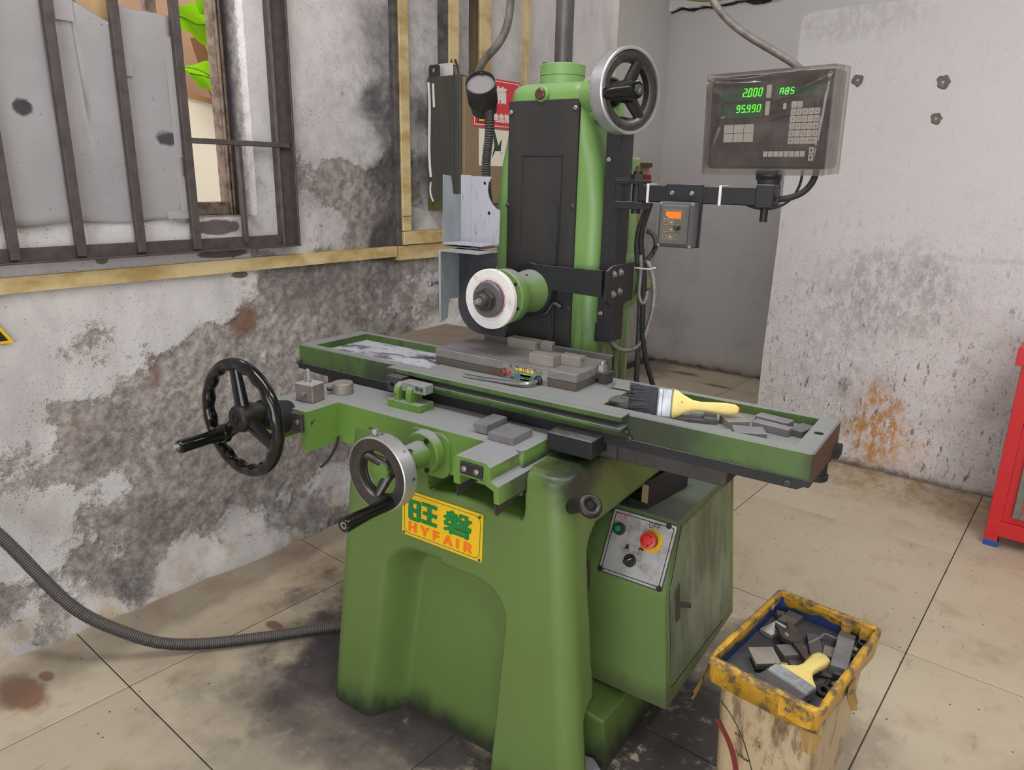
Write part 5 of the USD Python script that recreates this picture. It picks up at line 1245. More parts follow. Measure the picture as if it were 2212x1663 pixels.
P_('door_latch', cat(on_side([(1.452, .365), (1.475, .365), (1.475, .455), (1.452, .445)], .0025, .003), hull([(lean(-.487, .41) + .005, 1.458, .418), (lean(-.487, .41) + .005, 1.47, .40), (lean(-.487, .41) + .032, 1.478, .402), (lean(-.487, .41) + .032, 1.472, .415), (lean(-.487, .41) + .032, 1.478, .398), (lean(-.487, .41) + .005, 1.458, .40)])), M['dark_steel'], parent=cb)
P_('side_hinge', box(-.703, -.694, 1.36, 1.372, .42, .50, .002), M['dark_steel'], parent=cb)

# ---- arm that carries the readout
ar = P_('support_arm', rotz(cat(box(-.735, -.428, 1.583, 1.621, 1.318, 1.356, .002)), -1.5, (-.735, 1.6, 0)), M['black_paint'], label='black square arm reaching right to the digital readout')
P_('arm_hinge', cat(box(-.79, -.722, 1.578, 1.626, 1.356, 1.366, .001), box(-.79, -.722, 1.578, 1.626, 1.300, 1.317, .001), cyl((-.745, 1.60, 1.29), (-.745, 1.60, 1.385), .011, n=18), cyl((-.745, 1.60, 1.366), (-.745, 1.60, 1.378), .017, n=6), box(-.792, -.775, 1.58, 1.63, 1.30, 1.37, .001)), M['black_paint'], parent=ar)
P_('hinge_bolt', lathe([(0, .008), (.014, .007), (.020, .003)], (-.745, 1.60, 1.378), (0, 0, 1), 16), metal('rusty_bolt', S(92, 70, 56), .5, .6, .5), parent=ar)
P_('end_socket', cat(box(-.462, -.424, 1.570, 1.618, 1.314, 1.362, .002), cyl((-.447, 1.596, 1.285), (-.447, 1.596, 1.36), .008, n=14), lathe([(0, .016), (.012, .018), (.02, .024), (.024, .024)], (-.447, 1.60, 1.358), (0, 0, 1), 20)), M['black_paint'], parent=ar)
for x in (-.712, -.542): P_('cable_tie', rotz(sub(box(x, x + .006, 1.5805, 1.6235, 1.3155, 1.3585, .001), box(x - .01, x + .02, 1.5835, 1.6205, 1.318, 1.356, 0)), -1.5, (-.735, 1.6, 0)), M['white_ink'], parent=ar)

# ================================================================ things on and round the machine
# magnetic chuck
ck = Thing('magnetic_chuck', 'ground steel magnetic chuck clamped on the grinder table', 'magnetic chuck', None, (-.95, 1.43, .91))
ck.part('body', box(-1.151, -.745, 1.351, 1.512, .910, .9285, .001), M['chuck_body'], smooth=False)
ck.part('top_plate', box(-1.1515, -.7445, 1.3505, 1.5125, .929, .950, .0012), M['chuck_top'], smooth=False)
ck.part('back_fence', box(-1.12, -.7395, 1.513, 1.521, .900, .963, .001), M['steel_dark'], smooth=False)
ck.part('end_fence', box(-.7445, -.7395, 1.49, 1.521, .905, .962, .0008), M['steel_dark'], smooth=False)
lb = ck.part('maker_plate', box(-.944, -.818, 1.3485, 1.351, .9045, .9445, .0005), (lambda g: g.surf('worn_plate_tin', g.mix(g.step(g.noise(45.0, 6, .7), .5, .62), S(150, 154, 148), S(74, 78, 74)), .4, .5))(G()), label='worn tin plate with teal and yellow print')
def lab(n, x0, z0, x1, z1, m): ck.part(n, prism(sg.box(x0, z0, x1, z1), .0004, XZ(1.3485)), m, parent=lb, smooth=False)
worn = lambda n, c: (lambda g: g.surf(n, g.mix(g.step(g.noise(110.0, 5, .7), .52, .58), c, S(96, 100, 94)), .5))(G())
tl, yl = worn('worn_teal_print', S(40, 140, 150)), worn('worn_yellow_print', S(226, 194, 30))
lab('teal_print', -.908, .918, -.856, .927, tl); lab('teal_print', -.942, .9055, -.87, .911, tl); lab('teal_print', -.892, .906, -.862, .9165, tl)
lab('yellow_print', -.892, .922, -.864, .9285, yl); lab('yellow_print', -.892, .913, -.864, .9195, yl)
for k in range(5): lab('yellow_print', -.906 + k * .0105, .934, -.8985 + k * .0105, .941, yl)
for k, (x, z) in enumerate(((-.938, .924), (-.932, .930), (-.927, .920), (-.922, .926))): ck.part('red_print', prism(circle(x, z, .004, 5), .0005, XZ(1.3485)), M['red_ink'], parent=lb, smooth=False)
for x, z in ((-.940, .928), (-.8225, .932), (-.8235, .922)): ck.part('plate_screw', lathe([(0, .0028), (.0015, .0024), (.002, .0008)], (x, 1.3485, z), (0, -1, 0), 12), M['steel'], parent=lb)
ck.part('key_socket', cat(lathe([(0, .011), (.003, .0105), (.003, .0075), (-.002, .007)], (-.842, 1.3488, .921), (0, -1, 0), 28)), M['black_matt'])

# hex key standing out of the chuck's socket
hk = Thing('hex_key', 'chrome hex key hanging in the chuck socket', 'hex key', None, (-.842, 1.33, .918))
pa = spline([(-.842, 1.352, .921), (-.842, 1.334, .920), (-.846, 1.318, .9195), (-.858, 1.308, .9185), (-.90, 1.304, .9155), (-.95, 1.301, .9135), (-1.015, 1.298, .9125)], 60)
hk.part('key', tube(pa, .0056, 6), M['chrome'], smooth=False)
hk.part('key_end', tube(pa[-4:] + np.array([-.003, 0, 0]), .0060, 6), M['chrome'], smooth=False)

# clamp beside the chuck
cl = Thing('chuck_clamp', 'dark step clamp with bolt and nut at the right end of the chuck', 'clamp', None, (-.735, 1.455, .91))
Cc = lambda m: rotz(m, 0)
cl.part('clamp_block', cat(box(-.757, -.716, 1.441, 1.475, .922, .938, .001), box(-.737, -.716, 1.441, 1.475, .9115, .923, .001)), M['dark_steel'], smooth=False)
cl.part('washer', cyl((-.7375, 1.458, .938), (-.7375, 1.458, .9405), .0135, n=28), M['steel'])
cl.part('nut', prism(sg.Polygon([(.0115 * math.cos(k * PI / 3), .0115 * math.sin(k * PI / 3)) for k in range(6)]), .012, frame((-.7375, 1.458, .9405), (1, .2, 0), (-.2, 1, 0))), M['steel'], smooth=False)
cl.part('stud', cyl((-.7375, 1.458, .95), (-.7375, 1.458, .961), .006, .0055, 18, .001), M['steel'])
cl.part('packing_plate', rotz(box(-.745, -.700, 1.425, 1.462, .9095, .9115, .0004), 12, (-.72, 1.445, .91)), M['steel_block'], smooth=False)

# flat spanner end under the brush
sp = Thing('flat_spanner', 'thin flat metal tab with a slot lying in the tray notch by the brush bristles', 'metal tab', None, (-.63, 1.36, .893))
sp.part('blade', prism(rrect(-.66, 1.335, -.60, 1.385, .012).difference(sg.box(-.645, 1.366, -.633, 1.370)), .003, XY(.9095)), M['steel_dark'])

# steel blocks ------------------------------------------------------
BL = 'steel workpieces'
def block(label, c, size, ang, mat, group, name='steel_block', holes=(), bev=.0007, step=None, tilt=None):
    """A ground block: c = the middle of its underside."""
    L, W, H = size
    t = Thing(name, label, 'steel block', group, c, ang)
    m = box(-L / 2, L / 2, -W / 2, W / 2, 0, H, bev)
    for h in holes: m = sub(m, cyl(h[0], h[1], h[2], n=18))
    if step: m = sub(m, plain(*step))
    if tilt: m = rot(m, tilt[0], tilt[1])
    t.part('block', m, mat, local=True, smooth=False)
    return t
zc = .9501
cg_ = 'steel blocks on the magnetic chuck'
block('longer steel block at the back of the chuck with a hole in its end', (-.980, 1.4965, zc), (.086, .031, .0245), -2, M['steel_warm'], cg_, holes=[((.036, 0, .0125), (.05, 0, .0125), .0042)])
block('shorter steel block butted behind and right of the longest block on the chuck', (-.9175, 1.5075, zc), (.034, .016, .0235), -2, M['steel_warm'], cg_, holes=[((.01, 0, .012), (.03, 0, .012), .004), ((.006, 0, .02), (.006, 0, .03), .003)])
block('plain steel block at the front of the chuck', (-.8515, 1.3885, zc), (.066, .036, .0245), 0, M['steel_warm'], cg_)
block('steel block with an end hole at the front right of the chuck', (-.796, 1.4215, zc), (.055, .030, .0235), 0, M['steel_warm'], cg_, holes=[((.02, 0, .012), (.04, 0, .012), .0042)])
sg_ = 'steel blocks on the saddle arm'
block('upper stepped steel block on the saddle behind the right arm', (-.8745, 1.2075, .8365), (.037, .075, .021), 0, M['steel_block'], sg_, step=(-.02, -.012, -.04, .04, -.001, .009))
block('flat wide steel block on the right saddle arm', (-.8065, 1.1865, .8365), (.098 - .034, .074, .0165), 0, M['steel_block'], sg_, bev=.0006)
zt = .8902
tg_ = 'steel blocks in the right tray'
block('dark stepped steel block under the brush handle', (-.468, 1.395, zt), (.055, .045, .013), 20, M['steel_dark'], tg_, step=(-.03, .002, -.03, .03, .007, .02))
block('square dark steel plate under the brush ferrule', (-.507, 1.375, zt), (.035, .03, .006), 25, M['steel_dark'], tg_)
block('steel block with a reddish top below the brush handle tip', (-.406, 1.407, zt), (.046, .045, .0145), 40, M['steel_warm'], tg_, bev=.0005)
block('long steel block at the back of the right tray', (-.340, 1.455, zt), (.070, .030, .0165), -10, M['steel_block'], tg_)
block('steel block in the middle of the right tray, in front of the long one', (-.332, 1.413, zt), (.074, .024, .0155), -8, M['steel_block'], tg_)
block('wide steel block nearest the front rim of the right tray', (-.362, 1.358, zt), (.060, .044, .0135), 26, M['steel_block'], tg_)
block('small steel block against the right end of the tray', (-.281, 1.437, zt), (.028, .054, .0135), -14, M['steel_dark'], tg_)

# saddle fittings -----------------------------------------------------
oc = Thing('oiler', 'square steel oiler with a clear glass tube by the left handwheel', 'oiler', None, (-1.345, 1.11, .8355), 8)
oc.part('body', box(-.027, .027, -.022, .022, 0, .045, .002), metal('pinkish_oiler_steel', S(158, 146, 142), .35, .6, .5, .7, 30.0, dustcol=S(176, 174, 176)), local=True)
oc.part('glass_tube', lathe([(0, .006), (.026, .006), (.030, .004), (.031, .001)], (-.004, 0, .047), (0, 0, 1), 20), M['glass'], local=True)
oc.part('tube_collar', lathe([(0, .0085), (.004, .008)], (-.004, 0, .045), (0, 0, 1), 18), M['steel'], local=True)
oc.part('side_screw', lathe([(0, .005), (.012, .005), (.013, .0035), (.012, .0022)], (.005, -.022, .022), (0, -1, 0), 16), M['steel'], local=True)
kn = Thing('round_stop', 'round steel stop with a side screw on the left of the saddle', 'machine knob', None, (-1.328, 1.20, .8355))
kn.part('body', lathe([(0, .026), (.026, .026), (.028, .0245), (.0282, .0)], (0, 0, 0), (0, 0, 1), 48), M['steel_warm'], local=True)
kn.part('side_screw', lathe([(0, .006), (.012, .006), (.013, .0045), (.0115, .003)], (-.016, -.020, .012), (-.55, -.83, 0), 16), M['dark_steel'], local=True)

# brushes ---------------------------------------------------------------
def brush_parts(t, F, W, T, Lh, dusty, tip):
    """local x along the brush (bristles at -x), y across its width, z through its thickness"""
    r2 = np.random.default_rng(3)
    # bristles: a ragged block of tufts
    br_ = []
    n = 46
    for i in range(n):
        for j in range(7):
            y = (i / (n - 1) - .5) * W * .95; z = (j / 6 - .5) * T * .8
            L = .052 + r2.uniform(-.006, .006); q = r2.normal(0, .0022, 2)
            yo = y * 1.06 + q[0]; zo = z * 1.15 + q[1]
            w = .0014
            p0 = np.array([0, y, z]); p1 = np.array([-L * .55, y * 1.02 + q[0] * .3, z * 1.08 + q[1] * .3]); p2 = np.array([-L, yo, zo])
            br_.append(tube([p0, p1, p2], w, 5))
    core = hull([(0.002, s * W * .47, u * T * .36) for s in (-1, 1) for u in (-1, 1)] + [(-.045, s * W * .48, u * T * .36) for s in (-1, 1) for u in (-1, 1)])
    t.part('bristles', xf(cat(core, *br_), F), dusty, smooth=False, kind='stuff')
    fe = box(0, .034, -W / 2, W / 2, -T / 2, T / 2, .003)
    bands = [box(x, x + .0022, -W / 2 - .0007, W / 2 + .0007, -T / 2 - .0007, T / 2 + .0007, .001) for x in (.003, .011, .029)]
    t.part('ferrule', xf(cat(fe, *bands), F), M['tin'])
    xs = np.linspace(0, 1, 44)
    ww = np.interp(xs, [0, .06, .18, .30, .42, .6, .8, .93, 1.0], [W * .98, W * .94, W * .62, W * .38, W * .31, W * .35, W * .40, W * .34, W * .12]) / 2
    tt = np.interp(xs, [0, .1, .3, .5, .8, .95, 1.0], [T * .9, T * .95, T * .9, T * .95, T * 1.05, T * .8, T * .3]) / 2
    V = []; m = 24
    for x, a, b in zip(xs, ww, tt):
        for k in range(m):
            q = k / m * 2 * PI; c, s = math.cos(q), math.sin(q)
            V.append((.032 + x * Lh, a * np.sign(c) * abs(c) ** .7, b * np.sign(s) * abs(s) ** .7))
    V.append((.032, 0, 0)); V.append((.032 + Lh, 0, 0)); N = len(xs) * m
    Fc_ = []
    for i in range(len(xs) - 1):
        for k in range(m):
            a, b, c, d = i * m + k, i * m + (k + 1) % m, (i + 1) * m + (k + 1) % m, (i + 1) * m + k
            Fc_ += [(a, b, c), (a, c, d)]
    Fc_ += [(N, (k + 1) % m, k) for k in range(m)] + [(N + 1, (len(xs) - 1) * m + k, (len(xs) - 1) * m + (k + 1) % m) for k in range(m)]
    V = np.array(V)
    h = t.part('handle', xf(trimesh.Trimesh(V, np.array(Fc_), process=False), F), M['brush_yellow'], smooth=True)
    if tip:
        e = V.copy(); k = e[:, 0] > .032 + Lh * .955
        sub_ = trimesh.Trimesh(V, np.array(Fc_), process=False)
        keep = k[sub_.faces].all(1)
        c = np.array([.032 + Lh * .95, 0, 0])
        t.part('painted_tip', xf(trimesh.Trimesh((V - c) * 1.04 + c, sub_.faces[keep], process=False), F), M['red_button'], parent=h, smooth=True)
bt = Thing('paint_brush', 'wide paint brush with yellow handle and red tip lying in the right tray', 'paint brush', None, (-.53, 1.37, .90))
ax_ = np.array([.932, .362, -.012])
brush_parts(bt, frame((-.5545, 1.352, .9235), ax_, (-.12, .30, .95)), .062, .017, .135, M['bristle'], True)

# digital readout ------------------------------------------------------
yw, tlt = -.169, .061
dx = np.array([math.cos(yw), math.sin(yw), 0]); dn0 = np.array([math.sin(yw), -math.cos(yw), 0])
dz = math.cos(tlt) * np.array([0, 0, 1.0]) + math.sin(tlt) * dn0; dn = math.cos(tlt) * dn0 - math.sin(tlt) * np.array([0, 0, 1.0])
dw, dh, dd = .272, .204, .072
dc = np.array([-.472, 1.607, 1.484])
ro = Thing('digital_readout', 'digital readout with green digits under a wrinkled clear plastic cover', 'digital readout', None, tuple(dc - dz * dh / 2 - dn * .03))
def DR(u, v, d=0.0): return dc + dx * (u - .5) * dw + dz * (.5 - v) * dh + dn * d
def on_ro(mesh, u, v, d=-.0042): return xf(mesh, frame(DR(u, v, d), dx, dz))
FD = frame(dc, dx, dz)   # local: x right, y up, z towards the viewer
cs = ro.part('case', xf(cat(box(-dw / 2 + .006, dw / 2 - .002, -dh / 2 + .010, dh / 2 - .006, -dd + .002, -.006, .006)), FD), flat('dark_readout_case', S(46, 43, 44), .5), smooth=25)
fp = ro.part('front_panel', xf(box(-dw / 2 + .012, dw / 2 - .016, -dh / 2 + .016, dh / 2 - .012, -.0065, -.0048, .0005), FD), flat('dark_front_film', S(40, 36, 38), .5))
def strip(u0, v0, u1, v1, mat, name, par=None, d=-.0047, th=.0006): ro.part(name, on_ro(prism(rrect(0, 0, (u1 - u0) * dw, (v1 - v0) * dh, .0012, 3), th), u0, v1, d), mat, parent=par, smooth=False)
M['lcd_green'] = flat('dark_green_window', S(28, 74, 56), .4)
strip(.105, .155, .475, .265, M['lcd_green'], 'display_window', fp); strip(.105, .305, .475, .435, M['lcd_green'], 'display_window', fp)
strip(.565, .165, .945, .262, M['lcd_green'], 'display_window', fp)
M['key'] = flat('grey_key', S(190, 186, 176), .5, 0, .1); M['key_ink'] = flat('key_print', S(70, 68, 66), .6)
M['digit'] = emit('green_led', S(70, 255, 60), 2.2); M['digit2'] = emit('bright_green_led', S(60, 255, 20), 3.2)
SEG = {'0': 'abcdef', '1': 'bc', '2': 'abged', '3': 'abgcd', '4': 'fgbc', '5': 'afgcd', '9': 'abcdfg', 'A': 'abcefg', 'S': 'afgcd', 'B': 'abcdefg', 'C': 'aefd', 'b': 'bcdg'}
def seven(c, w, h, t):
    s = unary_union([{'a': sg.box(t, h - t, w - t, h), 'd': sg.box(t, 0, w - t, t), 'g': sg.box(t, h / 2 - t / 2, w - t, h / 2 + t / 2), 'f': sg.box(0, h / 2, t, h - t), 'b': sg.box(w - t, h / 2, w, h - t), 'e': sg.box(0, t, t, h / 2), 'c': sg.box(w - t, t, w, h / 2)}[k] for k in SEG[c]])
    return affinity.affine_transform(s, [1, .16, 0, 1, 0, 0])
def digits(s, u0, u1, v1, h, mat, slots):
    w = (u1 - u0) * dw / slots; x = 0
    for c in s:
        if c == '.':
            ro.part('digit', on_ro(prism(sg.box(0, 0, .0014, .0016), .0005), u0 + (x - .0022) / dw, v1, -.0040), mat, parent=fp, smooth=False); continue
        ro.part('digit', on_ro(prism(seven(c, w * .68, h, .0014), .0005), u0 + x / dw, v1, -.0040), mat, parent=fp, smooth=False); x += w
digits('2.000', .303, .470, .238, .0165, M['digit2'], 4)
digits('95.990', .255, .468, .388, .0150, M['digit2'], 5)
digits('ABS', .598, .72, .236, .0128, M['digit'], 3)
for u0, v0, u1, v1 in ((.163, .503, .243, .588), (.248, .503, .33, .588), (.335, .503, .415, .588), (.163, .592, .243, .677), (.248, .592, .33, .677), (.335, .592, .415, .677)): strip(u0, v0, u1, v1, M['key'], 'label_strip', fp)
for u0, v0, u1, v1 in ((.495, .135, .535, .26), (.495, .29, .53, .425), (.636, .318, .66, .375)): strip(u0, v0, u1, v1, M['key'], 'key', fp)
def key(u0, v0, u1, v1, s=None, h=.0042, cjk=False):
    strip(u0, v0, u1, v1, M['key'], 'key', fp, -.0046, .0012)
    if s:
        m_ = text(s, h, .0003)
        if m_ is not None:
            w = np.ptp(tv(m_)[0][:, 0]); ro.part('key_print', on_ro(m_, (u0 + u1) / 2 - w / 2 / dw, (v0 + v1) / 2 + h / 2 / dh, -.0033), M['key_ink'], parent=fp, smooth=False)
kw, kh = .0445, .0675
rows = [['', '', None, None, None], ['1', '2', '3', '+', 'sin'], ['4', '5', '6', '-', 'cos'], ['7', '8', '9', '×', 'tan'], ['0', '·', '%', '÷', '='], ['AC', '√', 'x', 'ENTER', None]]
for r_, row in enumerate(rows):
    for c_, s_ in enumerate(row):
        if s_ is None: continue
        u0, v0 = .700 + c_ * kw - r_ * .0006, .305 + r_ * kh
        key(u0, v0, u0 + kw * (1.97 if s_ == 'ENTER' else .93), v0 + kh * .9, s_ or None, .0042 if len(s_) < 3 else .0030)
for k in range(8): key(.510 + k * .0415, .772, .546 + k * .0415, .826)
def up_arrow(s): return unary_union([sg.box(-.0008, -.0035, .0008, .001), sg.Polygon([(-.0025, .0), (.0025, 0), (0, .0038)])]) if s > 0 else affinity.rotate(up_arrow(1), 180, origin=(0, 0))
for v, s in ((.735, 1), (.803, -1)):
    key(.866, v, .902, v + .062); ro.part('key_print', on_ro(prism(up_arrow(s), .0004), .884, v + .031, -.0033), M['ink'], parent=fp, smooth=False)
# the loose cover
def cover():
    nx, ny = 64, 50
    V, F = [], []
    X, Y = np.meshgrid(np.linspace(-dw / 2, dw / 2, nx), np.linspace(-dh / 2, dh / 2, ny), indexing='ij')
    U, Vv = X / dw + .5, Y / dh + .5
    Z = .002 + .004 * (meshkit.fbm(np.stack([U * 3.2, Vv * 2.6, U * 0], -1), 3, 4) - .4)
    for (cx_, cy_, ang, L, w, h) in ((.72, .78, .42, .35, .018, .006), (.9, .88, .6, .22, .016, .007), (.12, .80, -.7, .2, .016, .006), (.07, .62, -.5, .12, .014, .005), (.55, .62, .55, .12, .012, .006), (.62, .56, .25, .14, .014, .005), (.86, .28, .2, .12, .012, .004), (.25, .9, -.1, .3, .02, .004), (.1, .4, 1.3, .25, .02, .004), (.93, .55, 1.5, .5, .012, .004)):
        a = (U - cx_) * math.cos(ang) + (Vv - cy_) * math.sin(ang); b = -(U - cx_) * math.sin(ang) + (Vv - cy_) * math.cos(ang)
        Z += h * np.exp(-(b / w) ** 2 - (a / L) ** 2) - h * .6 * np.exp(-((b - w * 1.7) / w) ** 2 - (a / L) ** 2)
    Z = np.maximum(Z, -.0018)
    sag = -.012 * np.exp(-((U - .30) / .28) ** 2) * sm(.90, 1.0, Vv)
    Yd = Y + sag
    f = np.stack([X, Yd, Z], -1).reshape(-1, 3)
    i, j = np.meshgrid(np.arange(nx - 1), np.arange(ny - 1), indexing='ij'); a = i * ny + j
    Q = np.stack([a, a + ny, a + ny + 1, a + 1], -1).reshape(-1, 4)
    return trimesh.Trimesh(f, np.vstack([Q[:, [0, 1, 2]], Q[:, [0, 2, 3]]]), process=False)
def cover_mat(name, k, tint):
    g = G()
    n = g.noise(14.0, 5, .65, off=3.0)
    tr = g.a('transparent_bsdf', 'BSDF', color=(.86, .83, .82))
    df = g.a('diffuse_bsdf', 'BSDF', color=tint)
    gl = g.a('glossy_bsdf', 'BSDF', color=(.9, .9, .9), roughness=.16)
    f1 = g.plus(k, g.mul(g.step(n, .42, .75), .16))
    m = g.a('mix_closure', 'closure', fac=f1, closure1=tr, closure2=df)
    m = g.a('mix_closure', 'closure', fac=g.plus(.03, g.mul(g.a('fresnel', 'fac', IOR=1.45), .55)), closure1=m, closure2=gl)
    return usdkit.material(stage, '/World/Looks/' + name, g.n, g.l, surface=m)
M['film'] = cover_mat('clear_film_cover', .08, S(150, 136, 130)); M['film2'] = cover_mat('thick_film_cover', .20, S(150, 136, 128))
dc_ = ro.part('plastic_cover', xf(cover(), FD), M['film'], smooth=True, label='wrinkled clear plastic dust cover')
ro.part('cover_hem', xf(cat(box(-dw / 2, dw / 2, -dh / 2 - .0015, -dh / 2 + .012, -.0005, .0012, .0004), box(-dw / 2 - .001, -dw / 2 + .004, -dh / 2, dh / 2 - .012, -.001, .0010, .0004)), FD), M['film2'], parent=dc_)
ro.part('cover_side', xf(plain(dw / 2 + .0005, dw / 2 + .0012, -dh / 2, dh / 2, -dd, 0), FD), M['film'], parent=dc_)
ro.part('cover_side', xf(plain(-dw / 2 - .0012, -dw / 2 - .0005, -dh / 2, dh / 2 - .01, -dd, 0), FD), M['film'], parent=dc_)
ro.part('cover_top', xf(cat(plain(-dw / 2, dw / 2, dh / 2 + .0003, dh / 2 + .0010, -dd, 0)), FD), M['film2'], parent=dc_)
ro.part('cover_seam', xf(cat(*[tube([(x, -dh / 2, z), (x, dh / 2, z)], .0013, 6) for x, z in ((dw / 2, 0), (dw / 2 + .001, -.022), (dw / 2 + .001, -.036), (dw / 2 + .001, -dd), (-dw / 2, 0))] + [tube([(-dw / 2, dh / 2 - .012, 0), (-dw / 2 + .02, dh / 2 - .006, 0), (-.05, dh / 2 - .012, 0), (.04, dh / 2 - .004, 0), (dw / 2, dh / 2, 0)], .0012, 6)]), FD), M['film2'], parent=dc_)
ro.part('swivel_mount', cat(lathe([(0, .021), (.008, .024), (.02, .022), (.024, .012)], (-.447, 1.605, 1.378), (0, 0, -1), 20), box(-.475, -.43, 1.60, 1.64, 1.370, 1.392, .003)), M['black_matt'])
cb1 = Thing('readout_cable', 'thick black cable curving from readout to arm end', 'cable', None, (-.40, 1.62, 1.33))
cb1.part('cable', tube(spline([(-.36, 1.625, 1.395), (-.362, 1.62, 1.372), (-.375, 1.61, 1.350), (-.395, 1.60, 1.338), (-.42, 1.597, 1.333)], 24), .0065, 10), M['rubber'])
cb1 = Thing('readout_cable', 'thin black cable looping under the arm end', 'cable', None, (-.42, 1.62, 1.31))
cb1.part('cable', tube(spline([(-.388, 1.63, 1.392), (-.390, 1.625, 1.358), (-.403, 1.615, 1.331), (-.425, 1.605, 1.316), (-.455, 1.60, 1.312), (-.485, 1.60, 1.318)], 30), .0028, 8), M['rubber'])

# speed control box under the arm ------------------------------------------
sc = Thing('control_box', 'grey control box with orange display hanging from the arm', 'control box', None, (-.63, 1.58, 1.22))
yb = 1.583
sc.part('hanger_plate', box(-.664, -.577, 1.577, 1.583, 1.222, 1.3585, .001), M['black_paint'])
for x in (-.648, -.602): sc.part('hanger_screw', lathe([(0, .0055), (.003, .0055), (.0055, .003), (.005, .0015)], (x, 1.577, 1.339), (0, -1, 0), 16), M['steel'])
bx_ = sc.part('box', box(-.6635, -.581, 1.545, 1.577, 1.2225, 1.3215, .004), flat('dark_grey_box_plastic', S(78, 77, 80), .5))
sc.part('raised_lid', box(-.657, -.592, 1.538, 1.546, 1.229, 1.3155, .003), flat('grey_lid_plastic', S(92, 90, 92), .5), parent=bx_)
kp_ = sc.part('keypad', prism(rrect(-.654, 1.232, -.597, 1.3125, .002), .0008, XZ(1.538)), flat('olive_grey_keypad', S(92, 88, 80), .5))
sc.part('display', prism(sg.Polygon([(-.643, 1.3005), (-.643, 1.292), (-.634, 1.2865), (-.6075, 1.2865), (-.6075, 1.3005)]), .0012, XZ(1.538)), emit('orange_display', S(232, 104, 22), .35), parent=kp_)
M['key_line'] = flat('key_outline', S(176, 142, 104), .6)
for x, z, kind in ((-.641, 1.277, 0), (-.628, 1.277, 1), (-.641, 1.262, 0), (-.628, 1.262, 2), (-.642, 1.246, 3), (-.629, 1.246, 4), (-.615, 1.246, 3)):
    sc.part('key', prism(rrect(x - .005, z - .005, x + .005, z + .005, .0015, 3).difference(rrect(x - .0044, z - .0044, x + .0044, z + .0044, .0012, 3)), .0011, XZ(1.538)), M['key_line'], parent=kp_, smooth=False)
    tri = sg.Polygon([(-.0028, -.001), (.0028, -.001), (0, .0018)])
    if kind in (1, 2, 4): sc.part('key_mark', prism(affinity.translate(affinity.rotate(tri, {1: 0, 2: 180, 4: 90}[kind], origin=(0, 0)), x, z), .0012, XZ(1.538)), M['white_ink'], parent=kp_, smooth=False)
for z0 in (1.303, 1.2845): sc.part('display_mark', prism(unary_union([sg.box(-.648 + k * .009, z0, -.642 + k * .009, z0 + .0012) for k in range(5)]), .0010, XZ(1.538)), M['key_line'], parent=kp_, smooth=False)
sc.part('knob', lathe([(0, .0065), (.003, .0065), (.004, .0055), (.016, .005), (.017, .004), (.0172, .001)], (-.6125, 1.537, 1.268), (0, -1, 0), 20), M['lamp_black'])
for x, z in ((-.659, 1.3175), (-.586, 1.3175), (-.659, 1.2265), (-.586, 1.2265)): sc.part('lid_screw', lathe([(0, .0035), (.001, .0034), (.0012, .002)], (x, 1.545, z), (0, -1, 0), 12), M['steel'])
sc.part('lead', tube(spline([(-.66, 1.57, 1.232), (-.69, 1.60, 1.215), (-.72, 1.66, 1.20), (-.745, 1.72, 1.188)], 20), .0032, 8), M['rubber'])

# flexible conduits beside the column -----------------------------------------
CG = 'flexible conduits beside the column'
def conduit(label, pts, r, mat, ribs=None, cat_='cable', grp=CG, name='flexible_conduit', end=None):
    p = spline(pts, 70) if len(pts) > 2 else np.array(pts)
    t = Thing(name, label, cat_, grp, tuple(p[-1]))
    t.part('hose', tube(p, r, 12, ribs), mat, smooth=50)
    return t
zo = .0
conduit('black ribbed conduit hanging left in the bundle from arm to floor', [(-.775, 1.74, 1.306), (-.792, 1.745, 1.27), (-.805, 1.75, 1.22), (-.80, 1.75, 1.16), (-.789, 1.75, 1.09), (-.783, 1.75, 1.0), (-.781, 1.75, .90), (-.775, 1.76, .60), (-.76, 1.80, .1)], .0078, M['conduit_dark'], .0052)
conduit('smooth black cable in the middle of the bundle', [(-.768, 1.735, 1.310), (-.785, 1.74, 1.26), (-.79, 1.74, 1.22), (-.779, 1.74, 1.16), (-.772, 1.74, 1.09), (-.770, 1.745, .98), (-.755, 1.75, .90), (-.735, 1.755, .84), (-.70, 1.78, .5), (-.69, 1.80, .02)], .0068, M['rubber'])
conduit('bright metal conduit looping down in the bundle', [(-.786, 1.735, 1.18), (-.782, 1.735, 1.13), (-.783, 1.735, 1.09), (-.780, 1.735, 1.07), (-.770, 1.735, 1.058), (-.762, 1.735, 1.072), (-.760, 1.735, 1.09)], .0062, M['conduit'], .0045)
conduit('grey metal conduit swinging from scale cover up to the bundle', [(-.832, 1.66, .975), (-.826, 1.70, .940), (-.808, 1.73, .926), (-.782, 1.745, .938), (-.760, 1.75, .985), (-.748, 1.75, 1.05), (-.749, 1.75, 1.10), (-.760, 1.745, 1.145), (-.772, 1.742, 1.17)], .0068, M['conduit'], .0048)
conduit('dark ribbed loop standing out right of the bundle', [(-.774, 1.742, 1.165), (-.756, 1.745, 1.19), (-.752, 1.748, 1.215), (-.764, 1.75, 1.235), (-.78, 1.752, 1.240)], .0072, M['conduit_dark'], .0050)
t = Thing('cable_tie', 'pale cable tie round the conduit bundle', 'cable tie', None, (-.778, 1.742, 1.148))
t.part('strap', sub(box(-.806, -.752, 1.722, 1.762, 1.146, 1.150, .001), box(-.803, -.755, 1.725, 1.759, 1.14, 1.16, 0)), M['white_ink'])

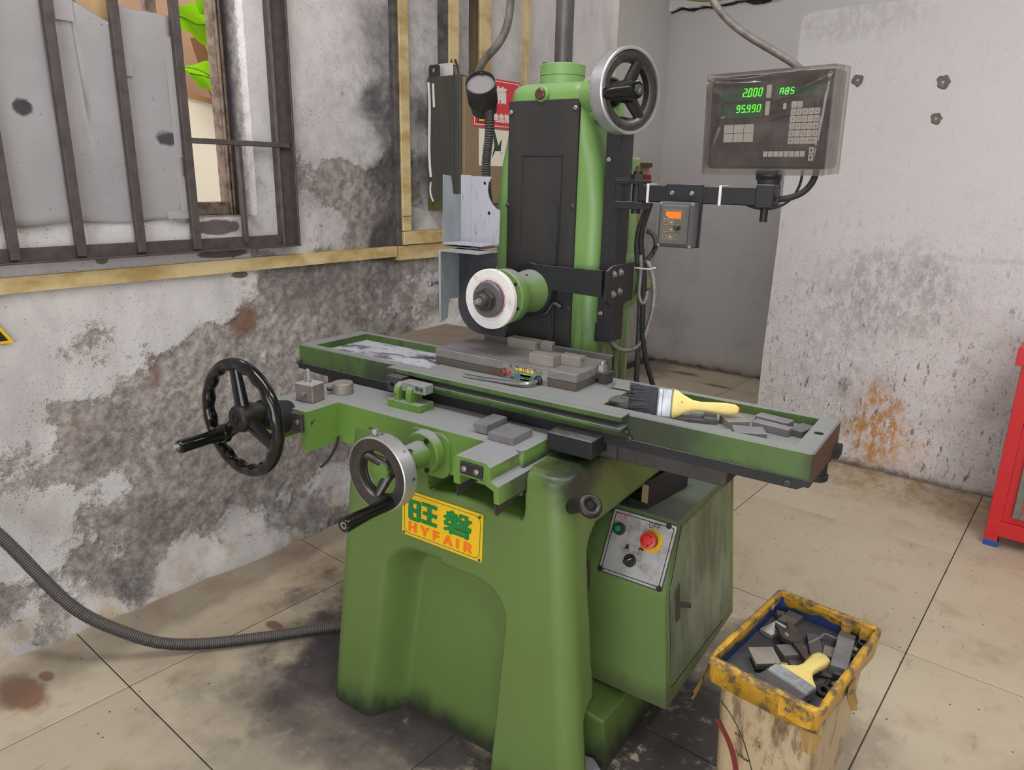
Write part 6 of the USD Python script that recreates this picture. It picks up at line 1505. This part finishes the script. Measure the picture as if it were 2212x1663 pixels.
# overhead conduits
conduit('grey sagging conduit coming down behind the readout', [(-.79, 1.98, 1.90), (-.753, 2.0, 1.818), (-.698, 2.0, 1.759), (-.621, 2.0, 1.707), (-.523, 1.99, 1.648), (-.47, 1.90, 1.60), (-.45, 1.70, 1.56)], .0095, M['pipe_old'], None, 'conduit', None, 'overhead_conduit')
conduit('grey bent conduit coming down behind the work lamp', [(-1.38, 2.0, 2.6), (-1.388, 2.0, 2.1), (-1.392, 2.0, 1.885), (-1.404, 2.0, 1.815), (-1.438, 2.0, 1.764), (-1.49, 2.0, 1.722), (-1.53, 2.02, 1.68), (-1.56, 2.1, 1.60)], .0125, M['pipe_old'], None, 'conduit', None, 'overhead_conduit')
t = Thing('slack_wire', 'thin yellow wire drooping along the beam in the recess', 'wire', None, RW((-2.4, 4.98, 2.5)), ROOMROT)
t.part('wire', move(tube(spline([(-2.95, 4.9, 2.75), (-2.7, 4.93, 2.60), (-2.45, 4.96, 2.535), (-2.2, 4.97, 2.55), (-1.9, 4.97, 2.62)], 30), .007, 8), -np.array([-2.4, 4.98, 2.5])), flat('yellow_wire', S(150, 128, 76), .6), local=True)

# work lamp ---------------------------------------------------------------------
lp = Thing('work_lamp', 'black goose-neck work lamp with ribbed head tilted upward, left of the column', 'lamp', None, (-1.15, 1.56, 1.25))
nk = spline([(-1.168, 1.60, 1.22), (-1.165, 1.588, 1.30), (-1.163, 1.575, 1.36), (-1.160, 1.57, 1.41), (-1.150, 1.566, 1.46), (-1.148, 1.565, 1.50), (-1.158, 1.575, 1.525), (-1.175, 1.595, 1.54)], 60)
lp.part('goose_neck', tube(nk, .0125, 14, .0058, .18), M['lamp_black'], smooth=40)
lp.part('neck_foot', box(-1.19, -1.145, 1.58, 1.63, 1.19, 1.23, .004), M['lamp_black'])
hb, ht = np.array([-1.19, 1.60, 1.53]), np.array([-1.19, 1.60, 1.53]) + .095 * np.array([.37, -.69, .627])
ax2 = ht - hb; HL = np.linalg.norm(ax2)
prof = [(0, .028), (.006, .0335), (.03, .0345), (.0305, .036), (HL - .010, .0365), (HL - .004, .0385), (HL, .0385), (HL + .001, .0365), (HL - .012, .0345), (HL - .0125, .002)]
hd = lp.part('lamp_head', lathe(prof, hb, ax2, 56), M['lamp_black'], label='ribbed cylindrical lamp head', smooth=30)
a2, u2, w2 = basis(ax2)
ribs = []
for k in range(44):
    q = k / 44 * 2 * PI; d_ = math.cos(q) * u2 + math.sin(q) * w2; tq = -math.sin(q) * u2 + math.cos(q) * w2
    ribs.append(xf(box(-.0013, .0013, 0, .043, -.001, .0016, .0005), frame(hb + a2 * .033 + d_ * .0362, tq, a2)))
lp.part('cooling_rib', cat(*ribs), M['lamp_black'], parent=hd, kind='stuff')
lp.part('lens', lathe([(0, .0345), (.003, .0345), (.0035, .029), (.0042, .028), (.0042, .002)], hb + a2 * (HL - .0125), a2, 48), M['lens'])
lp.part('lens_clip', move(box(-.004, .004, -.003, .003, 0, .004, .001), hb + a2 * (HL - .004) + w2 * .031), M['lamp_black'])

# hose on the floor ----------------------------------------------------------------
def R3(x, y, z): return RW((x, y, z))
hp = [R3(-1.58, 1.23, .022), R3(-1.70, 1.06, .020), R3(-1.80, .92, .020), R3(-1.875, .82, .026), R3(-1.925, .745, .05), R3(-1.965, .68, .098), R3(-2.02, .60, .175), R3(-2.09, .545, .27), R3(-2.15, .50, .37), R3(-2.2, .40, .52)]
hs = Thing('floor_hose', 'dark corrugated hose running across the floor from machine to left edge', 'hose', None, R3(-1.8, .92, 0))
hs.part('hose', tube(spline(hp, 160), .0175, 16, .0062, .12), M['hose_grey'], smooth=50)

# L-shaped block on the cabinet
lbk = Thing('angle_block', 'dark L-shaped block with a pale end on the control cabinet', 'angle block', None, (-.63, 1.55, .605), -8)
lm = prism(sg.Polygon([(-.032, 0), (.022, 0), (.022, .062), (.004, .062), (.004, .014), (-.032, .014)]), .19, frame((0, .14, 0), (1, 0, 0), (0, 0, 1)))
lbk.part('block', lm, M['black_void'], local=True, smooth=False)
lbk.part('cut_end', prism(sg.Polygon([(.0045, .016), (.0215, .016), (.0215, .0615), (.0045, .0615)]), .002, frame((0, -.05, 0), (1, 0, 0), (0, 0, 1))), flat('pale_cut_face', S(140, 118, 84), .7), local=True, smooth=False)
gp_ = Thing('floor_scrap', 'pale dusty lump under the machine foot', 'scrap', None, (-.63, 1.25, 0), 20)
gp_.part('lump', cat(box(-.04, .03, -.04, .04, 0, .035, .008), rotz(box(-.02, .05, -.01, .05, 0, .022, .006), 30)), flat('pale_grey_scrap', S(130, 128, 136), .9), local=True)

# bin with the tray of scrap ----------------------------------------------------------
BX, BY, BR_ = -.2205, 1.376, -8.4
bn = Thing('waste_bin', 'tall stained cream bin with a yellow taped rim in the lower right', 'bin', None, (BX, BY, 0), BR_)
def lofted(levels, r, wall=.003, closed_bottom=True):
    V = []
    for hx, hy, z in levels: V.append(np.c_[rr_ring(-hx, hx, -hy, hy, r, 16, 16, 16, 6), np.full(16 * 3 + max(16 // 3, 6) + 24, z)])
    n = len(V[0]); m = len(V)
    i, j = np.meshgrid(np.arange(m - 1), np.arange(n), indexing='ij')
    a, b, c, d = i * n + j, i * n + (j + 1) % n, (i + 1) * n + (j + 1) % n, (i + 1) * n + j
    F = np.vstack([np.stack([a, b, c], -1).reshape(-1, 3), np.stack([a, c, d], -1).reshape(-1, 3)])
    A = np.vstack(V); k = len(A); A = np.vstack([A, V[0].mean(0), V[-1].mean(0)]); j = np.arange(n)
    F = np.vstack([F, np.stack([np.full(n, k), (j + 1) % n, j], 1), np.stack([np.full(n, k + 1), (m - 1) * n + j, (m - 1) * n + (j + 1) % n], 1)])
    return trimesh.Trimesh(A, F, process=False)
def bin_mat():
    g = G()
    col = g.mix(g.noise(5.0, 5, .6, stretch=(1, 1, .4)), S(196, 178, 148), S(156, 132, 98))
    col = g.mix(g.step(g.noise(12.0, 6, .7, off=2.0, stretch=(1.4, 1.4, .5)), .52, .68), col, S(112, 92, 66))
    col = g.mix(g.mul(g.step(g.noise(30.0, 6, .72, off=9.0, stretch=(1.5, 1.5, .3)), .54, .64), .7), col, S(92, 72, 50))
    col = g.mix(g.step(g.noise(20.0, 6, .7, off=7.0), .60, .65), col, S(48, 38, 32))
    return g.surf('stained_bin_plastic', col, .55, bump=g.noise(40.0, 4), strength=.2, distance=.002)
bin_m = bin_mat()
body = bn.part('body', lofted([(.080, .130, 0), (.082, .133, .006), (.096, .152, .42), (.096, .152, .425)], .03), bin_m, local=True, smooth=35)
sw = [sg.LineString([(-.11 + .0, .14), (-.06, .20), (-.02, .13), (.0, .05), (.03, -.02)]).buffer(.006)]
bn.part('red_stripe', move(prism(sg.LineString([(-.098, .30), (-.07, .275), (-.045, .22), (-.03, .15), (-.025, .05)]).buffer(.007), .001, frame((0, -.1515 + .0, 0), (1, 0, 0), (0, .052, 1))), (0, .013, 0)), flat('dark_red_print', S(116, 34, 36), .5), parent=body, local=True) if False else None
def stripe(pts, w, mat):
    V, F = [], []
    pts = spline([(x, z, 0) for x, z in pts], 30)
    for k, (x, z, _) in enumerate(pts):
        t_ = pts[min(k + 1, 29)] - pts[max(k - 1, 0)]; q = np.array([-t_[1], t_[0]]) / np.hypot(t_[0], t_[1]) * w
        for s in (-1, 1):
            X, Z = x + q[0] * s, z + q[1] * s
            V.append((X, -(.133 + (.152 - .133) * (Z - .006) / .414) - .0009, Z))
    for k in range(29): a = 2 * k; F += [(a, a + 1, a + 3), (a, a + 3, a + 2)]
    v = np.array(V); f = np.array(F)
    return trimesh.Trimesh(np.vstack([v, v + [0, .0008, 0]]), np.vstack([f, f[:, ::-1] + len(v)]), process=False)
bn.part('red_stripe', stripe([(-.088, .325), (-.068, .305), (-.045, .262), (-.032, .20), (-.025, .1)], .006, None), M.setdefault('dk_red', flat('dark_red_print', S(112, 36, 38), .5)), parent=body, local=True)
bn.part('grey_line', stripe([(-.086, .375), (-.05, .345), (-.015, .28), (.01, .19), (.02, .1)], .001, None), M['dark_steel'], parent=body, local=True)
def tape_mat():
    g = G()
    col = g.mix(g.noise(14.0, 5, .65), S(206, 160, 36), S(164, 118, 24))
    col = g.mix(g.step(g.noise(20.0, 6, .72, off=4.0), .50, .64), col, S(96, 80, 52))
    return g.surf('yellow_tape', col, .35, bump=g.noise(60.0, 5, .65, stretch=(2, 1, 1)), strength=.7, distance=.004)
M['ytape'] = tape_mat()
def tape_top():
    g = G()
    col = g.mix(g.step(g.noise(26.0, 6, .72, off=4.0), .40, .60), S(206, 158, 44), S(98, 84, 66))
    return g.surf('worn_yellow_tape', col, .45, bump=g.noise(80.0, 5, .7), strength=.7, distance=.004)
M['ytape_top'] = tape_top()
HX, HY, ZR = .1105, .172, .47
def wall_ring(hx, hy, t, z0, z1, flare=0.0, seed=0, wob=.002, zi=None):
    """A rectangular ring wall, slightly crumpled."""
    o, n_ = [], 0
    path = rr_ring(-hx, hx, -hy, hy, .016, 40, 56, 40, 6)
    n = len(path); prof = [(0, z0, flare), (0, z1 - .004, 0), (-.001, z1, 0), (-t * .5, z1 + .002, 0), (-t, z1 - .001, 0), (-t, zi or z1 - .013, 0)]
    nrm = path / np.linalg.norm(path / np.array([hx, hy]), axis=1)[:, None]; nrm = np.sign(path) * (np.abs(path) / np.array([hx, hy])) ** 8; nrm /= np.linalg.norm(nrm, axis=1)[:, None]
    V = []
    for q, (d, z, f) in enumerate(prof):
        P3 = np.c_[path * 30, np.full(n, z * 60)]
        w = (meshkit.fbm(P3, 3, seed) - .5) * wob * 2
        zz = z + (meshkit.fbm(np.c_[path * 22, np.full(n, 9.0 + q)], 3, seed + 1) - .5) * wob * (5 if q in (0, 5) else 2)
        V.append(np.c_[path + nrm * (d + f + w)[:, None], zz])
    m = len(V); V = np.vstack(V)
    i, j = np.meshgrid(np.arange(m), np.arange(n), indexing='ij')
    a, b, c, d = i * n + j, i * n + (j + 1) % n, ((i + 1) % m) * n + (j + 1) % n, ((i + 1) % m) * n + j
    return trimesh.Trimesh(V, np.vstack([np.stack([a, b, c], -1).reshape(-1, 3), np.stack([a, c, d], -1).reshape(-1, 3)]), process=False)
tr = Thing('scrap_tray', 'blue plastic tray taped with torn yellow tape on top of the bin', 'tray', None, (BX, BY, .425), BR_)
tr.part('tray_floor', box(-.104, .104, -.166, .166, .4215 - .425, .4255 - .425, .001), (lambda g: g.surf('dusty_tray_floor', g.mix(g.noise(9.0, 6, .65), S(84, 82, 86), S(58, 58, 64)), .85))(G()), local=True)
tr.part('tray_wall', move(wall_ring(.106, .168, .004, .422, .4685, 0, 2, .0004, .422), (0, 0, -.425)), (lambda g: g.surf('dusty_blue_plastic', g.mix(g.step(g.noise(7.0, 5, .65), .5, .7), S(34, 54, 104), S(66, 72, 92)), .55))(G()), local=True, smooth=40)
tp_ = tr.part('tape_band', move(wall_ring(HX, HY, .010, .418, ZR, -.004, 5, .0028), (0, 0, -.425)), M['ytape'], local=True, smooth=40)
tr.part('tape_edge', move(wall_ring(HX + .0012, HY + .0012, .0125, .4600, ZR + .0025, 0, 8, .0022), (0, 0, -.425)), M['ytape_top'], parent=tp_, local=True, smooth=40)
def flap(pts, o, dx_, dy_, mat, curl=.4, seed=0, par=tp_):
    n = 12; V = []
    for i in range(n):
        for j in range(n):
            u, v = i / (n - 1), j / (n - 1)
            w = np.interp(v, [0, .4, 1], pts)
            V.append((w * (u - .5), -v * pts[-1] * 0 - v, curl * (v ** 2) * .5 + .06 * math.sin(u * 7 + seed) * v))
    V = np.array(V); F = []
    for i in range(n - 1):
        for j in range(n - 1): a = i * n + j; F += [(a, a + n, a + n + 1), (a, a + n + 1, a + 1)]
    F = np.array(F); L = np.linalg.norm(dy_)
    Fm = frame(o, dx_, dy_)
    V2 = np.vstack([V * [1, 1, 1], V + [0, 0, -.02]]) * L
    tr.part('torn_flap', xf(trimesh.Trimesh(V2, np.vstack([F, F[:, ::-1] + n * n]), process=False), Fm), mat, parent=par, local=True, smooth=True)
M['brown_tape'] = flat('brown_torn_tape', S(150, 118, 62), .4, 0, .2, 20.0)
flap([.6, .7, .4], (-.1125, -.152, .036), (.3, -1, 0), (0, 0, .050), M['brown_tape'], .35, 1)
flap([.25, .55, .4], (-.119, -.155, -.005), (.4, -1, 0), (.01, 0, .060), M['brown_tape'], .25, 2)
flap([1.6, 1.7, 1.5], (.068, -.1745, .043), (1, 0, 0), (0, 0, .038), M['ytape'], .08, 3)
flap([.9, .8, .5], (.100, -.174, .000), (1, .3, 0), (0, 0, .040), M['brown_tape'], .3, 4)
flap([.8, .9, .6], (.113, -.01, .02), (0, 1, 0), (0, 0, .05), M['brown_tape'], .6, 5)
flap([.9, .8, .5], (.045, .160, .040), (-1, 0, 0), (0, .01, .028), M['ytape'], .2, 6)
flap([.9, .9, .8], (.085, .160, .040), (-1, 0, 0), (0, .01, .028), M['ytape_top'], .2, 7)
flap([.5, .6, .3], (-.100, .118, .036), (0, -1, 0), (0, 0, .022), M['white_ink'], .5, 8)

# scrap and tools in the tray: placed in the tray's plan, resting on its floor
TZ = .4258
TG = 'steel scrap in the blue tray'
def scrap(label, x, y, size, ang, mat, z=TZ, name='steel_offcut', tilt=None, cat_='steel offcut', bev=.0006):
    t = Thing(name, label, cat_, TG, (x * .98, y * .98, z), ang)
    L, W, H = size
    m = box(-L / 2, L / 2, -W / 2, W / 2, 0, H, bev)
    if tilt: m = rot(m, *tilt); m = move(m, (0, 0, -tv(m)[0][:, 2].min()))
    t.part('block', m, mat, local=True, smooth=False)
scrap('small cube offcut in the far left corner of the tray', -.294, 1.549, (.018, .016, .014), 20, M['steel_dark'])
scrap('square grey block beside the small cube in the tray', -.270, 1.541, (.034, .055, .014), -12, M['steel_dark'])
scrap('bright shiny rectangular plate at the left back of the tray', -.291, 1.486, (.030, .058, .010), -22, M['steel_bright'])
scrap('six-sided looking thick block left of the wrench', -.244, 1.415, (.036, .036, .016), 42, M['steel_block'])
scrap('broad warm-grey plate tilted on other scrap at the left of the tray', -.278, 1.359, (.052, .046, .009), 38, M['steel_warm'], TZ + .010, tilt=(7, (1, 0, 0)))
scrap('dark block under the broad tilted plate', -.272, 1.352, (.05, .04, .0095), 30, M['black_void'])
scrap('long dark bar right of the adjustable wrench', -.199, 1.462, (.026, .100, .012), 18, M['dark_steel'])
scrap('bright worn bar with thick end by the right rim of the tray', -.146, 1.458, (.032, .112, .026), 3, M['steel_block'])
scrap('grey plate behind the bright worn bar', -.152, 1.529, (.032, .04, .018), -4, M['steel_dark'])
scrap('pale plate between the dark bar and the bright bar', -.172, 1.470, (.024, .036, .010), 4, M['steel_warm'])
scrap('flat dark plate under the middle of the tray pile', -.215, 1.425, (.07, .08, .0045), 35, M['steel_dark'], TZ)
scrap('thin brownish plate leaning at the left front corner', -.318, 1.298, (.040, .018, .008), -24, M['steel_dark'])
scrap('grey rectangular plate at the front of the tray by the rim', -.274, 1.279, (.045, .030, .009), -28, M['steel_dark'])
scrap('small block beside the front brush ferrule', -.252, 1.275, (.02, .024, .010), -40, M['steel_dark'])
scrap('dark pointed plate left of the brush handle', -.240, 1.331, (.022, .075, .008), 36, M['black_void'], TZ + .006, tilt=(4, (0, 1, 0)))
scrap('pale wedge plate beside the dark pointed plate', -.231, 1.352, (.020, .055, .006), 28, M['steel_warm'], TZ + .002)
scrap('warm-grey plate just behind the brush handle', -.205, 1.349, (.046, .042, .007), 24, M['steel_warm'], TZ + .002)
scrap('dark plate under the brush handle end', -.168, 1.405, (.03, .04, .007), 10, M['dark_steel'])
scrap('grey strip at the right front of the tray', -.128, 1.372, (.036, .022, .006), -25, M['steel_dark'])
scrap('block end showing below the bright worn bar', -.134, 1.398, (.030, .018, .017), 3, M['dark_steel'])
t = Thing('steel_ring', 'short steel tube ring in the far right corner of the tray', 'ring', None, (-.117 * .98, 1.530 * .98, TZ))
t.part('ring', lathe([(0, .0115), (.020, .0115), (.021, .0105), (.021, .008), (.020, .0075), (0, .0075)], (0, 0, 0), (0, 0, 1), 32, True), M['dark_steel'], local=True)
t = Thing('steel_pin', 'round steel pin lying beside the ring in the tray', 'pin', None, (-.137 * .98, 1.516 * .98, TZ))
t.part('pin', cyl((-.02, 0, .008), (.014, -.008, .008), .0065, n=20, b=.001), M['steel'], local=True)
t = Thing('hex_bolt', 'dark bolt lying by the right rim of the tray', 'bolt', None, (-.124 * .98, 1.480 * .98, TZ))
t.part('shank', cyl((-.022, .004, .0085), (.006, 0, .0085), .008, n=20), M['black_matt'], local=True)
t.part('head', cyl((.006, 0, .0085), (.014, -.001, .0085), .0095, n=6), M['black_matt'], local=True)
t = Thing('hex_key', 'small bent hex key lying in the tray scrap', 'hex key', None, (-.185 * .98, 1.515 * .98, TZ + .010))
t.part('key', tube([(-.030, -.045, .0), (-.012, -.010, .003), (-.009, .004, .004), (-.005, .008, .004), (.018, .004, .003)], .0025, 6), M['steel'], local=True, smooth=False)
t = Thing('eye_nut', 'dark eye nut near the brush at the front of the tray', 'eye nut', None, (-.157 * .98, 1.338 * .98, TZ))
t.part('ring', lathe([(.007 + math.sin(q) * .005, .010 + math.cos(q) * .0045) for q in np.linspace(0, 2 * PI, 14)[:-1]], (0, 0, 0), (.2, -.3, .9), 28, True), M['black_matt'], local=True)
t.part('shank', cyl((0, .008, .006), (.004, .035, .006), .005, n=14), M['black_matt'], local=True)
# adjustable wrench
wr = Thing('adjustable_wrench', 'rusty adjustable wrench lying across the tray', 'wrench', None, (-.258 * .98, 1.468 * .98, TZ + .0145), 0)
wd = np.array([.082, -.099]); wd /= np.linalg.norm(wd)
WF = frame((0, 0, 0), (wd[0], wd[1], 0), (-wd[1], wd[0], 0))
M['wrench'] = metal('old_wrench_steel', S(98, 86, 78), .45, .7, .6, 0, 30.0, dark=S(58, 48, 42))
head = sg.Polygon([(-.004, -.017), (.018, -.020), (.034, -.008), (.034, .008), (.020, .017), (-.010, .020), (-.032, .022), (-.036, .015), (-.012, .008), (-.006, .004)]).buffer(.002)
wr.part('head', xf(prism(head, .010), WF), M['wrench'], local=True)
wr.part('movable_jaw', xf(prism(sg.Polygon([(-.036, -.012), (-.028, -.016), (-.006, -.017), (-.004, -.004), (-.012, -.002)]), .009), WF), M['wrench'], local=True)
wr.part('worm_screw', xf(cat(*[lathe([(0, .004), (.0016, .0052), (.0032, .004)], (.006 + k * .0032, -.009, .0075), (1, 0, 0), 16) for k in range(4)]), WF), M['steel'], local=True)
wr.part('handle', xf(cat(prism(sg.Polygon([(.028, -.009), (.06, -.0065), (.125, -.0095), (.13, 0), (.125, .0095), (.06, .0065), (.028, .009)]), .009, frame((0, 0, 0), (1, 0, 0), (0, 1, 0)))), WF), M['wrench'], local=True)
# brush in the tray
b2 = Thing('paint_brush', 'old paint brush with cracked yellow handle and grey bristles in the tray', 'paint brush', None, (-.2, 1.28, .44))
hdv = np.array([-.161, 1.413, 0]) - np.array([-.206, 1.288, 0])
ax3 = np.array([hdv[0], hdv[1], .01]); ax3 /= np.linalg.norm(ax3)
brush_parts(b2, frame(np.array([-.213, 1.262, .446]), ax3, (np.array([.105, -.012, .0]))), .088, .020, .100, M['bristle_grey'], False)
